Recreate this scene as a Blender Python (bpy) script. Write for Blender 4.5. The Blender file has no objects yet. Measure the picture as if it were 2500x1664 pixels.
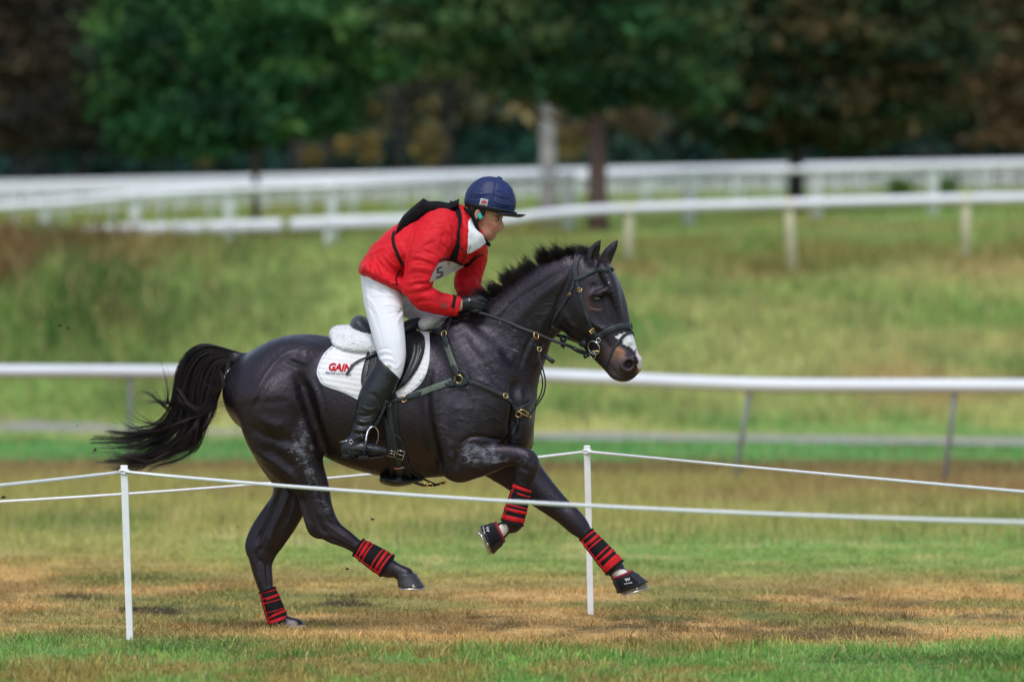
import bpy, math, random
import numpy as np
from mathutils import Vector, Matrix
from mathutils.bvhtree import BVHTree

random.seed(7)
RNG = np.random.default_rng(11)
SC = bpy.context.scene
COL = SC.collection

# ------------------------------------------------------------------ camera, sky, sun, exposure
FPX = 13816.0          # focal length in photograph pixels (a 199 mm lens on 36 mm film)
CAMY = -30.5
CAMZ = 1.63
cam_data = bpy.data.cameras.new('camera')
cam = bpy.data.objects.new('camera', cam_data)
COL.objects.link(cam)
cam.location = (0, CAMY, CAMZ)
cam.rotation_euler = (math.radians(90) - math.atan(32.0 / FPX), 0, 0)
cam_data.sensor_width = 36.0
cam_data.lens = 36.0 * FPX / 2500.0
cam_data.clip_start = 0.5
cam_data.clip_end = 3000
cam_data.dof.use_dof = True
cam_data.dof.focus_distance = 30.3
cam_data.dof.aperture_fstop = 2.15
SC.camera = cam

world = bpy.data.worlds.new('World')
SC.world = world
world.use_nodes = True
wn = world.node_tree.nodes
wl = world.node_tree.links
for n in list(wn):
    wn.remove(n)
sky = wn.new('ShaderNodeTexSky')
sky.sky_type = 'NISHITA'
sky.sun_disc = False
SUN_EL, SUN_AZ = math.radians(60), math.radians(186)
sky.sun_elevation = SUN_EL
sky.sun_rotation = SUN_AZ
sky.dust_density = 1.6
sky.air_density = 1.2
# overcast: the blue of the clear sky is mostly washed out by cloud
hsv = wn.new('ShaderNodeHueSaturation')
hsv.inputs['Saturation'].default_value = 0.72
bg = wn.new('ShaderNodeBackground')
bg.inputs['Strength'].default_value = 0.15
wo = wn.new('ShaderNodeOutputWorld')
wl.new(sky.outputs[0], hsv.inputs['Color'])
wl.new(hsv.outputs[0], bg.inputs['Color'])
wl.new(bg.outputs[0], wo.inputs[0])

sun_data = bpy.data.lights.new('sun', 'SUN')
sun_data.energy = 1.25
sun_data.angle = math.radians(20)
sun_data.color = (1.0, 0.985, 0.965)
sun = bpy.data.objects.new('sun', sun_data)
COL.objects.link(sun)
sd = Vector((math.sin(SUN_AZ) * math.cos(SUN_EL), math.cos(SUN_AZ) * math.cos(SUN_EL), math.sin(SUN_EL)))
sun.rotation_euler = sd.to_track_quat('Z', 'Y').to_euler()

SC.view_settings.view_transform = 'Standard'
SC.view_settings.look = 'None'
SC.view_settings.gamma = 1.0
SC.view_settings.exposure = 0.38
SC.view_settings.use_curve_mapping = False
SC.render.engine = 'CYCLES'

# ------------------------------------------------------------------ basic helpers
def P(x, y, Y=0.0):
    """photograph pixel (x, y) at depth Y -> world point"""
    D = Y - CAMY
    return Vector(((x - 1250.0) * D / FPX, Y, CAMZ - (y - 800.0) * D / FPX))

def proj(v):
    D = v[:, 1] - CAMY
    return 1250.0 + v[:, 0] * FPX / D, 800.0 - (v[:, 2] - CAMZ) * FPX / D

def px(r, Y=0.0):
    return r * (Y - CAMY) / FPX

def lin(c):
    return tuple((u / 12.92 if u <= 0.04045 else ((u + 0.055) / 1.055) ** 2.4) for u in c)

def srgb(r, g, b, k=1.0):
    return tuple(min(1.0, u * k) for u in lin((r / 255.0, g / 255.0, b / 255.0))) + (1.0,)

def tag(o, label=None, cat=None, group=None, kind=None):
    if label: o['label'] = label
    if cat: o['category'] = cat
    if group: o['group'] = group
    if kind: o['kind'] = kind
    return o

def empty(name, loc=(0, 0, 0)):
    o = bpy.data.objects.new(name, None)
    o.location = loc
    o.empty_display_size = 0.2
    COL.objects.link(o)
    return o

def link(name, me, mat=None, parent=None):
    o = bpy.data.objects.new(name, me)
    COL.objects.link(o)
    if mat is not None and len(me.materials) == 0:
        me.materials.append(mat)
    if parent is not None:
        o.parent = parent
        o.matrix_parent_inverse = Matrix.Translation(-Vector(parent.matrix_basis.translation)) if parent.type == 'EMPTY' and parent.parent is None else Matrix.Identity(4)
    return o

def mesh_np(name, V, Fc, smooth=True, n=4):
    """V (N,3), Fc (M,n) arrays"""
    me = bpy.data.meshes.new(name)
    V = np.ascontiguousarray(V, dtype=np.float32)
    Fc = np.ascontiguousarray(Fc, dtype=np.int32)
    me.vertices.add(len(V))
    me.vertices.foreach_set('co', V.ravel())
    k = Fc.shape[1]
    me.loops.add(Fc.size)
    me.loops.foreach_set('vertex_index', Fc.ravel())
    me.polygons.add(len(Fc))
    me.polygons.foreach_set('loop_start', np.arange(0, Fc.size, k, dtype=np.int32))
    me.polygons.foreach_set('loop_total', np.full(len(Fc), k, dtype=np.int32))
    me.polygons.foreach_set('use_smooth', np.full(len(Fc), smooth))
    me.update(calc_edges=True)
    return me

class MB:
    """small mesh builder: boxes, tubes, ribbons, lathes in one mesh"""
    def __init__(self):
        self.v = []; self.f = []; self.s = []
    def add(self, V, Fs, smooth=False):
        b = len(self.v)
        self.v += [tuple(p) for p in V]
        self.f += [tuple(b + i for i in f) for f in Fs]
        self.s += [smooth] * len(Fs)
    def box(self, c, size, rot=None):
        c = Vector(c)
        V = []
        for sx in (-1, 1):
            for sy in (-1, 1):
                for sz in (-1, 1):
                    p = Vector((sx * size[0] / 2, sy * size[1] / 2, sz * size[2] / 2))
                    if rot: p = rot @ p
                    V.append(c + p)
        self.add(V, [(0, 1, 3, 2), (4, 6, 7, 5), (0, 4, 5, 1), (2, 3, 7, 6), (0, 2, 6, 4), (1, 5, 7, 3)])
    def tube(self, pts, radii, n=8, flat=1.0, cap=True, up=None):
        pts = [Vector(p) for p in pts]
        if not hasattr(radii, '__len__'): radii = [radii] * len(pts)
        V = []; Fs = []
        prev = None
        for i, p in enumerate(pts):
            t = (pts[min(i + 1, len(pts) - 1)] - pts[max(i - 1, 0)])
            t = t.normalized() if t.length > 1e-9 else Vector((0, 0, 1))
            if prev is None:
                a = Vector(up) if up else (Vector((0, 0, 1)) if abs(t.z) < 0.9 else Vector((1, 0, 0)))
            else:
                a = prev
            u = (a - t * a.dot(t)).normalized()
            prev = u
            w = t.cross(u)
            for j in range(n):
                th = 2 * math.pi * j / n
                V.append(p + u * (math.cos(th) * radii[i]) + w * (math.sin(th) * radii[i] * flat))
        for i in range(len(pts) - 1):
            for j in range(n):
                Fs.append((i * n + j, i * n + (j + 1) % n, (i + 1) * n + (j + 1) % n, (i + 1) * n + j))
        self.add(V, Fs, True)
        if cap:
            b = len(self.v) - len(V)
            self.f.append(tuple(b + j for j in reversed(range(n)))); self.s.append(False)
            e = b + (len(pts) - 1) * n
            self.f.append(tuple(e + j for j in range(n))); self.s.append(False)
    def ribbon(self, pts, nrm, width, thick, closed=False):
        """strap: rounded rectangular section, width across, thick along the normal"""
        N = len(pts)
        if not hasattr(width, '__len__'): width = [width] * N
        V = []; Fs = []
        prof = [(-0.5, 0), (-0.5, 0.6), (-0.36, 1), (0, 1.12), (0.36, 1), (0.5, 0.6), (0.5, 0)]
        k = len(prof)
        for i in range(N):
            if closed:
                t = Vector(pts[(i + 1) % N]) - Vector(pts[(i - 1) % N])
            else:
                t = Vector(pts[min(i + 1, N - 1)]) - Vector(pts[max(i - 1, 0)])
            t.normalize()
            n_ = Vector(nrm[i]); n_ = (n_ - t * n_.dot(t)).normalized()
            s_ = t.cross(n_)
            for (a, b) in prof:
                V.append(Vector(pts[i]) + s_ * (a * width[i]) + n_ * (b * thick))
        M = N if closed else N - 1
        for i in range(M):
            j2 = (i + 1) % N
            for j in range(k):
                Fs.append((i * k + j, j2 * k + j, j2 * k + (j + 1) % k, i * k + (j + 1) % k))
        if not closed:
            Fs.append(tuple(range(k))); Fs.append(tuple(reversed(range((N - 1) * k, N * k))))
        self.add(V, Fs, True)
    def torus(self, c, R, r, axis=(0, 1, 0), n=24, m=8, sx=1.0, a0=0.0, a1=2 * math.pi, rot=0.0):
        ax = Vector(axis).normalized()
        u = ax.orthogonal().normalized() if abs(ax.z) > 0.9 else Vector((0, 0, 1)) - ax * ax.z
        u.normalize()
        w = ax.cross(u)
        if rot:
            u, w = u * math.cos(rot) + w * math.sin(rot), w * math.cos(rot) - u * math.sin(rot)
        full = abs(a1 - a0 - 2 * math.pi) < 1e-6
        N = n if full else n + 1
        V = []; Fs = []
        for i in range(N):
            a = a0 + (a1 - a0) * i / n
            d = u * math.cos(a) + w * math.sin(a) * sx
            for j in range(m):
                b = 2 * math.pi * j / m
                V.append(Vector(c) + d * (R + r * math.cos(b)) + ax * (r * math.sin(b)))
        for i in range(n):
            i2 = (i + 1) % N
            for j in range(m):
                Fs.append((i * m + j, i2 * m + j, i2 * m + (j + 1) % m, i * m + (j + 1) % m))
        self.add(V, Fs, True)
    def build(self, name, mat, parent=None):
        me = bpy.data.meshes.new(name)
        me.from_pydata([tuple(p) for p in self.v], [], self.f)
        me.polygons.foreach_set('use_smooth', self.s)
        me.validate()
        me.update()
        return link(name, me, mat, parent)

def catmull(pts, sub):
    pts = np.asarray(pts, dtype=float)
    n = len(pts)
    if n < 3:
        t = np.linspace(0, 1, sub * (n - 1) + 1)[:, None]
        return pts[0] * (1 - t) + pts[-1] * t
    out = []
    ext = np.vstack([2 * pts[0] - pts[1], pts, 2 * pts[-1] - pts[-2]])
    for i in range(n - 1):
        p0, p1, p2, p3 = ext[i], ext[i + 1], ext[i + 2], ext[i + 3]
        for j in range(sub):
            t = j / sub
            out.append(0.5 * ((2 * p1) + (-p0 + p2) * t + (2 * p0 - 5 * p1 + 4 * p2 - p3) * t * t + (-p0 + 3 * p1 - 3 * p2 + p3) * t ** 3))
    out.append(pts[-1])
    return np.array(out)

# ------------------------------------------------------------------ numpy noise (for placing plants and relief)
def vnoise(x, y, seed=0):
    xi = np.floor(x).astype(np.int64); yi = np.floor(y).astype(np.int64)
    fx = x - xi; fy = y - yi
    fx = fx * fx * (3 - 2 * fx); fy = fy * fy * (3 - 2 * fy)
    def hsh(a, b):
        h = (a * 374761393 + b * 668265263 + seed * 1442695041) & 0xffffffff
        h = ((h ^ (h >> 13)) * 1274126177) & 0xffffffff
        return ((h ^ (h >> 16)) & 0xffff) / 65535.0
    a = hsh(xi, yi); b = hsh(xi + 1, yi); c = hsh(xi, yi + 1); d = hsh(xi + 1, yi + 1)
    return (a * (1 - fx) + b * fx) * (1 - fy) + (c * (1 - fx) + d * fx) * fy

def fbm(x, y, seed=0, oct=4):
    s = 0; a = 0.5; t = 0
    for i in range(oct):
        s = s + a * vnoise(x * 2 ** i, y * 2 ** i, seed + i * 17); t += a; a *= 0.5
    return s / t

# ------------------------------------------------------------------ implicit surfaces (smooth blended limbs, then surface nets)
class Field:
    def __init__(self, lo, hi, h):
        self.h = h
        self.o = np.array(lo, dtype=np.float64)
        n = np.ceil((np.array(hi) - self.o) / h).astype(int) + 1
        self.n = n
        self.v = np.full(tuple(n), 0.25, dtype=np.float32)
        self.ax = [(self.o[i] + h * np.arange(n[i])).astype(np.float32) for i in range(3)]
    def sl(self, lo, hi):
        a = np.clip(np.floor((np.array(lo) - self.o) / self.h).astype(int), 0, self.n)
        b = np.clip(np.ceil((np.array(hi) - self.o) / self.h).astype(int) + 1, 0, self.n)
        return tuple(slice(int(a[i]), int(max(b[i], a[i]))) for i in range(3))
    def blend(self, S, b, k, op):
        a = self.v[S]
        if a.size == 0: return
        if op == 'u':
            h = np.maximum(k - np.abs(a - b), 0) / k if k > 0 else 0
            self.v[S] = np.minimum(a, b) - h * h * k * 0.25
        elif op == 's':
            h = np.maximum(k - np.abs(a + b), 0) / k if k > 0 else 0
            self.v[S] = np.maximum(a, -b) + h * h * k * 0.25
    def chain(self, pts, k=0.02, sub=4, op='u'):
        """pts rows: X, Y, Z, r, ky"""
        C = catmull(pts, sub) if len(pts) > 1 else np.array([pts[0], pts[0]], dtype=float)
        C[:, 3] = np.maximum(C[:, 3], 0.0005)
        rr = C[:, 3] * np.maximum(1, C[:, 4]) + k + 2 * self.h
        lo = (C[:, :3] - rr[:, None]).min(0); hi = (C[:, :3] + rr[:, None]).max(0)
        S = self.sl(lo, hi)
        shp = self.v[S].shape
        if 0 in shp: return
        T = np.full(shp, 0.25, dtype=np.float32)
        off = [s.start for s in S]
        for i in range(len(C) - 1):
            a, b = C[i], C[i + 1]
            m = max(rr[i], rr[i + 1])
            l2 = self.sl(np.minimum(a[:3], b[:3]) - m, np.maximum(a[:3], b[:3]) + m)
            l2 = tuple(slice(max(l2[j].start, S[j].start), min(l2[j].stop, S[j].stop)) for j in range(3))
            if any(s.stop <= s.start for s in l2): continue
            X = self.ax[0][l2[0]][:, None, None]; Yv = self.ax[1][l2[1]][None, :, None]; Z = self.ax[2][l2[2]][None, None, :]
            ba = b[:3] - a[:3]
            L = float(ba.dot(ba))
            if L < 1e-12:
                t = np.float32(0)
            else:
                t = np.clip(((X - a[0]) * ba[0] + (Yv - a[1]) * ba[1] + (Z - a[2]) * ba[2]) / L, 0, 1)
            r = a[3] + (b[3] - a[3]) * t
            ky = a[4] + (b[4] - a[4]) * t
            d = np.sqrt((X - a[0] - ba[0] * t) ** 2 + ((Yv - a[1] - ba[1] * t) / ky) ** 2 + (Z - a[2] - ba[2] * t) ** 2) - r
            q = tuple(slice(l2[j].start - off[j], l2[j].stop - off[j]) for j in range(3))
            T[q] = np.minimum(T[q], d)
        self.blend(S, T, k, op)
    def ell(self, c, rad, rot=None, k=0.02, op='u'):
        c = np.array(c, dtype=float); rad = np.array(rad, dtype=float)
        m = rad.max() + k + 2 * self.h
        S = self.sl(c - m, c + m)
        if any(s.stop <= s.start for s in S): return
        X = self.ax[0][S[0]][:, None, None] - c[0]; Yv = self.ax[1][S[1]][None, :, None] - c[1]; Z = self.ax[2][S[2]][None, None, :] - c[2]
        if rot is not None:
            R = np.array(rot)
            q = [X * R[0, j] + Yv * R[1, j] + Z * R[2, j] for j in range(3)]
        else:
            q = [X + 0 * Yv + 0 * Z, Yv + 0 * X + 0 * Z, Z + 0 * X + 0 * Yv]
        k0 = np.sqrt((q[0] / rad[0]) ** 2 + (q[1] / rad[1]) ** 2 + (q[2] / rad[2]) ** 2)
        k1 = np.sqrt((q[0] / rad[0] ** 2) ** 2 + (q[1] / rad[1] ** 2) ** 2 + (q[2] / rad[2] ** 2) ** 2)
        d = k0 * (k0 - 1) / np.maximum(k1, 1e-6)
        self.blend(S, d.astype(np.float32), k, op)
    def plane(self, p, nrm, k=0.0, c=None, rad=None):
        """cut away the side the normal points to (inside a sphere c, rad if given)"""
        p = np.array(p); nrm = np.array(nrm, dtype=float); nrm /= np.linalg.norm(nrm)
        S = self.sl(np.array(c) - rad, np.array(c) + rad) if c is not None else tuple(slice(0, int(q)) for q in self.n)
        X = self.ax[0][S[0]][:, None, None]; Yv = self.ax[1][S[1]][None, :, None]; Z = self.ax[2][S[2]][None, None, :]
        d = (X - p[0]) * nrm[0] + (Yv - p[1]) * nrm[1] + (Z - p[2]) * nrm[2]
        if c is not None:
            ds = rad - np.sqrt((X - c[0]) ** 2 + (Yv - c[1]) ** 2 + (Z - c[2]) ** 2)
            d = np.minimum(d, ds)
        self.blend(S, (-d).astype(np.float32), max(k, 1e-4), 's')
    def copy(self, lo=None, hi=None):
        g = Field.__new__(Field)
        if lo is None:
            S = tuple(slice(0, int(q)) for q in self.n)
        else:
            S = self.sl(lo, hi)
        g.h = self.h; g.v = self.v[S].copy(); g.n = np.array(g.v.shape)
        g.ax = [self.ax[i][S[i]] for i in range(3)]
        g.o = np.array([float(g.ax[i][0]) for i in range(3)])
        return g
    def surf(self):
        V = self.v.copy()
        V[0] = V[-1] = 0.1; V[:, 0] = V[:, -1] = 0.1; V[:, :, 0] = V[:, :, -1] = 0.1
        I = V < 0
        n = np.array(V.shape)
        cs = np.zeros(tuple(n - 1), dtype=np.int8)
        for a in (0, 1):
            for b in (0, 1):
                for c in (0, 1):
                    cs += I[a:n[0] - 1 + a, b:n[1] - 1 + b, c:n[2] - 1 + c]
        act = np.argwhere((cs > 0) & (cs < 8))
        i, j, k = act.T
        idx = np.full(tuple(n - 1), -1, dtype=np.int32)
        idx[i, j, k] = np.arange(len(act))
        pos = np.zeros((len(act), 3)); cnt = np.zeros(len(act))
        for axd in range(3):
            for a in (0, 1):
                for b in (0, 1):
                    o0 = [0, 0, 0]; oth = [q for q in range(3) if q != axd]
                    o0[oth[0]] = a; o0[oth[1]] = b
                    o1 = list(o0); o1[axd] = 1
                    va = V[i + o0[0], j + o0[1], k + o0[2]]; vb = V[i + o1[0], j + o1[1], k + o1[2]]
                    m = (va < 0) != (vb < 0)
                    t = np.where(m, va / np.where(m, va - vb, 1), 0)
                    p = np.tile(np.array(o0, dtype=float), (len(act), 1)); p[:, axd] += t
                    pos[m] += p[m]; cnt[m] += 1
        pos = pos / cnt[:, None] + act
        verts = pos * self.h + self.o
        quads = []
        for axd in range(3):
            sa = [slice(1, -1)] * 3; sb = [slice(1, -1)] * 3
            sa[axd] = slice(0, n[axd] - 1); sb[axd] = slice(1, n[axd])
            A = I[tuple(sa)]; B = I[tuple(sb)]
            e = np.argwhere(A != B)
            flip = A[tuple(e.T)]
            base = e + 1; base[:, axd] -= 1
            u, w = [(1, 2), (2, 0), (0, 1)][axd]
            c = []
            for (du, dw) in ((-1, -1), (0, -1), (0, 0), (-1, 0)):
                q = base.copy(); q[:, u] += du; q[:, w] += dw
                c.append(idx[q[:, 0], q[:, 1], q[:, 2]])
            Q = np.stack(c, 1)
            Q[~flip] = Q[~flip][:, ::-1]
            quads.append(Q)
        quads = np.concatenate(quads)
        quads = quads[(quads >= 0).all(1)]
        return verts, quads

def smooth_mesh(V, Q, it=2, lam=0.5):
    E = np.concatenate([Q[:, [0, 1]], Q[:, [1, 2]], Q[:, [2, 3]], Q[:, [3, 0]]])
    cnt = np.bincount(E[:, 0], minlength=len(V)) + np.bincount(E[:, 1], minlength=len(V))
    for q in range(it):
        for l in (lam, -lam * 1.04):
            S = np.stack([np.bincount(E[:, 0], V[E[:, 1], d], len(V)) + np.bincount(E[:, 1], V[E[:, 0], d], len(V)) for d in range(3)], 1)
            V = V + l * (S / np.maximum(cnt, 1)[:, None] - V)
    return V

def relax(V, Q, it=1, lam=0.5):
    E = np.concatenate([Q[:, [0, 1]], Q[:, [1, 2]], Q[:, [2, 3]], Q[:, [3, 0]]])
    cnt = np.bincount(E[:, 0], minlength=len(V)) + np.bincount(E[:, 1], minlength=len(V))
    for q in range(it):
        S = np.stack([np.bincount(E[:, 0], V[E[:, 1], d], len(V)) + np.bincount(E[:, 1], V[E[:, 0], d], len(V)) for d in range(3)], 1)
        V = V + lam * (S / np.maximum(cnt, 1)[:, None] - V)
    return V

def normals(V, Q):
    n = np.cross(V[Q[:, 2]] - V[Q[:, 0]], V[Q[:, 3]] - V[Q[:, 1]])
    N = np.stack([sum(np.bincount(Q[:, c], n[:, d], len(V)) for c in range(4)) for d in range(3)], 1)
    return N / np.maximum(np.linalg.norm(N, axis=1), 1e-12)[:, None]

def pdist(x, y, pts):
    """distance of points to a polyline and parameter 0..1 along it"""
    pts = np.asarray(pts, dtype=float)
    best = np.full(len(x), 1e9); par = np.zeros(len(x))
    n = len(pts) - 1
    for i in range(n):
        a, b = pts[i], pts[i + 1]
        d = b - a; L = max(d.dot(d), 1e-9)
        t = np.clip(((x - a[0]) * d[0] + (y - a[1]) * d[1]) / L, 0, 1)
        q = np.hypot(x - a[0] - d[0] * t, y - a[1] - d[1] * t)
        m = q < best
        best[m] = q[m]; par[m] = (i + t[m]) / n
    return best, par

def sculpt(V, Q, strokes):
    """raise or sink ridges on the surface: (points px, width px, height m[, ymin, ymax])"""
    N = normals(V, Q)
    x, y = proj(V)
    side = np.clip(-N[:, 1] * 2.0, 0, 1)
    D = np.zeros(len(V))
    for s in strokes:
        pts, w, amp = s[0], s[1], s[2]
        P_ = catmull(pts, 5) if len(pts) > 2 else np.array(pts, dtype=float)
        bb = (x > P_[:, 0].min() - 3 * w) & (x < P_[:, 0].max() + 3 * w) & (y > P_[:, 1].min() - 3 * w) & (y < P_[:, 1].max() + 3 * w)
        if len(s) > 3: bb &= (V[:, 1] > s[3]) & (V[:, 1] < s[4])
        ii = np.nonzero(bb)[0]
        if len(ii) == 0: continue
        d, t = pdist(x[ii], y[ii], P_)
        fade = np.clip(np.minimum(t, 1 - t) * 5, 0.0, 1) if len(pts) > 1 else 1
        D[ii] += amp * np.exp(-(d / w) ** 2) * side[ii] * (0.15 + 0.85 * fade)
    return V + N * D[:, None]

def poly_sdf(x, y, poly):
    poly = np.asarray(poly, dtype=float)
    n = len(poly)
    d = np.full(x.shape, 1e18); ins = np.zeros(x.shape, bool)
    for i in range(n):
        a = poly[i]; b = poly[(i + 1) % n]
        e = b - a
        t = np.clip(((x - a[0]) * e[0] + (y - a[1]) * e[1]) / max(e.dot(e), 1e-9), 0, 1)
        d = np.minimum(d, (x - a[0] - e[0] * t) ** 2 + (y - a[1] - e[1] * t) ** 2)
        c = (a[1] > y) != (b[1] > y)
        with np.errstate(divide='ignore', invalid='ignore'):
            xi = (b[0] - a[0]) * (y - a[1]) / (b[1] - a[1]) + a[0]
        ins ^= c & (x < xi)
    d = np.sqrt(d)
    return np.where(ins, -d, d)

def shell(field, poly_px, t_out, t_in, k=0.006, yrange=None, smooth=5, Yref=0.0):
    """a sheet lying on the field's surface, bounded by a side-view outline (sewn on both flanks)"""
    pw = [(P(a, b, Yref).x, P(a, b, Yref).z) for a, b in (catmull(list(poly_px) + [poly_px[0]], smooth)[:-1] if smooth > 1 else poly_px)]
    xs = [p[0] for p in pw]; zs = [p[1] for p in pw]
    g = field.copy((min(xs) - 0.03, field.ax[1][0], min(zs) - 0.03), (max(xs) + 0.03, field.ax[1][-1], max(zs) + 0.03))
    X, Z = np.meshgrid(g.ax[0], g.ax[2], indexing='ij')
    s2 = poly_sdf(X, Z, pw).astype(np.float32)[:, None, :]
    d = g.v
    def smax(a, b, k):
        h = np.maximum(k - np.abs(a - b), 0) / k
        return np.maximum(a, b) + h * h * k * 0.25
    e = smax(d - t_out, s2 + 0 * d, k)
    e = np.maximum(e, -(d - t_in))
    if yrange is not None:
        Yv = g.ax[1][None, :, None]
        e = np.maximum(e, Yv - yrange[1]); e = np.maximum(e, yrange[0] - Yv)
    g.v = e.astype(np.float32)
    return g

# ------------------------------------------------------------------ materials
def mat(name, base=(0.5, 0.5, 0.5), rough=0.6, metal=0.0, spec=0.5, var=0.15, nscale=20.0, bump=0.0, bscale=60.0, sheen=0.0, coat=0.0, dist=0.002, stretch=None, c2=None):
    m = bpy.data.materials.new(name)
    m.use_nodes = True
    nt = m.node_tree; N = nt.nodes; L = nt.links
    b = N['Principled BSDF']
    b.inputs['Roughness'].default_value = rough
    b.inputs['Metallic'].default_value = metal
    b.inputs['Specular IOR Level'].default_value = spec
    b.inputs['Sheen Weight'].default_value = sheen
    b.inputs['Coat Weight'].default_value = coat
    base = tuple(base[:3])
    tc = N.new('ShaderNodeTexCoord')
    mp = N.new('ShaderNodeMapping')
    if stretch: mp.inputs['Scale'].default_value = stretch
    L.new(tc.outputs['Object'], mp.inputs['Vector'])
    nz = N.new('ShaderNodeTexNoise'); nz.inputs['Scale'].default_value = nscale; nz.inputs['Detail'].default_value = 5
    L.new(mp.outputs[0], nz.inputs['Vector'])
    rp = N.new('ShaderNodeValToRGB')
    rp.color_ramp.elements[0].position = 0.3; rp.color_ramp.elements[1].position = 0.7
    if c2 is None:
        rp.color_ramp.elements[0].color = tuple(u * (1 - var) for u in base) + (1,)
        rp.color_ramp.elements[1].color = tuple(min(1, u * (1 + var)) for u in base) + (1,)
    else:
        rp.color_ramp.elements[0].color = base + (1,)
        rp.color_ramp.elements[1].color = tuple(c2[:3]) + (1,)
    L.new(nz.outputs[0], rp.inputs[0])
    L.new(rp.outputs[0], b.inputs['Base Color'])
    if bump > 0:
        nb = N.new('ShaderNodeTexNoise'); nb.inputs['Scale'].default_value = bscale; nb.inputs['Detail'].default_value = 6
        L.new(mp.outputs[0], nb.inputs['Vector'])
        bp = N.new('ShaderNodeBump'); bp.inputs['Strength'].default_value = bump; bp.inputs['Distance'].default_value = dist
        L.new(nb.outputs[0], bp.inputs['Height']); L.new(bp.outputs[0], b.inputs['Normal'])
    return m

def nodes_of(m):
    return m.node_tree.nodes, m.node_tree.links, m.node_tree.nodes['Principled BSDF']

M = {}
M['white_paint'] = mat('white_paint', (0.80, 0.81, 0.82), 0.45, var=0.05, nscale=3)
M['rail_white'] = mat('rail_white', (0.72, 0.735, 0.77), 0.5, var=0.06, nscale=1.5)
M['grey_metal'] = mat('grey_metal', (0.32, 0.34, 0.37), 0.5, metal=0.3, var=0.15, nscale=4)
M['cream_paint'] = mat('cream_paint', (0.72, 0.68, 0.48), 0.6, var=0.15, nscale=6)
M['rope'] = mat('rope', (0.83, 0.84, 0.86), 0.6, var=0.08, nscale=60, bump=0.5, bscale=240, dist=0.003)
M['stake'] = mat('stake', (0.80, 0.81, 0.83), 0.4, var=0.06, nscale=14, bump=0.1, bscale=40)
M['leather'] = mat('leather_black', (0.008, 0.009, 0.011), 0.48, spec=0.35, var=0.4, nscale=40, bump=0.25, bscale=180, dist=0.001)
M['leather_sheen'] = mat('leather_polished', (0.007, 0.009, 0.012), 0.36, spec=0.45, var=0.4, nscale=12, bump=0.5, bscale=22, dist=0.006)
M['leather_seat'] = mat('leather_seat', (0.030, 0.034, 0.043), 0.46, var=0.2, nscale=30, bump=0.15, bscale=200, dist=0.001)
M['strap'] = mat('strap_leather', (0.018, 0.024, 0.029), 0.5, spec=0.4, var=0.35, nscale=60, bump=0.3, bscale=220, dist=0.001)
M['strap_green'] = mat('strap_green', (0.045, 0.105, 0.085), 0.7, var=0.35, nscale=70, c2=(0.15, 0.14, 0.11))
M['brass'] = mat('brass', (0.75, 0.52, 0.22), 0.25, metal=1.0, var=0.1)
M['steel'] = mat('steel', (0.62, 0.62, 0.64), 0.22, metal=1.0, var=0.1)
M['red_cloth'] = mat('jacket_red', (0.62, 0.010, 0.019), 0.6, spec=0.22, var=0.08, nscale=9, bump=0.8, bscale=13, dist=0.012)
M['breeches'] = mat('breeches_white', (0.74, 0.74, 0.80), 0.8, spec=0.2, var=0.03, nscale=10, bump=0.25, bscale=14, dist=0.005)
M['navy'] = mat('silk_navy', (0.010, 0.020, 0.090), 0.5, spec=0.35, var=0.25, nscale=18, bump=0.7, bscale=26, dist=0.006)
M['black_cloth'] = mat('black_cloth', (0.007, 0.007, 0.009), 0.75, spec=0.2, var=0.3, nscale=30, bump=0.3, bscale=90)
M['neoprene'] = mat('neoprene', (0.007, 0.007, 0.009), 0.8, spec=0.2, var=0.3, nscale=30, bump=0.3, bscale=60)
M['boot_red'] = mat('boot_red', (0.50, 0.012, 0.016), 0.75, spec=0.2, var=0.25, nscale=40, bump=0.3, bscale=120)
M['rubber'] = mat('rubber', (0.012, 0.014, 0.018), 0.5, spec=0.4, var=0.25, nscale=40, bump=0.2, bscale=80)
M['hoof'] = mat('hoof_horn', (0.030, 0.030, 0.034), 0.4, var=0.3, nscale=10, bump=0.4, bscale=30, stretch=(1, 1, 8))
M['hoof_pale'] = mat('hoof_pale', (0.30, 0.24, 0.18), 0.55, nscale=14, c2=(0.12, 0.09, 0.07), bump=0.4, bscale=40)
M['hoof_dusty'] = mat('hoof_dusty', (0.28, 0.24, 0.20), 0.8, nscale=24, var=0.3, bump=0.4, bscale=60)
M['white_hair'] = mat('white_hair', (0.62, 0.58, 0.54), 0.8, nscale=40, var=0.2)
M['shirt'] = mat('shirt_white', (0.72, 0.73, 0.78), 0.7, var=0.04, nscale=12, bump=0.3, bscale=40, dist=0.004)
M['bib'] = mat('bib_white', (0.62, 0.63, 0.66), 0.5, nscale=9, c2=(0.50, 0.51, 0.55), bump=0.4, bscale=20, dist=0.006)
M['print_red'] = mat('print_red', (0.50, 0.006, 0.020), 0.8, spec=0.15, var=0.05)
M['print_navy'] = mat('print_navy', (0.03, 0.04, 0.12), 0.6, var=0.05)
M['print_grey'] = mat('print_grey', (0.10, 0.11, 0.20), 0.6, var=0.1)
M['print_white'] = mat('print_white', (0.50, 0.51, 0.53), 0.6, var=0.05)
M['print_brown'] = mat('print_brown', (0.20, 0.05, 0.03), 0.6, var=0.1)
M['teal'] = mat('teal_tag', (0.02, 0.42, 0.38), 0.4, var=0.05)
M['eye'] = mat('eye_dark', (0.008, 0.006, 0.006), 0.06, coat=0.6)
M['mouth'] = mat('mouth_dark', (0.10, 0.02, 0.02), 0.5)
M['nostril'] = mat('nostril_dark', (0.035, 0.012, 0.012), 0.6)
M['hair_brown'] = mat('hair_brown', (0.02, 0.014, 0.01), 0.6, var=0.3, nscale=80)
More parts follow.
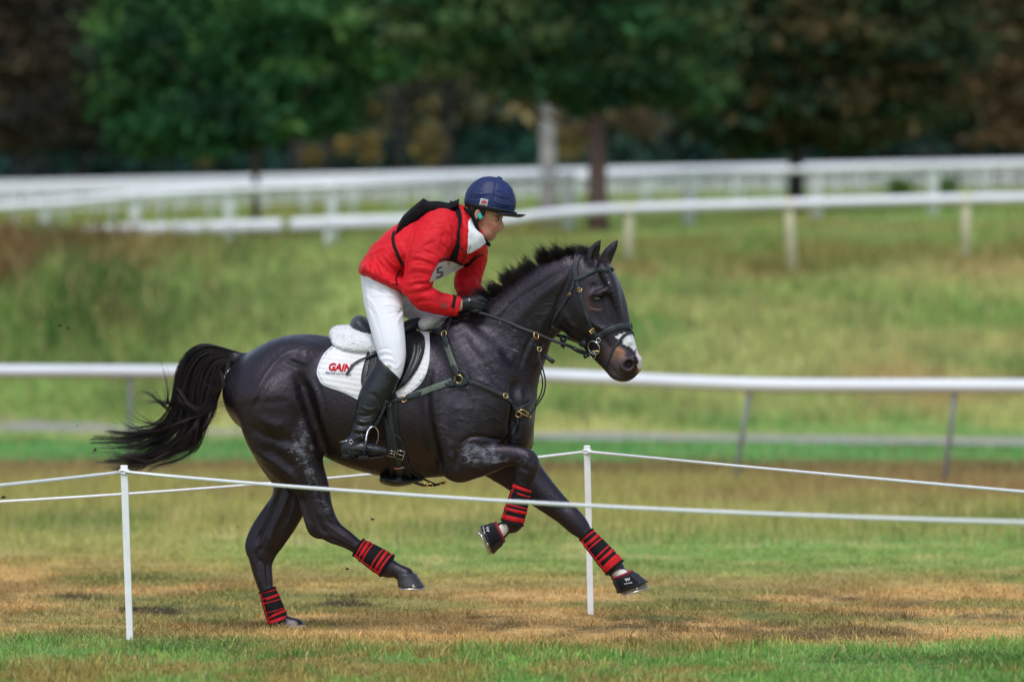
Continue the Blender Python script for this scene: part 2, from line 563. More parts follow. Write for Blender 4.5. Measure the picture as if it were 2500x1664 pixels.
M['earth'] = mat('earth_dark', (0.045, 0.030, 0.020), 0.9, var=0.4, nscale=40, bump=0.8, bscale=60)
M['hair_black'] = mat('hair_black', (0.007, 0.006, 0.007), 0.42, spec=0.36, nscale=14, c2=(0.026, 0.013, 0.014))
M['bark'] = mat('bark_brown', (0.10, 0.060, 0.050), 0.9, var=0.3, nscale=1.2, bump=0.5, bscale=3, dist=0.03, stretch=(1, 1, 0.3))
M['bark_dark'] = mat('bark_dark', (0.020, 0.017, 0.018), 0.9, var=0.3, nscale=1.2)
M['birch'] = mat('bark_birch', (0.12, 0.10, 0.10), 0.8, nscale=0.9, c2=(0.50, 0.49, 0.50), stretch=(1, 1, 1.2))
M['path'] = mat('gravel_path', (0.30, 0.28, 0.25), 0.95, var=0.2, nscale=3, bump=0.5, bscale=12, dist=0.02)

# skin: a little redder on cheeks and nose
ms = mat('skin', (0.46, 0.20, 0.14), 0.5, spec=0.4, var=0.12, nscale=30, bump=0.15, bscale=80, dist=0.001)
M['skin'] = ms
N_, L_, B_ = nodes_of(ms)
B_.inputs['Subsurface Weight'].default_value = 0.15
B_.inputs['Subsurface Radius'].default_value = (0.012, 0.004, 0.002)

# fleece
mf = mat('fleece', (0.80, 0.80, 0.83), 0.95, spec=0.1, var=0.05, nscale=80, bump=1.0, bscale=110, dist=0.008, sheen=0.5)
M['fleece'] = mf
M['fleece_grey'] = mat('fleece_grey', (0.66, 0.65, 0.70), 0.95, spec=0.1, var=0.08, nscale=80, bump=1.0, bscale=110, dist=0.008, sheen=0.4)
# ------------------------------------------------------------------ terrain
dL = np.array([0, 92, 97, 101, 105, 110, 118, 125, 140, 175, 200, 225, 260, 350, 700])
zL = np.array([0, 0, 0.9, 2.3, 3.15, 2.9, 2.75, 2.95, 3.47, 4.8, 5.7, 6.5, 7.5, 9.5, 14])
dR = np.array([0, 92, 96, 100, 105, 110, 118, 125, 140, 175, 200, 225, 260, 350, 700])
zR = np.array([0, 0, 0.55, 1.25, 2.10, 2.84, 3.3, 3.7, 4.44, 5.56, 6.44, 7.3, 8.3, 10.5, 15])

def ground_z(X, d):
    X = np.asarray(X, float); d = np.asarray(d, float)
    s = np.clip(0.5 + X * FPX / np.maximum(d, 1) / 2500.0, 0, 1)
    s = s * s * (3 - 2 * s)
    z = np.interp(d, dL, zL) * (1 - s) + np.interp(d, dR, zR) * s
    far = np.clip((d - 85) / 15, 0, 1)
    z = z + far * (fbm(X * 0.35, d * 0.35, 5, 3) - 0.5) * 0.7 * np.clip((140 - d) / 20, 0.15, 1)
    # rough hummock at the left of the bank
    z = z + 0.12 * np.exp(-((X + 8.8) / 2.4) ** 2 - ((d - 104) / 4) ** 2) + 0.4 * np.exp(-((X + 8.2) / 1.6) ** 2 - ((d - 99) / 2.4) ** 2)
    near = np.clip((60 - d) / 20, 0, 1)
    z = z + near * (fbm(X * 1.3, d * 1.3, 3, 3) - 0.5) * 0.05
    return z

def G(c):
    return np.array(srgb(*c)[:3])

GREEN = G((108, 142, 70)); GREEN2 = G((80, 114, 52)); TAN = G((190, 154, 98)); TAN2 = G((150, 122, 72)); OLIVE = G((154, 152, 84))
BROWN = G((140, 112, 74)); BRIGHT = G((96, 146, 80)); STRAW = G((196, 180, 124)); DARKB = G((88, 74, 44)); MID = G((126, 154, 80)); RUST = G((128, 96, 60))

def mixc(a, b, t):
    return a * (1 - t)[:, None] + b * t[:, None]

def sstep(a, b, x):
    t = np.clip((x - a) / (b - a), 0, 1)
    return t * t * (3 - 2 * t)

def ground_col(X, d):
    X = np.asarray(X, float).ravel(); d = np.asarray(d, float).ravel()
    n1 = fbm(X * 0.55, d * 0.30, 21, 4); n2 = fbm(X * 1.8, d * 0.9, 31, 4); n3 = fbm(X * 0.16, d * 0.10, 41, 3); n4 = fbm(X * 5.0, d * 2.5, 51, 3)
    dd = d + (n1 - 0.5) * 2.4
    c = mixc(np.tile(GREEN, (len(X), 1)), np.tile(GREEN2, (len(X), 1)), sstep(0.45, 0.75, n2))
    c = mixc(c, np.tile(TAN2, (len(X), 1)), 0.75 * sstep(0.50, 0.68, n1 * 0.5 + n4 * 0.5))
    tan = mixc(np.tile(TAN, (len(X), 1)), np.tile(TAN2, (len(X), 1)), sstep(0.35, 0.62, n2))
    tan = mixc(tan, np.tile(DARKB, (len(X), 1)), 0.8 * sstep(0.60, 0.74, n1 * 0.6 + n4 * 0.4))
    tan = mixc(tan, np.tile(GREEN2, (len(X), 1)), 0.55 * sstep(0.50, 0.70, fbm(X * 0.9, d * 0.6, 61, 4)))
    c = mixc(c, tan, sstep(28.6, 30.2, dd))
    ol = mixc(np.tile(OLIVE, (len(X), 1)), np.tile(MID, (len(X), 1)), sstep(0.35, 0.65, n3))
    ol = mixc(ol, np.tile(GREEN2, (len(X), 1)), 0.6 * sstep(0.48, 0.7, n1))
    ol = mixc(ol, np.tile(STRAW, (len(X), 1)), 0.5 * sstep(0.5, 0.7, n2))
    c = mixc(c, ol, sstep(35, 41, dd + (n3 - 0.5) * 6))
    br = mixc(np.tile(OLIVE, (len(X), 1)), np.tile(BROWN, (len(X), 1)), sstep(0.35, 0.65, n3 * 0.5 + n1 * 0.5))
    c = mixc(c, br, sstep(46, 54, d + (n3 - 0.5) * 10))
    c = mixc(c, mixc(np.tile(BROWN, (len(X), 1)), np.tile(DARKB, (len(X), 1)), n1), sstep(60, 63, dd) * (1 - sstep(66, 68, dd)))
    c = mixc(c, mixc(np.tile(BRIGHT, (len(X), 1)), np.tile(GREEN2, (len(X), 1)), sstep(0.4, 0.8, n1)), sstep(66, 68, dd))
    up = mixc(np.tile(MID, (len(X), 1)), np.tile(STRAW, (len(X), 1)), 0.6 * sstep(0.4, 0.65, n3))
    up = mixc(up, np.tile(BRIGHT, (len(X), 1)), (0.45 + 0.45 * sstep(-6, 6, X)) * sstep(0.45, 0.7, n1))
    c = mixc(c, up, sstep(82, 84, d))
    for (gx, gd, gr) in ((1.05, 33.9, .10), (1.27, 33.8, .12), (1.5, 33.9, .08), (1.76, 33.9, .15), (2.06, 33.9, .2), (1.9, 34.7, .12), (2.35, 33.2, .2), (-2.7, 34.2, .3), (-2.0, 32.6, .35), (-.9, 34.3, .2), (2.6, 31.8, .4), (-.95, 33.4, .15), (-1.5, 30.8, .3), (.5, 31.4, .2), (-2.5, 37.0, .15)):
        m_ = np.exp(-((X - gx) / (gr * 1.15)) ** 2 - ((d - gd) / .30) ** 2)
        c = mixc(c, np.tile(G((58, 44, 30)), (len(X), 1)), 0.9 * np.clip(m_ * 3.4 * (n4 - 0.30), 0, 1))
    # bank: rough, left darker with rust patches, right straw
    s = np.clip(0.5 + X * FPX / np.maximum(d, 1) / 2500.0, 0, 1)
    m1 = fbm(X * 0.30, d * 0.22, 71, 4); m2 = fbm(X * 0.8, d * 0.5, 81, 3)
    bank = mixc(np.tile(MID * 0.95, (len(X), 1)), np.tile(BROWN, (len(X), 1)), 0.8 * sstep(0.46, 0.60, m1))
    bank = mixc(bank, np.tile(GREEN2, (len(X), 1)), (0.9 - 0.4 * s) * sstep(0.46, 0.62, m2))
    bank = mixc(bank, np.tile(STRAW, (len(X), 1)), (0.0 + 0.55 * s) * sstep(0.35, 0.6, fbm(X * 0.2, d * 0.3, 91, 3)))
    hum = np.exp(-((X + 9.0) / 3.0) ** 2) * sstep(96, 100, d) * (1 - sstep(108, 112, d))
    bank = mixc(bank, mixc(np.tile(GREEN2 * .42, (len(X), 1)), np.tile(RUST, (len(X), 1)), sstep(.35, .6, fbm(X * .9, d * .5, 87, 3))), np.clip(hum * 0.95 * sstep(0.38, 0.50, fbm(X * .5, d * .4, 88, 3) + 0.05), 0, 1))
    top = np.exp(-((X + 8.4) / 2.4) ** 2) * sstep(102.5, 104.5, d) * (1 - sstep(107, 109, d))
    bank = mixc(bank, np.tile(RUST, (len(X), 1)), 0.8 * top * sstep(.35, .6, fbm(X * .8, d * .6, 89, 3)))
    c = mixc(c, bank, sstep(92, 94, d))
    fld = mixc(np.tile(MID * 0.85, (len(X), 1)), np.tile(G((122, 118, 60)), (len(X), 1)), sstep(0.35, 0.7, m1))
    c = mixc(c, fld, sstep(107, 112, d))
    return np.clip(c * 1.06, 0, 1)

def set_col(me, C):
    a = me.color_attributes.new('tint', 'FLOAT_COLOR', 'POINT')
    buf = np.ones((len(C), 4), dtype=np.float32); buf[:, :3] = C
    a.data.foreach_set('color', buf.ravel())

def tint_mat(name, rough=0.9, var=0.3, nscale=8.0, trans=0.0, bump=0.0, bscale=10, dist=0.02, spec=0.2):
    m = bpy.data.materials.new(name); m.use_nodes = True
    N, L, b = nodes_of(m)
    at = N.new('ShaderNodeAttribute'); at.attribute_name = 'tint'
    geo = N.new('ShaderNodeNewGeometry')
    nz = N.new('ShaderNodeTexNoise'); nz.inputs['Scale'].default_value = nscale; nz.inputs['Detail'].default_value = 4
    L.new(geo.outputs['Position'], nz.inputs['Vector'])
    mr = N.new('ShaderNodeMapRange'); mr.inputs[1].default_value = 0.3; mr.inputs[2].default_value = 0.7
    mr.inputs[3].default_value = 1 - var; mr.inputs[4].default_value = 1 + var
    L.new(nz.outputs[0], mr.inputs[0])
    mx = N.new('ShaderNodeVectorMath'); mx.operation = 'SCALE'
    L.new(at.outputs['Color'], mx.inputs[0]); L.new(mr.outputs[0], mx.inputs['Scale'])
    L.new(mx.outputs[0], b.inputs['Base Color'])
    b.inputs['Roughness'].default_value = rough
    b.inputs['Specular IOR Level'].default_value = spec
    if bump:
        nb = N.new('ShaderNodeTexNoise'); nb.inputs['Scale'].default_value = bscale; nb.inputs['Detail'].default_value = 6
        L.new(geo.outputs['Position'], nb.inputs['Vector'])
        bp = N.new('ShaderNodeBump'); bp.inputs['Strength'].default_value = bump; bp.inputs['Distance'].default_value = dist
        L.new(nb.outputs[0], bp.inputs['Height']); L.new(bp.outputs[0], b.inputs['Normal'])
    if trans:
        tr = N.new('ShaderNodeBsdfTranslucent'); ms_ = N.new('ShaderNodeMixShader'); ms_.inputs[0].default_value = trans
        L.new(mx.outputs[0], tr.inputs['Color']); L.new(b.outputs[0], ms_.inputs[1]); L.new(tr.outputs[0], ms_.inputs[2])
        L.new(ms_.outputs[0], N['Material Output'].inputs['Surface'])
    return m

M['ground'] = tint_mat('turf_ground', 0.95, 0.25, 9.0, bump=0.8, bscale=22, dist=0.03)
M['blade'] = tint_mat('grass_blade', 0.7, 0.2, 30.0, trans=0.25)
M['leaf'] = tint_mat('leaf', 0.75, 0.35, 0.8, trans=0.2)

def ground_mesh():
    ds = np.concatenate([[2, 10, 18], np.arange(22, 46, 0.15), np.arange(46, 92, 0.5), np.arange(92, 126, 0.5), np.arange(126, 300, 2.5), [320, 350, 400, 500, 700, 1000, 1500]])
    u = np.concatenate([[-8, -4, -2, -1.4], np.linspace(-1.1, 1.1, 280), [1.4, 2, 4, 8]])
    U, D = np.meshgrid(u, ds, indexing='ij')
    X = U * np.maximum(D, 12) * 1250 / FPX
    Z = ground_z(X, D)
    V = np.stack([X, D + CAMY, Z], -1).reshape(-1, 3)
    nu, nd = U.shape
    i = np.arange(nu - 1)[:, None] * nd + np.arange(nd - 1)[None, :]
    Q = np.stack([i, i + nd, i + nd + 1, i + 1], -1).reshape(-1, 4)
    me = mesh_np('ground', V, Q)
    set_col(me, ground_col(X, D))
    o = link('ground', me, M['ground'])
    tag(o, 'rough autumn turf rising to a bank behind the gallop', kind='structure')
ground_mesh()

# gravel path crossing behind, d about 79 m at right and 84 m at left
def path_mesh():
    xs = np.linspace(-26, 26, 90)
    V = []
    for x in xs:
        c = 85.4 - 0.70 * max(-8.6, min(12.0, x))
        for w in (-1.0, -0.35, 0.35, 1.0):
            dd = c + w * (2.4 + 0.05 * x + 0.25 * math.sin(x * 1.7))
            V.append((x, dd + CAMY, float(ground_z(x, dd)) + 0.012))
    V = np.array(V)
    i = (np.arange(len(xs) - 1) * 4)[:, None] + np.arange(3)[None, :]
    Q = np.stack([i, i + 4, i + 5, i + 1], -1).reshape(-1, 4)
    o = link('path', mesh_np('path', V, Q), M['path'])
    tag(o, 'pale gravel path crossing the field beyond the near rail', kind='structure')
path_mesh()

# ------------------------------------------------------------------ grass (blades as real geometry)
def grass(name, label, n, d0, d1, hmin, hmax, w, seg3, lean=0.5, dens=None, colk=1.0, straw=0.15, margin=1.12, seed=1, clump=0.0, hfun=None):
    r = np.random.default_rng(seed)
    # uniform over the wedge the lens sees
    t = r.random(n)
    d = np.sqrt(d0 ** 2 + t * (d1 ** 2 - d0 ** 2))
    X = (r.random(n) * 2 - 1) * margin * 1250 / FPX * d
    if clump:
        cx = fbm(X * clump, d * clump, seed + 3, 3)
        keep = r.random(n) < sstep(0.36, 0.58, cx) * 0.85 + 0.15
        X = X[keep]; d = d[keep]
    if dens is not None:
        keep = r.random(len(X)) < dens(X, d)
        X = X[keep]; d = d[keep]
    m = len(X)
    z = ground_z(X, d)
    h = hmin + (hmax - hmin) * r.random(m) ** 1.6
    h = h * (0.35 + 1.3 * fbm(X * 4.5, d * 3.0, seed + 9, 3) ** 1.3)
    if hfun is not None: h = h * hfun(X, d)
    ang = r.random(m) * 2 * np.pi
    la = r.random(m) * lean * h
    dirx = np.cos(ang); diry = np.sin(ang)
    th = r.random(m) * np.pi
    wx = np.cos(th) * w * (0.6 + 0.8 * r.random(m)) / 2; wy = np.sin(th) * w / 2
    B = np.stack([X, d + CAMY, z - 0.01], 1)
    T = B + np.stack([dirx * la, diry * la, h], 1)
    W = np.stack([wx, wy, 0 * wx], 1)
    col = ground_col(X, d) * colk
    col = col * ((0.5 + 1.0 * r.random(m)) * (0.62 + 0.76 * fbm(X * 9, d * 5, seed + 33, 3)))[:, None]
    k = r.random(m) < straw
    col[k] = STRAW * (0.6 + 0.6 * r.random(k.sum()))[:, None]
    if seg3:
        Mi = B + np.stack([dirx * la * 0.35, diry * la * 0.35, h * 0.6], 1)
        V = np.stack([B - W, B + W, Mi + W * 0.8, Mi - W * 0.8, T], 1).reshape(-1, 3)
        b = np.arange(m)[:, None] * 5
        F3 = np.concatenate([b + np.array([0, 1, 2]), b + np.array([0, 2, 3]), b + np.array([3, 2, 4])])
        C = np.repeat(col, 5, 0)
    else:
        V = np.stack([B - W, B + W, T], 1).reshape(-1, 3)
        F3 = np.arange(m * 3).reshape(-1, 3)
        C = np.repeat(col, 3, 0)
    me = mesh_np(name, V, F3, smooth=False)
    set_col(me, np.clip(C, 0, 1))
    o = link(name, me, M['blade'])
    return tag(o, label, kind='stuff')

QG = 1.0
grass('grass', 'short mown green and tan grass around the horse', int(300000 * QG), 24.5, 42, 0.012, 0.048, 0.0050, True, 1.7, seed=2, colk=1.15)
grass('grass_tuft', 'taller soft green blades at the bottom edge of the gallop', int(60000 * QG), 24.5, 30.2, 0.03, 0.085, 0.006, True, 0.9, seed=3, colk=1.35, straw=0.04, clump=1.1,
      dens=lambda X, d: sstep(30.0, 28.8, d + (fbm(X * 1.5, d, 12, 3) - 0.5) * 2.0))
grass('rough_grass', 'uncut olive grass between the gallop and the near rail', int(190000 * QG), 37, 66, 0.04, 0.15, 0.010, False, 0.8, seed=4, colk=1.3, straw=0.22,
      dens=lambda X, d: sstep(37, 43, d), hfun=lambda X, d: 0.35 + 0.9 * sstep(40, 52, d))
grass('seed_heads', 'thin dry brown grass stems standing in the rough', int(40000 * QG), 42, 67, 0.10, 0.26, 0.006, False, 0.5, seed=5, colk=0.8, straw=0.3, clump=0.5)
grass('field_grass', 'green grass strips beyond the near rail', int(60000 * QG), 66, 93, 0.04, 0.12, 0.02, False, 0.7, seed=6, colk=1.25,
      dens=lambda X, d: (np.abs(d - (85.4 - 0.70 * X)) > 3.0) * 1.0)
grass('bank_grass', 'rough mixed grass covering the bank', int(150000 * QG), 92, 124, 0.08, 0.34, 0.035, False, 0.7, seed=7, colk=1.25, straw=0.2)
grass('weeds', 'rust brown tall weeds on the hummock at the left', int(90000 * QG), 96, 112, 0.25, 0.62, 0.04, False, 0.5, seed=8, colk=0.85, straw=0.12, clump=0.35,
      dens=lambda X, d: np.clip(np.exp(-((X + 9.0) / 3.0) ** 2) + 0.05, 0, 1))
grass('far_grass', 'grass of the far field between the white rails', int(60000 * QG), 124, 230, 0.05, 0.18, 0.06, False, 0.7, seed=9, colk=1.2)

# ------------------------------------------------------------------ running rails
def at(x, y, d):
    D = d
    return Vector(((x - 1250.0) * D / FPX, D + CAMY, CAMZ - (y - 800.0) * D / FPX))

def rail_fence(label, beam, thick, posts, pmat, pw, group=None, brace=0.0, wide=1.6, beam2=None, post_mat_name=None, round_posts=True):
    """beam: list of (x px, y px, d) along the rail centre; posts: list of (x px, d, lean in m)"""
    c = at(*beam[len(beam) // 2])
    root = empty('running_rail', (c.x, c.y, float(ground_z(c.x, c.y - CAMY))))
    tag(root, label, 'rail fence', group)
    pts = [Vector(p) for p in catmull([tuple(at(*b)) for b in beam], 8)]
    for q, (bs, th) in enumerate([(pts, thick)] + ([([p + Vector((0, 0, beam2[0])) for p in pts], beam2[1])] if beam2 else [])):
        mb = MB(); mb.tube(bs, th / 2, 12, flat=wide)
        mb.build('rail', M['rail_white'], root)
    xs = np.array([p.x for p in pts]); order = np.argsort(xs)
    ys = np.array([p.y for p in pts])[order]; zs = np.array([p.z for p in pts])[order]; xs = xs[order]
    for (x, d, lean) in posts:
        X = (x - 1250) * d / FPX
        yy = float(np.interp(X, xs, ys)); zz = float(np.interp(X, xs, zs))
        gx = X + lean
        gz = float(ground_z(gx, yy - CAMY + abs(lean) * 0.3))
        mb = MB()
        mb.tube([(X, yy, zz - thick * 0.2), (X + lean * 0.15, yy, zz - thick * 0.8), (gx, yy, gz - 0.1)], [pw / 2 * 1.1, pw / 2, pw / 2], 10)
        mb.tube([(X, yy, zz + thick * 0.52), (X, yy, zz - thick * 0.52)], [pw * 0.62, pw * 0.62], 10, flat=1.3)
        mb.build('post', M[pmat], root)
    return root

# near rail, just beyond the rough grass: left half higher, right half closer
rail_fence('nearest white running rail on grey metal posts behind the horse',
           [(-1000, 903, 71), (-220, 905, 67), (150, 906, 65.5), (500, 908, 64), (950, 911, 62.5), (1320, 917, 60.5), (1830, 939, 59), (2330, 942, 58.7), (2760, 943, 58.5), (3500, 943, 58)], 0.150,
           [(-290, 67.3, -.02), (2830, 58.4, -.1), (320, 64.8, -0.02), (930, 62.5, -0.05), (1834, 59, -0.19), (2334, 58.7, -0.13)], 'grey_metal', 0.055)
# second rail on top of the bank
rail_fence('white rail on cream wooden stakes along the top of the bank',
           [(1180, 545, 107), (1330, 524, 108.5), (1520, 510, 109.5), (1930, 497, 110), (2350, 486, 110), (2760, 480, 110), (3600, 470, 110)], 0.20,
           [(1535, 109.5, 0.0), (1925, 110, 0.08), (2358, 110, 0.0)], 'cream_paint', 0.19)
rail_fence('low white board rail half sunk in the grass of the left bank',
           [(190, 566, 112), (480, 556, 112), (690, 549, 112)], 0.24, [(310, 112, 0), (560, 112, 0)], 'rail_white', 0.12, wide=0.4)
rail_fence('low white board rail just left of the rider',
           [(708, 548, 113), (900, 541, 113), (1190, 536, 113)], 0.24, [(800, 113, 0), (1080, 113, 0)], 'rail_white', 0.12, wide=0.4)
# third rail: tall white posts
rail_fence('white rail with tall thick posts curving in front of the tree trunks',
           [(-1100, 528, 134), (-200, 512, 136), (100, 499, 137), (330, 478, 138), (560, 464, 139), (812, 455, 140), (1100, 444, 141), (1390, 432, 141)], 0.22,
           [(108, 137, 0.05), (330, 138, 0.0), (560, 139, 0), (812, 140, 0), (1100, 140.5, 0), (1388, 141, 0.0)], 'rail_white', 0.30, beam2=None)
rail_fence('white rail with three tall posts behind the cream staked rail',
           [(1440, 437, 140), (1680, 424, 140), (1990, 414, 140), (2280, 406, 140), (2700, 398, 140), (3500, 388, 140)], 0.17,
           [(1682, 140, 0), (1992, 140, 0.02), (2278, 140, 0)], 'rail_white', 0.30)
# the far rails, one behind the other
def far_rail(label, y0, y1, y2, d, step, ph, x0=-1300, x1=3800):
    posts = [(x, d, 0) for x in np.arange(x0 + ph, x1, step)]
    rail_fence(label, [(x0, y0 + 12, d), (-250, y0, d), (500, (y0 + y1) / 2 + 1, d), (1250, y1, d), (2000, (y1 + y2) / 2 - 1, d), (2750, y2, d), (x1, y2 - 6, d)], 0.13, posts, 'rail_white', 0.15, beam2=(-0.5, 0.06))
far_rail('far white rail directly behind the tall posts', 480, 436, 407, 172, 118, 40)
far_rail('farther white rail in the middle of the distant rails', 466, 429, 399, 190, 104, 75)
far_rail('second white rail from the forest edge', 457, 423, 394, 208, 96, 20)
far_rail('white rail nearest to the forest edge', 450, 418, 389, 228, 88, 60)

# ------------------------------------------------------------------ trees
LEAFK = 1.2
def leaf_cloud(cen, rad, n, size, cols, seed, droop=0.0, shape='ell', nclump=60, clump_r=0.16):
    r = np.random.default_rng(seed)
    cen = np.array(cen); rad = np.array(rad)
    cl = []
    while len(cl) < nclump:
        p = r.normal(size=3); p /= np.linalg.norm(p)
        q = p * (0.35 + 0.65 * r.random() ** 0.5)
        if shape == 'cone' and abs(q[0]) > 1.05 - 0.55 * (q[2] + 1) / 2 * 1.4: continue
        cl.append(q)
    cl = np.array(cl) * rad + cen
    ci = r.integers(0, nclump, n)
    p = cl[ci] + r.normal(size=(n, 3)) * rad.mean() * clump_r * np.array([1.9, 1.2, 0.6])
    nf = n // 3                                  # loose leaves between the clumps
    q_ = r.normal(size=(nf, 3)); q_ /= np.linalg.norm(q_, axis=1)[:, None]
    p[:nf] = cen + q_ * rad * (r.random((nf, 1)) ** 0.4)
    cc = np.array([cols[i] for i in r.integers(0, len(cols), nclump)]) * (0.84 + 0.32 * r.random(nclump))[:, None]
    C = cc[ci] * (0.8 + 0.4 * r.random(n))[:, None]
    a = r.normal(size=(n, 3)); a /= np.linalg.norm(a, axis=1)[:, None]
    b = r.normal(size=(n, 3)); b -= a * (a * b).sum(1)[:, None]; b /= np.linalg.norm(b, axis=1)[:, None]
    a[:, 2] -= droop
    s = size * (0.5 + r.random(n))[:, None]
    V = np.stack([p - a * s, p + b * s * 0.5, p + a * s, p - b * s * 0.5], 1).reshape(-1, 3)
    Q = np.arange(n * 4).reshape(-1, 4)
    return V, Q, np.repeat(np.clip(C * LEAFK, 0, 1), 4, 0)

def tree(name, label, x, d, tw, crown, cols, n, size, seed, height, group=None, bark='bark', limbs=6, nclump=60, shape='ell', lean=0.0, trunk_top=0.85, clump_r=0.16, droop=0.0):
    """crown: list of (dx m, z m above ground, rx, ry, rz)"""
    X = (x - 1250) * d / FPX; Y = d + CAMY; gz = float(ground_z(X, d))
    root = empty(name, (X, Y, gz))
    tag(root, label, 'tree', group)
    r = random.Random(seed)
    mb = MB()
    H = height * trunk_top
    pts = [(X + lean * t * t * H + 0.12 * math.sin(3 * t + seed) * t, Y, gz - 0.3 + t * (H + 0.3)) for t in [i / 8 for i in range(9)]]
    mb.tube(pts, [tw / 2 * (1.25 if i == 0 else 1) * (1 - 0.75 * (i / 8) ** 1.2) for i in range(9)], 10)
    for i in range(limbs):
        t = 0.25 + 0.7 * r.random()
        b = Vector(pts[int(t * 8)])
        a = r.random() * 6.28
        L = (1.15 - t) * height * 0.30
        e = b + Vector((math.cos(a) * L, math.sin(a) * L * 0.7, L * (0.25 + 0.3 * r.random())))
        m_ = (b + e) / 2 + Vector((0, 0, -0.08 * L))
        rb = tw * 0.16
        mb.tube([b, m_, e], [rb, rb * 0.7, rb * 0.25], 6)
    mb.build('trunk', M[bark], root)
    Vs, Qs, Cs = [], [], []; off = 0
    tot = sum(c[2] * c[4] for c in crown)
    for k, c in enumerate(crown):
        nn = int(n * c[2] * c[4] / tot)
        V, Q, C = leaf_cloud((X + c[0], Y, gz + c[1]), (c[2], c[3], c[4]), nn, size, cols, seed * 13 + k, droop=droop, nclump=max(8, int(nclump * c[2] * c[4] / tot)), clump_r=clump_r, shape=shape)
        Vs.append(V); Qs.append(Q + off); Cs.append(C); off += len(V)
    me = mesh_np('crown', np.concatenate(Vs), np.concatenate(Qs), smooth=False)
    set_col(me, np.concatenate(Cs))
    link('crown', me, M['leaf'], root)
    return root

FG = [G((48, 92, 52)), G((38, 80, 46)), G((58, 100, 56)), G((34, 70, 44)), G((78, 114, 58)), G((32, 64, 44))]
FG2 = [G((48, 86, 52)), G((42, 78, 50)), G((66, 94, 54)), G((78, 94, 56)), G((38, 68, 46))]
FR = [G((48, 70, 42)), G((62, 70, 42)), G((40, 60, 42)), G((78, 68, 42)), G((42, 64, 44))]
FB = [G((66, 58, 44)), G((54, 50, 42)), G((76, 64, 46)), G((48, 48, 44))]
FY = [G((132, 112, 66)), G((112, 100, 66)), G((148, 126, 68)), G((96, 92, 62))]
FD = [G((30, 60, 52)), G((28, 52, 48)), G((40, 62, 52)), G((46, 52, 56))]
FO = [G((96, 76, 52)), G((84, 70, 50)), G((66, 66, 48))]

def pxc(x, d, L):
    """crown lumps given in photograph pixels -> metres from the trunk foot"""
    out = []
    X0 = (x - 1250) * d / FPX; gz = float(ground_z(X0, d)); s = d / FPX
    for (cx, cy, rx, ry) in L:
        out.append(((cx - x) * s, CAMZ - (cy - 800) * s - gz, rx * s, rx * s * 0.7, ry * s))
    return out
tree('fir_tree', 'broad deep green fir left of centre, its skirt hanging low over the rails', 625, 150, 0.19,
     pxc(625, 150, [(420, 80, 180, 210), (640, 60, 220, 200), (520, 260, 230, 120), (700, 250, 190, 90), (850, 90, 160, 130), (380, 330, 130, 60), (620, -180, 300, 160)]), FG, 42000, 0.17, 3, 16, bark='bark', limbs=6, nclump=210, clump_r=0.13, droop=0.3)
tree('pine_tree', 'big pine with thick red brown trunk standing in the middle behind the rails', 1460, 138, 0.50,
     pxc(1460, 138, [(1120, 30, 170, 140), (1360, 90, 190, 150), (1420, 210, 120, 70), (1600, 100, 180, 150), (1230, 140, 100, 60), (1450, -160, 330, 160), (1700, 210, 110, 70)]), FG2, 40000, 0.15, 5, 12, bark='bark', limbs=7, nclump=190, clump_r=0.13, droop=0.2)
tree('pine_tree', 'dark spreading tree with a black trunk right of centre, brown tints in its crown', 1942, 150, 0.42,
     pxc(1942, 150, [(1800, 230, 200, 120), (2000, 230, 220, 120), (1950, 60, 320, 180), (2200, 120, 170, 200), (1850, 320, 150, 50), (2080, 330, 120, 45), (2000, -160, 360, 140)]), FR, 42000, 0.17, 7, 15, bark='bark_dark', limbs=6, nclump=220, clump_r=0.13)
tree('birch_tree', 'birch with a white and grey trunk just left of the red brown pine', 1340, 152, 0.52,
     pxc(1340, 152, [(1330, 60, 90, 120)]), FY + FG2, 3500, 0.12, 9, 9, bark='birch', limbs=2, nclump=30, lean=-0.002, trunk_top=0.8)
tree('bare_tree', 'dark brown nearly leafless tree at the left edge of the forest', 60, 238, 0.4,
     pxc(60, 238, [(60, 200, 150, 170), (40, 0, 160, 180)]), FB, 14000, 0.2, 11, 18, bark='bark_dark', limbs=12, nclump=90)
tree('bare_tree', 'brown leafed tree between the left edge and the broad fir', 205, 241, 0.4,
     pxc(205, 241, [(215, 200, 130, 170), (210, 0, 140, 180)]), FB + FO[:1], 14000, 0.2, 12, 18, bark='bark_dark', limbs=12, nclump=80)
tree('beech_tree', 'rust coloured tree at the right edge of the picture', 2475, 237, 0.4,
     pxc(2475, 237, [(2480, 180, 110, 190), (2500, -40, 150, 150)]), FO, 14000, 0.2, 13, 18, bark='bark_dark', limbs=8, nclump=70)
tree('pine_tree', 'dark pine standing just inside the rust coloured tree at the right', 2330, 240, 0.35,
     pxc(2330, 240, [(2320, 220, 120, 120), (2340, 40, 150, 180), (2300, -140, 160, 120)]), FR[:3] + FD, 12000, 0.2, 14, 18, bark='bark_dark', limbs=6, nclump=70)
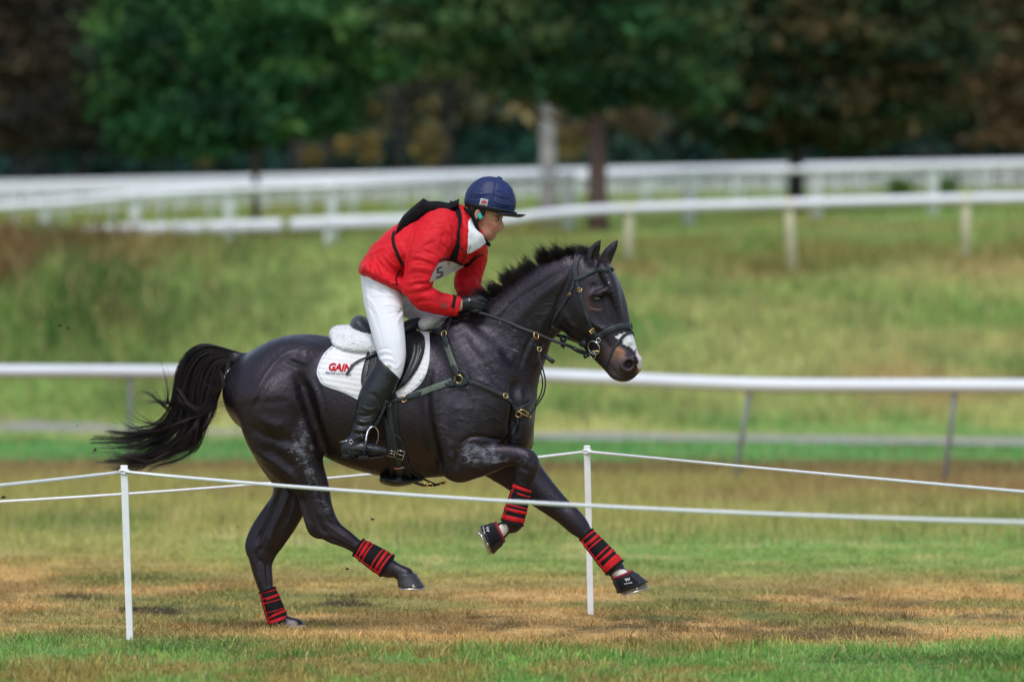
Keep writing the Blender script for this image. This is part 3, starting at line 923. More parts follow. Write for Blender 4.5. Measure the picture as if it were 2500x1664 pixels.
# small yellow autumn trees seen between the trunks
ylab = ['small yellow autumn tree low behind the broad fir', 'yellow sapling first to the right of the fir skirt', 'yellow sapling second to the right of the fir skirt',
        'narrow tall yellow sapling above the gap in the rails', 'tallest yellow sapling left of the birch', 'yellow bush glowing between the birch and the pine trunk', 'tan leaved sapling right of the pine trunk', 'pale orange sapling midway between the two dark trunks']
for i, (x, yc_, hw, hh, colz) in enumerate([(495, 385, 12, 24, FY), (765, 378, 18, 30, FY), (838, 362, 15, 20, FY), (902, 360, 17, 40, FY), (1042, 350, 26, 66, FY), (1402, 345, 30, 52, FY), (1560, 300, 60, 46, FO + FY[1:2]), (1795, 368, 14, 18, FO + FY[1:2])]):
    d = 236 + i * 2.2
    X = (x - 1250) * d / FPX; gz = float(ground_z(X, d))
    zc = CAMZ - (yc_ - 800) * d / FPX - gz
    s = d / FPX
    tree('sapling', ylab[i], x, d, 0.16, [(0, zc, hw * s, hw * s, hh * s)], colz, 900, 0.12, 20 + i, zc + hh * s, group='autumn saplings at the forest edge', bark='bark_dark', limbs=4, nclump=14, clump_r=0.22)
# tall dark trunks of the forest edge
tl = ['slim dark trunk right of the fir', 'dark trunk between the first and second yellow saplings', 'dark trunk left of the tallest yellow sapling', 'dark trunk close right of the tallest yellow sapling', 'slim dark trunk far left in the brown wood', 'dark trunk half hidden under the left edge of the fir', 'dark trunk behind the right dark pine', 'dark trunk near the right edge']
for i, (x, w) in enumerate([(722, 0.5), (800, 0.4), (975, 0.45), (1092, 0.6), (130, 0.4), (370, 0.5), (2120, 0.4), (2410, 0.45)]):
    tree('forest_tree', tl[i] + ', crown lost in the wood', x, 250 + 3 * i, w, [(0, 10.5, 2.6, 2.2, 3.0), (0.5, 14.5, 2.4, 2.0, 2.6)], (FD if i % 2 else FB + FD), 5000, 0.2, 40 + i, 18, group='dark trees of the forest edge', bark='bark_dark', limbs=8, nclump=40)
# the wood behind reads as one mass
def wood():
    Vs, Qs, Cs = [], [], []; off = 0
    r = np.random.default_rng(77)
    for row, (d, z0, z1) in enumerate([(262, 0, 18), (276, 0, 20), (292, 0, 22)]):
        for x in np.arange(-1500, 4001, 105):
            xx = x + r.uniform(-30, 30)
            X = (xx - 1250) * d / FPX; gz = float(ground_z(X, d))
            for zc in (1.4, 5.0, 8.8, 12.6, 16.6):
                low = zc < 3
                cols = FD if (low or r.random() < 0.3) else (FB + FD if xx < 500 else ([G((84, 84, 58)), G((70, 78, 54)), G((96, 86, 56)), G((60, 70, 52))] if xx < 1500 else FR + FO[2:]))
                if 650 < xx < 1600 and not low: cols = [G((112, 100, 70)), G((82, 80, 62)), G((66, 72, 62)), G((128, 112, 72)), G((92, 94, 74))]
                V, Q, C = leaf_cloud((X, d + CAMY, gz + zc + r.uniform(-0.6, 0.6)), (1.9, 1.8, 2.3), 650, 0.30, cols, int(r.integers(1e6)), nclump=12, clump_r=0.3)
                Vs.append(V); Qs.append(Q + off); Cs.append(C * (1.5 + 0.5 * r.random()) * (1.3 if 650 < xx < 1700 else 1.0)); off += len(V)
    me = mesh_np('woodland', np.concatenate(Vs), np.concatenate(Qs), smooth=False)
    set_col(me, np.clip(np.concatenate(Cs), 0, 1))
    tag(link('woodland', me, M['leaf']), 'dark autumn wood closing off the view behind the rails', kind='stuff')
wood()
for lb, x, y, d, w in [('small round green bush left of the rightmost tall post', 2198, 458, 170, 0.35), ('small round green bush right of the rightmost tall post', 2310, 462, 170, 0.38)]:
    X = (x - 1250) * d / FPX; gz = float(ground_z(X, d)); zc = CAMZ - (y - 800) * d / FPX
    V, Q, C = leaf_cloud((X, d + CAMY, zc), (w, w, w), 700, 0.06, [G((90, 120, 40)), G((60, 90, 30))], x, nclump=9, clump_r=0.3)
    root = tag(empty('bush', (X, d + CAMY, gz)), lb, 'bush', 'small bushes among the far rails')
    me = mesh_np('foliage', V, Q, smooth=False); set_col(me, C); link('foliage', me, M['leaf'], root)
    mb = MB(); mb.tube([(X, d + CAMY, gz - 0.1), (X, d + CAMY, zc)], [0.04, 0.02], 6); mb.build('stem', M['bark_dark'], root)

# ------------------------------------------------------------------ roped lane: stakes and ropes
def rope_path(pts, sags, n=14):
    out = []
    for a, b, sag in zip(pts[:-1], pts[1:], sags):
        a = Vector(a); b = Vector(b)
        for i in range(n):
            t = i / n
            p = a.lerp(b, t); p.z -= 4 * sag * t * (1 - t)
            out.append(p)
    out.append(Vector(pts[-1]))
    return out

def rope_fence(label, xt, yt, yb, ropes, lean):
    D = CAMZ * FPX / (yb - 800)
    top = at(xt, yt, D); X0 = (xt + lean - 1250) * D / FPX
    root = empty('rope_fence', (X0, D + CAMY, 0))
    tag(root, label, 'fence', 'roped stakes lining the gallop')
    mb = MB()
    w = 0.036
    n = 6
    V = []
    b = Vector((X0, D + CAMY, -0.12))
    for p, s in ((b, 0.9), (top + Vector((0, 0, -0.004)), 1.0), (top, 0.85)):
        for sx, sy in ((-1, -1), (1, -1), (1, 1), (-1, 1)):
            V.append(p + Vector((sx * w / 2 * s, sy * w / 2 * s, 0)))
    Fs = [(4 * k + j, 4 * k + (j + 1) % 4, 4 * k + 4 + (j + 1) % 4, 4 * k + 4 + j) for k in range(2) for j in range(4)] + [(8, 9, 10, 11)]
    mb.add(V, Fs)
    mb.build('stake', M['stake'], root)
    hook = MB()
    c = top + Vector((0, 0, -0.035))
    for dz in (-0.008, 0.008):
        hook.torus(c + Vector((0, 0, dz)), w * 0.62, 0.006, axis=(0, 0, 1), n=16, m=6)
    hook.build('rope_loop', M['rope'], root)
    for (p0, p1, r_, sag) in ropes:
        a = at(*p0); e = at(*p1)
        mb = MB()
        pts = rope_path([c + (a - c) * 1.5, a, c, e, c + (e - c) * 1.5], (0, sag[0], sag[1], 0))
        mb.tube(pts, r_, 8)
        mb.build('rope', M['rope'], root)
    return root
rope_fence('white stake and rope in front of the galloping horse, left of its tail', 303, 1135, 1565, [((-150, 1199, 26.5), (2760, 1281, 21.8), 0.0088, (0.003, 0.042))], 16)
rope_fence('white stake and rope on the far side of the horse, behind its stretched foreleg', 1433, 1087, 1500, [((-160, 1232, 31.3), (2800, 1226, 26.0), 0.0080, (0.032, 0.004))], 10)
# ------------------------------------------------------------------ HORSE
def yc(x):
    return -0.17 * (x - 950.0) / 453.0

def W(x, y, r, dy=0.0, ky=1.0):
    """row for Field.chain from photograph pixels; dy = depth from the horse's middle plane"""
    Y = yc(x) + dy
    p = P(x, y, Y)
    return (p.x, p.y, p.z, px(r, Y), ky)

lo = (-1.60, -0.62, -0.02); hi = (0.80, 0.62, 2.16)
HF = Field(lo, hi, 0.0062)
def hc(pts, k=0.03, sub=4, op='u'):
    HF.chain([W(*p) for p in pts], k, sub, op)

# trunk
hc([(646, 958, 103, 0, 1.12), (720, 941, 124, 0, 0.98), (800, 955, 134, 0, 0.92), (880, 985, 155, 0, 0.84), (960, 996, 168, 0, 0.78), (1040, 990, 176, 0, 0.70), (1110, 975, 178, 0, 0.58), (1170, 975, 140, 0, 0.66), (1200, 985, 102, 0, 0.90)], 0.01, 6)
# neck
hc([(1199, 888, 122, 0, 0.56), (1231, 841, 108, 0, 0.52), (1267, 791, 91, 0, 0.50), (1312, 749, 83, 0, 0.50), (1362, 712, 82, 0, 0.50), (1398, 682, 66, 0, 0.60)], 0.06, 5)
hc([(1108, 800, 26, 0, 0.7), (1165, 762, 24, 0, 0.6), (1240, 722, 22, 0, 0.55), (1310, 678, 20, 0, 0.55), (1370, 648, 18, 0, 0.6), (1410, 636, 16, 0, 0.8)], 0.04, 4)   # crest
# hind quarters
for s in (-1, 1):
    hc([(655, 925, 66, .13 * s, 1.0), (700, 895, 62, .13 * s, 1.0), (745, 880, 44, .15 * s, 1.0)], 0.06)
hc([(668, 975, 92, -.155, .95), (676, 1040, 84, -.165, .86), (700, 1100, 70, -.165, .78), (747, 1163, 49, -.155, .72), (770, 1200, 36, -.15, .72), (777, 1232, 34, -.148, .66), (788, 1271, 35, -.145, .55), (812, 1297, 28, -.14, .62), (842, 1314, 22, -.137, .75), (872, 1334, 17.5, -.135, .85), (915, 1364, 17.5, -.132, .85), (942, 1383, 25, -.13, .80), (966, 1391, 18.5, -.13, .85), (990, 1404, 21, -.13, .95)], 0.05, 5)
hc([(747, 1060, 38, -.175, 1.0), (752, 1095, 33, -.17, .9), (748, 1140, 30, -.165, .8)], 0.05)   # stifle
hc([(742, 1210, 14, -.15, .6), (750, 1255, 12, -.147, .6), (766, 1290, 16, -.145, .75), (775, 1302, 12, -.143, .7)], 0.025)   # achilles and point of hock
hc([(668, 975, 90, .135, .95), (672, 1040, 80, .14, .86), (688, 1100, 66, .14, .78), (712, 1165, 50, .135, .72), (710, 1215, 45, .13, .66), (693, 1258, 41, .13, .62), (664, 1305, 39, .13, .55), (642, 1338, 37, .128, .50), (638, 1375, 27, .125, .58), (645, 1415, 21.5, .123, .70), (652, 1445, 17, .122, .8), (668, 1488, 17, .12, .8), (679, 1514, 24, .12, .8), (702, 1522, 18.5, .12, .85), (722, 1530, 22, .12, .95)], 0.045, 5)
hc([(684, 1212, 16, .13, .6), (655, 1248, 15, .13, .6), (624, 1290, 12, .128, .6), (609, 1326, 11, .126, .7), (612, 1345, 11, .126, .7)], 0.025)
# fore limbs
hc([(1120, 830, 50, -.13, .6), (1165, 900, 74, -.15, .55), (1182, 960, 78, -.15, .62), (1150, 1035, 84, -.155, .62), (1120, 1112, 58, -.16, .72)], 0.06)   # shoulder
hc([(1125, 1125, 52, -.165, .70), (1180, 1118, 42, -.17, .70), (1234, 1111, 28, -.175, .75), (1268, 1113, 25, -.178, .85), (1288, 1126, 28, -.18, .85), (1287, 1146, 27, -.18, .80), (1280, 1172, 19.5, -.18, .80), (1272, 1202, 16.5, -.178, .9), (1259, 1250, 17.5, -.175, .9), (1254, 1274, 24, -.173, .80), (1236, 1286, 17.5, -.173, .85), (1216, 1299, 22, -.172, .95)], 0.03, 5)
hc([(1185, 1000, 80, .12, .6), (1200, 1080, 72, .12, .62), (1262, 1142, 56, .125, .66), (1284, 1166, 48, .13, .66), (1334, 1213, 36, .13, .70), (1372, 1246, 29, .13, .75), (1391, 1262, 28.5, .13, .80), (1410, 1281, 26, .13, .78), (1428, 1301, 19.5, .13, .8), (1462, 1342, 16.5, .13, .9), (1488, 1372, 17.5, .13, .9), (1500, 1386, 23, .13, .8), (1511, 1396, 17.5, .13, .85), (1524, 1410, 21, .13, .95)], 0.035, 5)
# breast, forward of the shoulders
hc([(1257, 980, 36, -.03, 1.5), (1264, 1030, 40, .0, 1.5), (1262, 1068, 38, .02, 1.6)], 0.03)
hc([(1276, 1050, 27, .075, 1.1), (1276, 1078, 27, .075, 1.1)], 0.018)
hc([(1225, 985, 38, -.125, 1.0), (1215, 1035, 36, -.13, .9)], 0.025)
# head
def HW(x, y, r, dy=0.0, ky=1.0):
    """head rows: the head is turned a little more towards the lens than the body"""
    Y = yc(1400) - 0.30 * (x - 1400.0) / 453.0 + dy
    p = P(x, y, Y)
    return (p.x, p.y, p.z, px(r, Y), ky)
def hh(pts, k=0.03, sub=4, op='u'):
    HF.chain([HW(*p) for p in pts], k, sub, op)
hh([(1426, 664, 44, 0, .80), (1438, 700, 68, 0, .62), (1450, 735, 76, 0, .55), (1470, 775, 66, 0, .54), (1487, 812, 56, 0, .55), (1500, 842, 50, 0, .55), (1512, 866, 46, 0, .56), (1522, 888, 43, 0, .62)], 0.02, 5)
hh([(1408, 768, 52, 0, .66), (1420, 790, 46, 0, .60)], 0.035)           # cheek
hh([(1378, 720, 36, 0, .8), (1390, 750, 34, 0, .7)], 0.03)
hh([(1440, 828, 26, 0, .8), (1466, 862, 22, 0, .8), (1496, 892, 22, 0, .9), (1510, 905, 22, 0, 1.1), (1524, 908, 20, 0, 1.2)], 0.02)   # lower jaw and chin
hh([(1470, 655, 20, 0, 1.9), (1492, 700, 20, 0, 2.0), (1506, 745, 14, 0, 2.2), (1518, 795, 12, 0, 1.7), (1534, 835, 11, 0, 1.7)], 0.025)   # broad forehead and nose ridge
hh([(1556, 880, 12, .0, 2.6), (1558, 898, 9, 0, 2.6)], 0.02)
hh([(1517, 728, 9, .062, 1.0), (1508, 715, 10, .062, 1.0)], 0.012)     # far eye socket
hh([(1474, 712, 9, -.082, .9), (1460, 717, 9, -.088, .8), (1446, 722, 7, -.088, .8)], 0.022)   # near brow
hh([(1432, 770, 5, -.088, .8), (1475, 805, 5, -.072, .8)], 0.02)       # facial crest
hh([(1533 + 15 * math.cos(t_) + 3 * math.sin(t_), 890 - 13 * math.sin(t_), 4.6, -.056 + .016 * math.cos(t_), .9) for t_ in [i_ * math.pi / 5 for i_ in range(11)]], 0.012, 3)   # nostril rim
hh([(1559, 884, 7, .03, .9), (1561, 894, 7, .03, .9)], 0.01)
hh([(1480, 884, 2.2, -.062, 1.2), (1505, 908, 2.2, -.060, 1.2), (1528, 915, 2.2, -.052, 1.2), (1548, 915, 2.0, -.03, 1.6)], 0.006, op='s')   # mouth line
hh([(1454, 729, 6, -.108, .8), (1463, 730, 6, -.106, .8)], 0.010, op='s')    # eye hollow
# ears
hh([(1442, 645, 15, -.045, .8), (1447, 622, 15.5, -.05, .75), (1456, 602, 10.5, -.055, .7), (1467, 584, 1.5, -.06, .7)], 0.012)
hh([(1453, 632, 8.5, -.062, .8), (1455, 616, 8.0, -.068, .8), (1461, 601, 4.0, -.07, .8)], 0.006, op='s')
hh([(1474, 646, 15, .045, .8), (1484, 622, 15, .045, .75), (1497, 602, 10, .045, .7), (1509.5, 584, 1.5, .045, .7)], 0.012)
hh([(1491, 634, 8.0, .022, .8), (1494, 618, 7.5, .020, .8), (1501, 603, 4.0, .02, .8)], 0.006, op='s')
# dock of the tail
hc([(640, 885, 28, 0, .9), (608, 885, 20, 0, .9), (572, 872, 16.5, 0, .9), (535, 858, 13.5, 0, .9), (508, 850, 9, 0, .9)], 0.035)

# clean body surface before hooves; used for fitting the tack
HV, HQ = HF.surf()
HV = smooth_mesh(HV, HQ, 2)
strokes = [
    # hind quarter
    ([(608, 1002), (640, 930), (672, 885), (700, 862), (735, 852)], 7, 0.0045),
    ([(612, 1010), (650, 940), (690, 900)], 10, -0.005),
    ([(733, 852), (742, 872), (735, 890)], 15, 0.006),
    ([(722, 878), (712, 898)], 16, -0.006),
    ([(706, 905), (712, 930), (722, 955)], 15, 0.004),
    ([(725, 905), (742, 950), (760, 1010), (782, 1075), (792, 1120)], 15, -0.024, -9, 0.0),
    ([(700, 960), (735, 1000), (752, 1045)], 16, 0.009),
    ([(600, 1030), (640, 1060), (690, 1075), (715, 1065)], 16, -0.012),
    ([(628, 1015), (660, 1035), (700, 1038)], 14, 0.006),
    ([(590, 1075), (640, 1112), (700, 1152), (735, 1196)], 9, 0.008, -9, .02),
    ([(640, 1085), (690, 1118), (720, 1150)], 14, -0.010, -9, .0),
    ([(566, 960), (575, 1010), (600, 1050)], 12, 0.004),
    ([(780, 1090), (800, 1120), (815, 1130)], 10, 0.006),
    # gaskin and hock
    ([(752, 1160), (772, 1200), (786, 1250)], 6, -0.0085, -9, 0),
    ([(734, 1195), (746, 1240), (760, 1282)], 5, -0.0102, -9, 0),
    ([(790, 1210), (800, 1250), (820, 1280)], 6, 0.0068, -9, 0),
    ([(775, 1255), (785, 1290), (800, 1300)], 7, -0.0068, -9, 0),
    ([(800, 1312), (840, 1330), (872, 1350)], 4, -0.0068, -9, 0),
    ([(690, 1190), (665, 1240), (640, 1290), (625, 1330)], 7, -0.0136, 0, 9),
    ([(705, 1200), (690, 1245), (668, 1290), (655, 1340)], 6, 0.0102, 0, 9),
    ([(640, 1330), (628, 1355), (640, 1380)], 6, -0.0085, 0, 9),
    ([(650, 1360), (652, 1400), (655, 1440)], 5, -0.0085, 0, 9),
    ([(690, 1180), (710, 1195), (735, 1190)], 5, -0.0068, 0, 9),
    ([(745, 1215), (752, 1260), (768, 1292)], 3, 0.004, -9, 0), ([(800, 1280), (830, 1303), (868, 1325)], 3, 0.004, -9, 0), ([(668, 1215), (648, 1262), (628, 1305)], 3.5, 0.006, 0, 9), ([(722, 1215), (712, 1258), (690, 1300)], 5, 0.006, 0, 9), ([(618, 1350), (628, 1390), (636, 1430)], 3, 0.004, 0, 9), ([(636, 1345), (642, 1395), (648, 1435)], 3, -0.004, 0, 9), ([(650, 1300), (660, 1320), (668, 1345)], 5, 0.004, 0, 9),
    ([(1345, 1200), (1368, 1228), (1385, 1245)], 3, 0.004, 0, 9), ([(1320, 1190), (1350, 1225), (1378, 1262)], 4, -0.004, 0, 9), ([(1392, 1262), (1402, 1275), (1415, 1292)], 4, -0.003, 0, 9),
    ([(1266, 1112), (1262, 1140), (1266, 1165)], 4, -0.004, -9, -.2), ([(1296, 1130), (1300, 1150), (1292, 1172)], 4, 0.003, -9, -.2), ([(1276, 1120), (1285, 1128), (1280, 1140)], 4, 0.004, -9, -.2),
    # flank and ribs
    ([(745, 930), (765, 975), (775, 1030)], 5, -0.003), ([(757, 925), (778, 975), (786, 1035)], 5, 0.003), ([(768, 920), (790, 975), (798, 1035)], 5, -0.0025),
    ([(1052, 900), (1040, 960), (1046, 1040), (1060, 1110), (1078, 1165)], 17, -0.020),
    ([(1072, 880), (1060, 950), (1066, 1030), (1080, 1100)], 12, 0.006),
    ([(990, 1090), (1040, 1120), (1075, 1160)], 14, -0.004),
    # shoulder, groove before the breast
    ([(1120, 800), (1150, 850), (1195, 905), (1235, 955)], 16, -0.009),
    ([(1095, 830), (1110, 880), (1120, 930)], 14, 0.006),
    ([(1256, 915), (1260, 960), (1259, 1010), (1252, 1072)], 12, -0.030),
    ([(1262, 900), (1258, 940), (1262, 985)], 7, 0.006),
    ([(1150, 925), (1195, 940), (1235, 975), (1246, 1015)], 12, 0.007),
    ([(1090, 955), (1120, 946), (1150, 950)], 5, 0.004),
    ([(1094, 1010), (1130, 990), (1145, 975), (1178, 972)], 2.4, 0.0018), ([(1060, 1012), (1080, 1006), (1096, 1012)], 2.4, 0.0018), ([(1140, 1000), (1165, 992)], 2.4, 0.0018),
    ([(1062, 1045), (1080, 1040), (1095, 1050)], 2.4, 0.0018), ([(1065, 1075), (1085, 1068), (1100, 1078)], 2.4, 0.0018), ([(1100, 1030), (1120, 1022), (1150, 1030)], 2.4, 0.0018),
    ([(1175, 985), (1200, 990), (1225, 1010)], 2.4, 0.0018), ([(1180, 1025), (1205, 1020), (1230, 1035)], 2.4, 0.0018), ([(1070, 1120), (1090, 1110), (1105, 1118)], 2.4, 0.0018),
    ([(1124, 1085), (1145, 1068), (1180, 1066), (1230, 1078)], 5, -0.009, -9, -.1),
    ([(1112, 1150), (1118, 1115), (1130, 1092)], 7, -0.009, -9, -.1),
    ([(1104, 1125), (1096, 1100), (1100, 1075)], 8, 0.005),
    ([(1135, 1130), (1180, 1132), (1235, 1122)], 7, -0.004, -9, -.2), ([(1140, 1098), (1190, 1096), (1240, 1100)], 9, 0.004, -9, -.2),
    ([(1280, 1110), (1296, 1122)], 7, 0.005, -9, -.2), ([(1272, 1140), (1290, 1150)], 5, -0.004, -9, -.2),
    ([(1345, 1205), (1375, 1235), (1390, 1250)], 6, -0.004, 0, 9), ([(1330, 1235), (1345, 1252)], 6, 0.005, 0, 9), ([(1395, 1250), (1412, 1270)], 7, 0.004, 0, 9),
    # neck
    ([(1395, 650), (1330, 690), (1260, 735), (1225, 775), (1210, 810)], 9, -0.0055),
    ([(1385, 672), (1330, 712), (1280, 760), (1240, 810)], 13, 0.005),
    ([(1362, 770), (1340, 810), (1320, 850), (1300, 900)], 6, -0.010),
    ([(1350, 745), (1325, 790), (1300, 840), (1280, 890)], 9, 0.005),
    ([(1312, 800), (1285, 850), (1268, 900)], 5, -0.005),
    ([(1240, 820), (1250, 870), (1240, 920)], 10, 0.004),
    ([(1180, 770), (1215, 765), (1240, 745)], 8, 0.003),
    ([(1404, 640), (1385, 690), (1362, 740), (1352, 790)], 7, -0.008),
    # head
    ([(1434, 780), (1455, 795), (1480, 808)], 4, 0.003), ([(1440, 745), (1452, 752), (1468, 752)], 3, -0.003), ([(1442, 752), (1455, 758), (1472, 758)], 2.5, 0.002),
    ([(1476, 700), (1478, 730), (1486, 770), (1502, 810)], 8, -0.006), ([(1446, 690), (1452, 706)], 8, -0.006),
    ([(1450, 800), (1475, 830), (1496, 858)], 8, -0.004), ([(1412, 800), (1392, 790), (1376, 760)], 7, 0.004),
    ([(1528, 888), (1534, 889), (1541, 891)], 8, -0.024), ([(1484, 897), (1505, 914), (1530, 921), (1548, 917)], 2.4, -0.0045), ([(1500, 922), (1515, 926), (1530, 924)], 4, 0.003), ([(1500, 850), (1515, 862)], 6, 0.003),
]
# skin wrinkles, veins and damp hair ridges
rr = random.Random(5)
for i in range(110):   # short damp ridges on neck and shoulder
    x0 = rr.uniform(1130, 1345); y0 = 1000 - (x0 - 1110) * 1.12 + rr.uniform(-30, 110)
    if y0 < 690 or y0 > 960 : continue
    strokes.append(([(x0, y0), (x0 + rr.uniform(4, 9), y0 - rr.uniform(-1, 3)), (x0 + rr.uniform(10, 16), y0 + rr.uniform(-3, 5))], 2.2, rr.choice([-1, 1, 1]) * 0.0016))
for i in range(12):   # folds before the stifle
    y0 = 950 + i * 8
    strokes.append(([(684 + i * 1.5, y0 - 8), (705 + i * 2, y0 - 2), (728 + i * 3, y0 + 10)], 2.2, 0.0022, -9, 0))
strokes = [(s_[0], s_[1] * 0.94, s_[2] * 1.28) + tuple(s_[3:]) for s_ in strokes]
HV = sculpt(HV, HQ, strokes)
HV = relax(HV, HQ, 1, 0.25)
HBVH = BVHTree.FromPolygons([tuple(v) for v in HV], [tuple(int(i) for i in q) for q in HQ])

# coat: black bay, brown muzzle and eye rims, white nose patch, dried sweat on fore arm and thigh
def coat_material():
    m = bpy.data.materials.new('horse_coat'); m.use_nodes = True
    N, L, b = nodes_of(m)
    tc = N.new('ShaderNodeTexCoord')
    at_ = N.new('ShaderNodeAttribute'); at_.attribute_name = 'tint'
    nz = N.new('ShaderNodeTexNoise'); nz.inputs['Scale'].default_value = 7; nz.inputs['Detail'].default_value = 6
    L.new(tc.outputs['Object'], nz.inputs['Vector'])
    mr = N.new('ShaderNodeMapRange'); mr.inputs[1].default_value = 0.3; mr.inputs[2].default_value = 0.7; mr.inputs[3].default_value = 0.75; mr.inputs[4].default_value = 1.3
    L.new(nz.outputs[0], mr.inputs[0])
    sc = N.new('ShaderNodeVectorMath'); sc.operation = 'SCALE'
    L.new(at_.outputs['Color'], sc.inputs[0]); L.new(mr.outputs[0], sc.inputs['Scale'])
    # dried sweat: fine pale hair streaks where the 'sweat' mask is
    sw = N.new('ShaderNodeAttribute'); sw.attribute_name = 'sweat'
    mpw = N.new('ShaderNodeMapping'); mpw.inputs['Rotation'].default_value = (0, math.radians(-62), 0); mpw.inputs['Scale'].default_value = (44, 90, 230)
    L.new(tc.outputs['Object'], mpw.inputs['Vector'])
    nw = N.new('ShaderNodeTexNoise'); nw.inputs['Scale'].default_value = 1.0; nw.inputs['Detail'].default_value = 5; nw.inputs['Distortion'].default_value = 0.9
    L.new(mpw.outputs[0], nw.inputs['Vector'])
    nv = N.new('ShaderNodeTexNoise'); nv.inputs['Scale'].default_value = 28; nv.inputs['Detail'].default_value = 3
    L.new(tc.outputs['Object'], nv.inputs['Vector'])
    a1 = N.new('ShaderNodeMath'); a1.operation = 'ADD'; L.new(nw.outputs[0], a1.inputs[0]); L.new(nv.outputs[0], a1.inputs[1])
    a2 = N.new('ShaderNodeMath'); a2.operation = 'MULTIPLY_ADD'; L.new(sw.outputs['Fac'], a2.inputs[0]); a2.inputs[1].default_value = 0.54; L.new(a1.outputs[0], a2.inputs[2])
    a3 = N.new('ShaderNodeMapRange'); a3.inputs[1].default_value = 1.36; a3.inputs[2].default_value = 1.72; L.new(a2.outputs[0], a3.inputs[0])
    a4 = N.new('ShaderNodeMath'); a4.operation = 'MULTIPLY'; L.new(a3.outputs[0], a4.inputs[0]); a4.inputs[1].default_value = 0.7
    mxs = N.new('ShaderNodeMix'); mxs.data_type = 'RGBA'
    L.new(a4.outputs[0], mxs.inputs['Factor']); L.new(sc.outputs[0], mxs.inputs['A']); mxs.inputs['B'].default_value = (0.26, 0.28, 0.35, 1)
    L.new(mxs.outputs['Result'], b.inputs['Base Color'])
    # damp patches are glossier
    n2 = N.new('ShaderNodeTexNoise'); n2.inputs['Scale'].default_value = 4.5; n2.inputs['Detail'].default_value = 4
    L.new(tc.outputs['Object'], n2.inputs['Vector'])
    m2 = N.new('ShaderNodeMapRange'); m2.inputs[1].default_value = 0.35; m2.inputs[2].default_value = 0.65; m2.inputs[3].default_value = 0.27; m2.inputs[4].default_value = 0.47
    L.new(n2.outputs[0], m2.inputs[0]); L.new(m2.outputs[0], b.inputs['Roughness'])
    b.inputs['Specular IOR Level'].default_value = 0.48
    b.inputs['Specular Tint'].default_value = (0.94, 0.83, 1.0, 1)
    # hair: fine streaks lying back and down
    mp = N.new('ShaderNodeMapping'); mp.inputs['Rotation'].default_value = (0, math.radians(35), 0); mp.inputs['Scale'].default_value = (90, 160, 330)
    L.new(tc.outputs['Object'], mp.inputs['Vector'])
    n3 = N.new('ShaderNodeTexNoise'); n3.inputs['Scale'].default_value = 1.0; n3.inputs['Detail'].default_value = 3
    L.new(mp.outputs[0], n3.inputs['Vector'])
    n4 = N.new('ShaderNodeTexNoise'); n4.inputs['Scale'].default_value = 42; n4.inputs['Detail'].default_value = 4; n4.inputs['Distortion'].default_value = 0.8
    L.new(tc.outputs['Object'], n4.inputs['Vector'])
    b1 = N.new('ShaderNodeBump'); b1.inputs['Strength'].default_value = 0.5; b1.inputs['Distance'].default_value = 0.003
    b2 = N.new('ShaderNodeBump'); b2.inputs['Strength'].default_value = 0.6; b2.inputs['Distance'].default_value = 0.0045
    L.new(n3.outputs[0], b1.inputs['Height']); L.new(n4.outputs[0], b2.inputs['Height']); L.new(b1.outputs[0], b2.inputs['Normal'])
    L.new(b2.outputs[0], b.inputs['Normal'])
    return m
M['coat'] = coat_material()

def gauss_mask(x, y, cx, cy, rx, ry, rot=0.0):
    c, s = math.cos(rot), math.sin(rot)
    u = ((x - cx) * c + (y - cy) * s) / rx; v = (-(x - cx) * s + (y - cy) * c) / ry
    return np.exp(-(u * u + v * v))

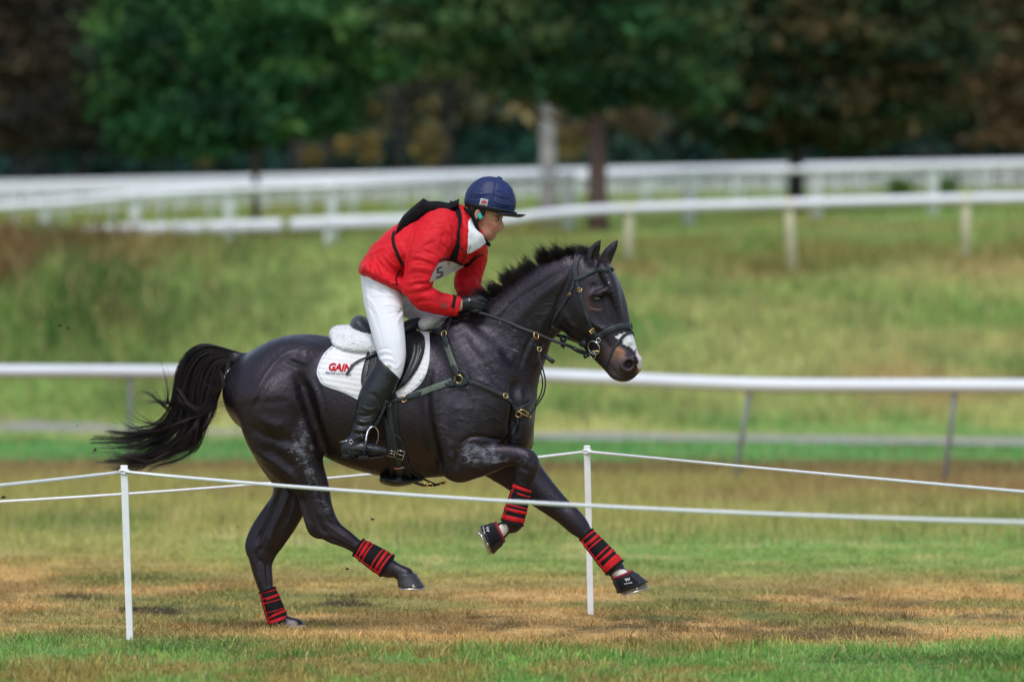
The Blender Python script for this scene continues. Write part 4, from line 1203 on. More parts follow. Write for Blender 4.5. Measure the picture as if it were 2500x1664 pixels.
def coat_tint(V):
    x, y = proj(V)
    n = len(V)
    C = np.tile(np.array([0.0068, 0.0052, 0.0070]), (n, 1))
    nb = fbm(V[:, 0] * 6, V[:, 2] * 6, 3, 4)
    C = C * (0.8 + 0.5 * nb)[:, None]
    # slightly browner flank and belly
    br = np.clip(gauss_mask(x, y, 900, 1060, 150, 90) + gauss_mask(x, y, 640, 960, 80, 70) * 0.6, 0, 1)
    C = mixc(C, np.tile([0.017, 0.0085, 0.0095], (n, 1)), br * 0.7)
    # dry greyish salt bloom on neck and shoulder
    sl = np.clip(gauss_mask(x, y, 1190, 850, 60, 60, 0.3) + gauss_mask(x, y, 1130, 990, 60, 50), 0, 1) * sstep(0.42, 0.62, fbm(V[:, 0] * 22, V[:, 2] * 22, 9, 4))
    C = mixc(C, np.tile([0.065, 0.062, 0.078], (n, 1)), sl * 0.42)
    # head: brown round the eye, tan above the nostril
    hm = (x > 1400) & (y < 960)
    def pt(c, m): return mixc(C, np.tile(c, (n, 1)), np.clip(m * hm, 0, 1))
    C = pt([0.060, 0.026, 0.016], 0.75 * (gauss_mask(x, y, 1433, 735, 12, 26) + gauss_mask(x, y, 1450, 752, 20, 10) * 0.6))
    n5 = fbm(V[:, 0] * 60, V[:, 2] * 60, 19, 3)
    C = pt([0.27, 0.125, 0.055], 1.0 * sstep(0.25, 0.7, gauss_mask(x, y, 1511, 861, 16, 20, -0.5) + (n5 - 0.5) * 0.5))
    C = pt([0.10, 0.055, 0.040], 0.8 * gauss_mask(x, y, 1502, 872, 30, 20, 0.6))
    C = pt([0.06, 0.045, 0.05], 0.7 * gauss_mask(x, y, 1500, 912, 22, 18))
    # white nose patch and snip
    wp = poly_sdf(x, y, [(1502, 822), (1512, 815), (1530, 812), (1548, 818), (1556, 835), (1557, 850), (1547, 856), (1536, 845), (1520, 840), (1521, 830), (1508, 829)]) + (n5 - 0.5) * 5
    C = pt([0.74, 0.73, 0.76], sstep(1.0, -1.2, wp))
    wp = poly_sdf(x, y, [(1552, 852), (1564, 856), (1576, 880), (1574, 905), (1560, 908), (1556, 892), (1560, 880), (1553, 868)]) + (n5 - 0.5) * 5
    C = pt([0.60, 0.50, 0.50], sstep(1.5, -1.5, wp))
    C = pt([0.34, 0.19, 0.18], 0.7 * gauss_mask(x, y, 1562, 905, 9, 7))
    C = pt([0.055, 0.04, 0.045], sstep(0.3, 0.8, gauss_mask(x, y, 1533, 890, 20, 17)))
    for fx, fy in ((1457, 667), (1486, 690)):
        C = pt([0.5, 0.5, 0.55], sstep(0.5, 0.8, gauss_mask(x, y, fx, fy, 2.8, 3.4)) * 0.6)
    # bare sandy inside of the far thigh
    C = mixc(C, np.tile([0.15, 0.105, 0.075], (n, 1)), 0.9 * np.clip(gauss_mask(x, y, 668, 1135, 26, 34) * (V[:, 1] > .12), 0, 1))
    # white pasterns of the two fore legs
    C = mixc(C, np.tile([0.60, 0.52, 0.46], (n, 1)), sstep(0.30, 0.42, gauss_mask(x, y, 1226, 1294, 13, 17, .5) * (V[:, 1] < -.1) + (n5 - .5) * .2))
    C = mixc(C, np.tile([0.60, 0.55, 0.50], (n, 1)), sstep(0.30, 0.42, gauss_mask(x, y, 1514, 1400, 18, 10, -.3) + (n5 - .5) * .2) * (x > 1494) * (y > 1380))
    C = mixc(C, np.tile([0.20, 0.17, 0.15], (n, 1)), sstep(0.3, 0.6, gauss_mask(x, y, 712, 1527, 16, 16) * (V[:, 1] > .0)))
    return C

def sweat_mask(V):
    x, y = proj(V)
    near = V[:, 1] < -0.0
    m = 1.0 * gauss_mask(x, y, 1150, 1098, 32, 26) + 0.85 * gauss_mask(x, y, 1192, 1108, 52, 20, .05) + 0.9 * gauss_mask(x, y, 1196, 1124, 50, 8, -.06) + 0.45 * gauss_mask(x, y, 1284, 1122, 26, 24)
    m = m + 0.95 * gauss_mask(x, y, 736, 1088, 34, 44, .4) + 0.85 * gauss_mask(x, y, 760, 1156, 15, 42, -.45) + 0.6 * gauss_mask(x, y, 790, 1232, 16, 58, -.6) + 0.4 * gauss_mask(x, y, 735, 1020, 26, 26)
    m = m + 0.4 * gauss_mask(x, y, 1215, 850, 70, 70) + 0.3 * gauss_mask(x, y, 800, 850, 30, 24) + 0.9 * (gauss_mask(x, y, 1255, 806, 14, 3, .3) + gauss_mask(x, y, 1259, 855, 9, 3, .3))
    m = m * near + (~near) * (0.95 * gauss_mask(x, y, 1326, 1150, 12, 34, -.55) + 0.5 * gauss_mask(x, y, 1390, 1245, 22, 28, -.7))
    return np.clip(m, 0, 1)

horse = empty('horse', (P(950, 1539, 0).x, 0.0, 0.0))
tag(horse, 'black bay horse galloping to the right with white nose patch and a rider up', 'horse')
me = mesh_np('body', HV, HQ)
set_col(me, coat_tint(HV))
_a = me.attributes.new('sweat', 'FLOAT', 'POINT'); _a.data.foreach_set('value', sweat_mask(HV).astype(np.float32))
body_o = link('body', me, M['coat'], horse)

def hpt(x, y, dy):
    Y = yc(x) + dy
    return P(x, y, Y)

# eye
def small_ball(name, c, r, mat_, parent, sc=(1, 1, 1)):
    mb = MB()
    V = []; Fs = []
    n, m = 14, 9
    for i in range(1, m):
        for j in range(n):
            a = math.pi * i / m; b = 2 * math.pi * j / n
            V.append((c[0] + r * sc[0] * math.sin(a) * math.cos(b), c[1] + r * sc[1] * math.sin(a) * math.sin(b), c[2] + r * sc[2] * math.cos(a)))
    V.append((c[0], c[1], c[2] + r * sc[2])); V.append((c[0], c[1], c[2] - r * sc[2]))
    for i in range(m - 2):
        for j in range(n):
            Fs.append((i * n + j, (i + 1) * n + j, (i + 1) * n + (j + 1) % n, i * n + (j + 1) % n))
    for j in range(n):
        Fs.append((len(V) - 2, j, (j + 1) % n)); Fs.append((len(V) - 1, (m - 2) * n + (j + 1) % n, (m - 2) * n + j))
    mb.add(V, Fs, True)
    return mb.build(name, mat_, parent)

def cast(x, y, bv, ymin=-2.0):
    """first surface seen from the side along the photo's line of sight"""
    o = P(x, y, ymin); e = P(x, y, 1.0)
    h = bv.ray_cast(o, (e - o).normalized())
    return h  # loc, normal, index, dist

h = cast(1458, 729, HBVH)
ec = h[0] + Vector((0, 0.012, 0))
small_ball('eye', ec, 0.0215, M['eye'], horse, (1.15, 1, 0.8))
mb = MB()
for (pts, r_) in (([(1440, 724), (1448, 719), (1458, 718), (1468, 721), (1474, 727)], 0.0036), ([(1440, 728), (1448, 736), (1460, 739), (1470, 736), (1474, 729)], 0.0026)):
    q = []
    for (a, b) in catmull(pts, 3):
        hh_ = cast(a, b, HBVH); q.append(hh_[0] + Vector((0, -0.002, 0)) if hh_[0] else P(a, b, ec.y - .02))
    yy = np.array([p.y for p in q]); yy = np.minimum(yy, ec.y - 0.008)
    q = [Vector((p.x, float(v), p.z)) for p, v in zip(q, yy)]
    mb.tube(q, [0.001] + [r_] * (len(q) - 2) + [0.001], 8)
mb.build('eyelid', mat('eyelid', (0.010, 0.007, 0.008), 0.45, spec=0.35), horse)
h = cast(1533, 890, HBVH)
if h[0]: small_ball('nostril', h[0] + Vector((0.0, 0.012, 0)), 0.026, M['nostril'], horse, (0.95, 0.55, 0.72))

# hooves: lofted from coronet to ground surface
def hoof(name, c0, c1, fwd, r0, r1, mt, dy, shoe=True, label=None, studs=False, toe=1.25):
    """c0 coronet centre px, c1 ground-surface centre px, fwd = unit px vector along the sole towards the toe"""
    a = hpt(c0[0], c0[1], dy); b = hpt(c1[0], c1[1], dy)
    f = Vector((fwd[0], 0, -fwd[1])).normalized(); s = Vector((0, 1, 0))
    mb = MB()
    N = 20; V = []; Fs = []
    rows = []
    for t, rr_ in ((-0.12, r0 * 0.86), (0.0, r0), (0.12, r0 * 0.98), (0.55, (r0 + r1) / 2 * 1.0), (0.94, r1), (1.0, r1 * 0.99)):
        c = a.lerp(b, t)
        row = []
        for j in range(N):
            th = 2 * math.pi * j / N
            cf = math.cos(th); ss = math.sin(th)
            k = (toe if cf > 0 else 0.92)
            # hinge plane between coronet plane and sole plane
            row.append(c + f * (rr_ * cf * k) + s * (rr_ * ss * 0.95))
        rows.append(row)
    for r_ in rows: V += r_
    for i in range(len(rows) - 1):
        for j in range(N):
            Fs.append((i * N + j, i * N + (j + 1) % N, (i + 1) * N + (j + 1) % N, (i + 1) * N + j))
    Fs.append(tuple(range((len(rows) - 1) * N, len(rows) * N))); Fs.append(tuple(reversed(range(N))))
    mb.add(V, Fs, True)
    ho = mb.build('hoof', mt, horse)
    if label: ho['label'] = label
    if shoe:
        up = (a - b).normalized()
        nrm = f.cross(s).normalized()
        if nrm.dot(b - a) < 0: nrm = -nrm
        mb = MB()
        R = r1 * 0.97
        ring = []
        for j in range(27):
            th = math.radians(-148 + 296 * j / 26)
            cf = math.cos(th); ss = math.sin(th)
            ring.append(b + nrm * 0.004 + f * (R * cf * (toe if cf > 0 else 0.92) * 0.93) + s * (R * ss * 0.90))
        mb.ribbon([p for p in ring], [nrm] * len(ring), 0.020, 0.007)
        if studs:
            for th in (-135, -60, 60, 135):
                cf = math.cos(math.radians(th)); ss = math.sin(math.radians(th))
                p = b + nrm * 0.008 + f * (R * cf * 0.93) + s * (R * ss * 0.9)
                mb.tube([p, p + nrm * 0.016], [0.006, 0.004], 8)
        # toe clip and nail heads
        p = b + f * (R * 0.35) - s * (R * 0.93)
        mb.tube([p, p + (a - b).normalized() * 0.022], [0.011, 0.003], 8, flat=0.4)
        mb.build('horseshoe', M['steel'], ho)
        mb = MB()
        for k in range(3):
            p = b + f * (R * (-0.25 + 0.32 * k)) - s * (R * 0.97) + (a - b) * 0.22
            mb.box(p, (0.005, 0.004, 0.003))
        mb.build('nail_heads', M['steel'], ho)
    return ho
hoof('near hind', (989, 1402), (1001, 1433), (1, 0.0), px(25), px(31), M['hoof'], -.13, True, 'dark hoof with shining shoe and studs', True, 1.2)
hoof('far hind', (722, 1526), (732, 1548), (1, .05), px(23), px(28), M['hoof_dusty'], .12, False, 'dusty pale hoof planted in the grass')
hoof('far fore', (1524, 1408), (1545, 1441), (0.95, -0.26), px(25), px(33), M['hoof_pale'], .13, True, 'pale muddy hoof under a bell boot', True, 1.2)
hoof('near fore', (1214, 1301), (1184, 1318), (0.38, 0.92), px(25), px(32), M['hoof_pale'], -.172, True, 'pale hoof turned back with its sole showing', True, 1.15)

# ---------------------------------------------------------------- hair strands (three sided tapering strands)
def strands(name, paths, radii, mat_, parent, tipw=0.15):
    """paths (S, K, 3)"""
    S, K, _ = paths.shape
    T = np.gradient(paths, axis=1); T /= np.maximum(np.linalg.norm(T, axis=2), 1e-9)[:, :, None]
    A = np.array([0.0, 1.0, 0.12]); U = np.cross(T, A); U /= np.maximum(np.linalg.norm(U, axis=2), 1e-9)[:, :, None]
    Wv = np.cross(T, U)
    prof = np.concatenate([np.array([0.25, 0.8, 1.0]), np.linspace(1, tipw, K - 3)])
    R = radii[:, None] * prof[None, :]
    ring = []
    for a in (0, 2.094, 4.189):
        ring.append(paths + U * (R * math.cos(a))[:, :, None] + Wv * (R * math.sin(a))[:, :, None])
    V = np.stack(ring, 2).reshape(-1, 3)
    b = (np.arange(S) * K * 3)[:, None, None] + (np.arange(K - 1) * 3)[None, :, None] + np.arange(3)[None, None, :]
    b2 = (np.arange(S) * K * 3)[:, None, None] + (np.arange(K - 1) * 3)[None, :, None] + ((np.arange(3) + 1) % 3)[None, None, :]
    Q = np.stack([b, b2, b2 + 3, b + 3], -1).reshape(-1, 4)
    return link(name, mesh_np(name, V, Q), mat_, parent)

def tail():
    r = np.random.default_rng(3)
    guides = [
        [(580, 862), (548, 852), (508, 842), (474, 850), (443, 884), (429, 935), (420, 990), (385, 1030), (330, 1038), (284, 1028)],
        [(583, 865), (552, 856), (510, 848), (478, 862), (449, 905), (440, 955), (432, 1010), (398, 1056), (335, 1080), (256, 1084)],
        [(586, 869), (556, 862), (514, 858), (484, 876), (462, 920), (455, 972), (446, 1030), (410, 1078), (345, 1108), (258, 1104)],
        [(589, 873), (560, 868), (518, 870), (494, 892), (478, 935), (470, 988), (462, 1045), (425, 1095), (360, 1128), (290, 1142)],
        [(592, 878), (564, 874), (525, 882), (508, 905), (494, 945), (486, 992), (476, 1045), (446, 1088), (400, 1110), (335, 1132)],
        [(594, 883), (568, 880), (533, 893), (522, 918), (510, 955), (500, 1000), (488, 1045), (466, 1085), (435, 1104), (405, 1108)],
        [(596, 888), (572, 886), (545, 905), (538, 935), (530, 965), (514, 996), (492, 1022), (470, 1050), (450, 1075), (420, 1090)],
    ]
    K = 18
    Gd = [catmull(g, 6) for g in guides]
    Gd = np.array([g[np.linspace(0, len(g) - 1, K).astype(int)] for g in Gd])      # (7,K,2)
    S = 3600
    u = r.beta(1.15, 1.35, S) * (len(guides) - 1)
    t = np.linspace(0, 1, K)
    nl = 70
    um = len(guides) - 1
    lk = np.clip((u / um * nl + r.normal(size=S) * 0.8).astype(int), 0, nl - 1)
    ul = (np.arange(nl) + 0.5) / nl * um + r.normal(size=nl) * 0.15
    uu = u[:, None] + (ul[lk] - u)[:, None] * (np.clip(t * 1.5 - 0.15, 0, 0.86))[None, :]
    uu = np.clip(uu, 0, um - 1e-3)
    iu = uu.astype(int); fu = (uu - iu)[..., None]
    kk = np.arange(K)[None, :]
    P2 = Gd[iu, kk] * (1 - fu) + Gd[iu + 1, kk] * fu
    L = (0.80 + 0.26 * r.random(nl) ** 0.7)[lk] * (0.88 + 0.14 * r.random(S))                      # uneven lengths
    L[:120] = 1.0 + 0.06 * r.random(120)
    tt = t[None, :] * L[:, None] * (K - 1)
    i0 = np.clip(tt.astype(int), 0, K - 2); ff = np.clip(tt - i0, 0, 1.4)[:, :, None]
    ar = np.arange(S)[:, None]
    P2 = P2[ar, i0] * (1 - ff) + P2[ar, i0 + 1] * ff
    # locks: groups of strands share a wander
    ph = r.random((nl, 3)) * 6.28; am = r.normal(size=(nl, 2)) * 19
    w = (t ** 1.6)[None, :]
    wob = np.stack([np.sin(t[None, :] * 5 + ph[lk][:, 0:1]) * am[lk][:, 0:1], np.cos(t[None, :] * 4.2 + ph[lk][:, 1:2]) * am[lk][:, 1:2]], -1) * w[..., None]
    own = np.stack([np.sin(t[None, :] * 6 + r.random((S, 1)) * 6.28), np.cos(t[None, :] * 5 + r.random((S, 1)) * 6.28)], -1) * (r.random((S, 1, 1)) ** 6 * 16) * w[..., None]
    P2 = P2 + wob + own + r.normal(size=(S, 1, 2)) * 1.5
    dy = (r.normal(size=(S, 1)) * 0.02 + (r.random((nl, 1)) - 0.5)[lk] * 0.16 * w + np.sin(t[None, :] * 5 + ph[lk][:, 2:3]) * 0.02 * w) * (0.35 + 0.65 * np.sin(np.pi * np.clip(t, 0.1, 0.9)))[None, :]
    Y = 0.145 + dy
    D = Y - CAMY
    X3 = np.stack([(P2[..., 0] - 1250) * D / FPX, Y, CAMZ - (P2[..., 1] - 800) * D / FPX], -1)
    o = strands('tail', X3, 0.0008 + 0.0017 * r.random(S), M['hair_black'], horse)
    o['label'] = 'long black tail streaming back in loose locks'
    # stray locks crossing the tail
    extra = [[(424, 985), (410, 978), (409, 935), (400, 890)], [(425, 984), (400, 981), (375, 980), (350, 984)], [(405, 1037), (370, 1032), (340, 1020), (312, 995)], [(400, 1050), (350, 1052), (312, 1040), (286, 1020)], [(395, 1070), (330, 1085), (285, 1075), (262, 1050)], [(380, 1100), (310, 1115), (270, 1100), (245, 1070)], [(380, 1120), (330, 1145), (285, 1140), (250, 1100)], [(420, 1100), (370, 1125), (335, 1120), (300, 1105)], [(410, 1000), (385, 975), (360, 955), (340, 962)], [(540, 905), (545, 940), (520, 955), (495, 930)], [(430, 960), (445, 985), (490, 1000), (545, 992)], [(432, 945), (460, 985), (500, 1003), (548, 985)],
             [(520, 1003), (505, 1035), (482, 1055), (470, 1060)],
             [(500, 1010), (440, 1030), (400, 1050), (350, 1075)], [(492, 1015), (470, 1050), (430, 1080), (380, 1096)],
             [(560, 880), (552, 915), (562, 925), (545, 940)], [(488, 1020), (476, 1062), (468, 1095), (440, 1112)]]
    ps = []; rs = []
    for e in extra:
        cf_ = catmull(e, 12); 
        for q in range(20):
            Lq = 0.45 + 0.75 * r.random()
            ii = np.clip(np.linspace(0, (len(cf_) - 1) * min(1.0, Lq), K), 0, len(cf_) - 1)
            i0_ = np.minimum(ii.astype(int), len(cf_) - 2); c = cf_[i0_] + (cf_[i0_ + 1] - cf_[i0_]) * (ii - i0_)[:, None]
            if Lq > 1: c = c + (c[-1] - c[-3]) * ((t ** 3) * (Lq - 1) * 6)[:, None]
            off = r.normal(size=2) * 2.2; sp = r.normal(size=2) * 9
            pp = c + off + sp * (t ** 1.7)[:, None] + np.stack([np.sin(t * 6 + q), np.cos(t * 5 + q)], 1) * (1.6 * t)[:, None]
            Y = 0.10 + r.normal() * 0.03 - 0.05 * np.sin(np.pi * t)
            D = Y - CAMY
            ps.append(np.stack([(pp[:, 0] - 1250) * D / FPX, Y, CAMZ - (pp[:, 1] - 800) * D / FPX], -1)); rs.append(0.0009 + 0.0011 * r.random())
    strands('tail_lock', np.array(ps), np.array(rs), M['hair_black'], o)
tail()

def mane():
    r = np.random.default_rng(8)
    root = catmull([(1408, 627), (1392, 634), (1367, 646), (1328, 664), (1292, 684), (1257, 707), (1222, 728), (1190, 746), (1160, 762), (1120, 784)], 10)
    S = 6500; K = 10
    s = r.random(S) ** 0.9
    ri = s * (len(root) - 1); i = np.clip(ri.astype(int), 0, len(root) - 2); f = (ri - i)[:, None]
    P0 = root[i] * (1 - f) + root[i + 1] * f + r.normal(size=(S, 2)) * 2.5
    # direction of growth along the crest: upright near the poll, laid back towards the withers
    nl = 84
    lk = np.clip((s * nl + r.normal(size=S) * 0.45).astype(int), 0, nl - 1)
    la = r.normal(size=nl) * 0.24; ll = 0.62 + 0.62 * r.random(nl)
    ang = np.interp(s, [0, 0.12, 0.35, 0.6, 0.8, 1.0], [122, 128, 118, 128, 150, 172]) + np.degrees(la[lk]) + r.normal(size=S) * 6
    ln = np.interp(s, [0, 0.1, 0.2, 0.5, 0.7, 0.85, 1.0], [24, 42, 54, 56, 54, 52, 46]) * ll[lk] * (0.55 + 0.45 * r.random(S)) * np.where(r.random(S) < 0.07, 1.4, 1.0)
    a = np.radians(ang)
    t = np.linspace(0, 1, K)
    bend = r.normal(size=(S, 1)) * 0.25 + 0.35
    th = a[:, None] + bend * (t[None, :] - 0.3)
    stepx = np.cos(th) * ln[:, None] / (K - 1); stepy = -np.sin(th) * ln[:, None] / (K - 1)
    X = P0[:, :1] + np.cumsum(stepx, 1) - stepx[:, :1]; Y2 = P0[:, 1:] + np.cumsum(stepy, 1) - stepy[:, :1]
    gi = (np.arange(nl) + 0.5) / nl * (len(root) - 1); g0 = np.clip(gi.astype(int), 0, len(root) - 2)
    gc = root[g0] + (root[g0 + 1] - root[g0]) * (gi - g0)[:, None]
    pull = (t ** 1.6)[None, :] * 0.62
    X = X + (gc[lk][:, 0:1] - P0[:, :1]) * pull; Y2 = Y2 + (gc[lk][:, 1:2] - P0[:, 1:]) * pull
    side = r.normal(size=(S, 1)) * 0.012
    Yd = yc(P0[:, :1]) + side + t[None, :] * (r.normal(size=(S, 1)) * 0.010 - 0.012 + (r.normal(size=(nl, 1)) * 0.025)[lk])
    D = Yd - CAMY
    X3 = np.stack([(X - 1250) * D / FPX, Yd, CAMZ - (Y2 - 800) * D / FPX], -1)
    strands('mane', X3, 0.0009 + 0.0016 * r.random(S), M['hair_black'], horse)
    # lower mane lying against the neck, near side
    S = 900
    s = r.random(S)
    ri = s * (len(root) - 1); i = np.clip(ri.astype(int), 0, len(root) - 2); f = (ri - i)[:, None]
    P0 = root[i] * (1 - f) + root[i + 1] * f + r.normal(size=(S, 2)) * 2
    ang = np.radians(205 + r.normal(size=S) * 10); ln = np.interp(s, [0, .1, .5, 1], [10, 14, 28, 42]) * (0.6 + 0.6 * r.random(S))
    X = P0[:, :1] + np.cos(ang)[:, None] * ln[:, None] * t; Y2 = P0[:, 1:] - np.sin(ang)[:, None] * ln[:, None] * t
    Yd = yc(P0[:, :1]) - 0.022 - 0.035 * np.sqrt(t)[None, :] + r.normal(size=(S, 1)) * 0.004
    D = Yd - CAMY
    X3 = np.stack([(X - 1250) * D / FPX, Yd + 0 * X, CAMZ - (Y2 - 800) * D / FPX], -1)
    strands('mane_underlay', X3, 0.0012 + 0.0014 * r.random(S), M['hair_black'], horse)
    # forelock wisps blowing back from the poll
    ps = []; rs = []
    for q in range(130):
        x0 = 1436 + r.normal() * 8; y0 = 622 + r.normal() * 5
        e = (x0 - 24 - r.random() * 24, y0 - 4 - r.random() * 26)
        c = catmull([(x0, y0), (x0 - 12, y0 - 9 - r.random() * 8), e], 6)
        c = c[np.linspace(0, len(c) - 1, K).astype(int)]
        Y = yc(1430) + r.normal() * 0.02; D = Y - CAMY
        ps.append(np.stack([(c[:, 0] - 1250) * D / FPX, Y + 0 * c[:, 0], CAMZ - (c[:, 1] - 800) * D / FPX], -1)); rs.append(0.0008 + 0.0008 * r.random())
    for q in range(160):
        x0 = 1462 + r.normal() * 6; y0 = 628 + r.normal() * 4
        c = catmull([(x0, y0), (x0 + 6, y0 + 8), (x0 + 14 + r.normal() * 4, y0 + 24 + 8 * r.random())], 6)
        c = c[np.linspace(0, len(c) - 1, K).astype(int)]
        Y = yc(1430) - 0.04 + r.normal() * 0.02 - 0.03 * t; D = Y - CAMY
        ps.append(np.stack([(c[:, 0] - 1250) * D / FPX, Y, CAMZ - (c[:, 1] - 800) * D / FPX], -1)); rs.append(0.0008 + 0.0008 * r.random())
    strands('forelock', np.array(ps), np.array(rs), M['hair_black'], horse)
mane()
# ------------------------------------------------------------------ fitting helpers for tack and clothes
def field_mesh(g, name, mt, parent, strokes_=None, it=2, tint=None, relx=0, bvh=True, disp=None):
    V, Q = g.surf()
    if len(Q) == 0: return None, None
    V = smooth_mesh(V, Q, it)
    if strokes_: V = sculpt(V, Q, strokes_)
    if disp is not None: V = V + normals(V, Q) * disp(V)[:, None]
    if relx: V = relax(V, Q, relx, 0.4)
    me = mesh_np(name, V, Q)
    if tint is not None: set_col(me, tint(V))
    o = link(name, me, mt, parent)
    b = BVHTree.FromPolygons([tuple(v) for v in V], [tuple(int(i) for i in q) for q in Q]) if bvh else None
    return o, b

def mcast(x, y, bvs):
    best = None
    o = P(x, y, -2.5); e = P(x, y, 1.0); dr = (e - o).normalized()
    for b in bvs:
        if b is None: continue
        h = b.ray_cast(o, dr, 4.0)
        if h[0] is not None and (best is None or h[3] < best[3]): best = h
    return best

def fit_path(pts, bvs, off=0.002, sub=6, smooth=2, ydef=None):
    C = catmull(pts, sub)
    Y = np.full(len(C), np.nan); Nn = np.zeros((len(C), 3))
    for i, (x, y) in enumerate(C):
        h = mcast(x, y, bvs)
        if h is not None: Y[i] = h[0].y; Nn[i] = h[1]
    ok = ~np.isnan(Y)
    if not ok.any():
        Y[:] = ydef if ydef is not None else 0; Nn[:] = (0, -1, 0); ok[:] = True
    idx = np.arange(len(C))
    Y = np.interp(idx, idx[ok], Y[ok])
    for d in range(3): Nn[:, d] = np.interp(idx, idx[ok], Nn[ok, d])
    for q in range(smooth):
        Y2 = np.convolve(np.pad(Y, 1, mode='edge'), [0.25, 0.5, 0.25], 'valid'); Y = np.minimum(Y2, Y + 0.002)
        for d in range(3): Nn[:, d] = np.convolve(np.pad(Nn[:, d], 1, mode='edge'), [0.25, 0.5, 0.25], 'valid')
    Nn /= np.maximum(np.linalg.norm(Nn, axis=1), 1e-9)[:, None]
    out = [P(x, y, yy) + Vector(n) * off for (x, y), yy, n in zip(C, Y, Nn)]
    return out, [Vector(n) for n in Nn]

def strap(mb, pts, w, t, bvs, off=0.002, sub=6, taper=None):
    p, n = fit_path(pts, bvs, off, sub)
    ww = [w] * len(p)
    if taper: ww = [w * np.interp(i / (len(p) - 1), [q[0] for q in taper], [q[1] for q in taper]) for i in range(len(p))]
    mb.ribbon(p, n, ww, t)
    return p, n

from mathutils.geometry import delaunay_2d_cdt
def patch(name, poly, bvs, off, mt, parent, step=4.0, smooth=4, thick=0.0, ydef=None, flat=False):
    """a sheet following the surfaces below it, with the given outline"""
    B = catmull(list(poly) + [poly[0]], smooth)[:-1] if smooth > 1 else np.array(poly, float)
    xs = np.arange(B[:, 0].min(), B[:, 0].max(), step); ys = np.arange(B[:, 1].min(), B[:, 1].max(), step)
    X, Yg = np.meshgrid(xs, ys); X = X.ravel(); Yg = Yg.ravel()
    ins = poly_sdf(X, Yg, B) < -step * 0.5
    pts = [Vector((float(a), float(b))) for a, b in B] + [Vector((float(a), float(b))) for a, b in zip(X[ins], Yg[ins])]
    nb = len(B)
    r = delaunay_2d_cdt(pts, [(i, (i + 1) % nb) for i in range(nb)], [], 1, 1e-4)
    v2, _, f2 = r[0], r[1], r[2]
    V = []; miss = []
    for i, q in enumerate(v2):
        h = mcast(q.x, q.y, bvs)
        if h is None: V.append(None); miss.append(i)
        else:
            n = Vector(h[1]); V.append(h[0] + (n if n.y < 0 else -n) * off)
    good = [v.y for v in V if v is not None]
    ym = sum(good) / len(good) if good else (ydef or 0)
    for i in miss:
        best = min((j for j in range(len(V)) if V[j] is not None), key=lambda j: (v2[j] - v2[i]).length, default=None)
        V[i] = P(v2[i].x, v2[i].y, V[best].y if best is not None else ym)
    if flat:
        a = np.array([(v.x, v.y, v.z) for v in V]); cx, cz = a[:, 0].mean(), a[:, 2].mean()
        A = np.stack([np.ones(len(a)), a[:, 0] - cx, a[:, 2] - cz, (a[:, 0] - cx) ** 2], 1)
        co = np.linalg.lstsq(A, a[:, 1], rcond=None)[0]; fy = A @ co
        sh_ = min(0.0, float(np.quantile(a[:, 1] - fy, 0.02)))
        V = [Vector((q[0], f_ + sh_, q[2])) for q, f_ in zip(a, fy)]
    mb = MB()
    mb.add(V, [tuple(f) for f in f2], True)
    if thick:
        back = [v + Vector((0, thick, 0)) for v in V]
        mb.add(back, [tuple(reversed(f)) for f in f2], True)
    return mb.build(name, mt, parent)

def print_text(name, s, centre, h_px, ang, bvs, off, mt, parent, shear=0.0, bold=0.0, sx=1.0):
    cu = bpy.data.curves.new(name, 'FONT'); cu.body = s; cu.align_x = 'CENTER'; cu.align_y = 'CENTER'
    cu.shear = shear; cu.offset = bold; cu.resolution_u = 3
    tmp = bpy.data.objects.new(name + '_tmp', cu); COL.objects.link(tmp)
    dg = bpy.context.evaluated_depsgraph_get(); dg.update()
    me = bpy.data.meshes.new_from_object(tmp.evaluated_get(dg))
    bpy.data.objects.remove(tmp); bpy.data.curves.remove(cu)
    k = h_px / 0.70
    c, sn = math.cos(ang), math.sin(ang)
    for v in me.vertices:
        a = v.co.x * k * sx; b = -v.co.y * k
        x = centre[0] + a * c - b * sn; y = centre[1] + a * sn + b * c
        h = mcast(x, y, bvs)
        v.co = (h[0] + Vector((0, -off, 0))) if h is not None else P(x, y, 0)
    me.name = name
    me.materials.clear()
    o = link(name, me, mt, parent)
    return o

def buckle(mb, x, y, w, h, ang, bvs, off=0.006, r=0.0022):
    hh_ = mcast(x, y, bvs)
    if hh_ is None: return
    c = hh_[0] + hh_[1] * off
    n = hh_[1]
    X = (Vector((math.cos(ang), 0, -math.sin(ang))))
    X = (X - n * X.dot(n)).normalized(); Z = n.cross(X)
    cs = [c + X * (px(w) / 2 * a) + Z * (px(h) / 2 * b) for a, b in ((-1, -1), (1, -1), (1, 1), (-1, 1), (-1, -1))]
    mb.tube(cs, r, 6)
    mb.tube([c - X * px(w) / 2, c + X * px(w) / 2 * 1.1], r * 0.8, 6)

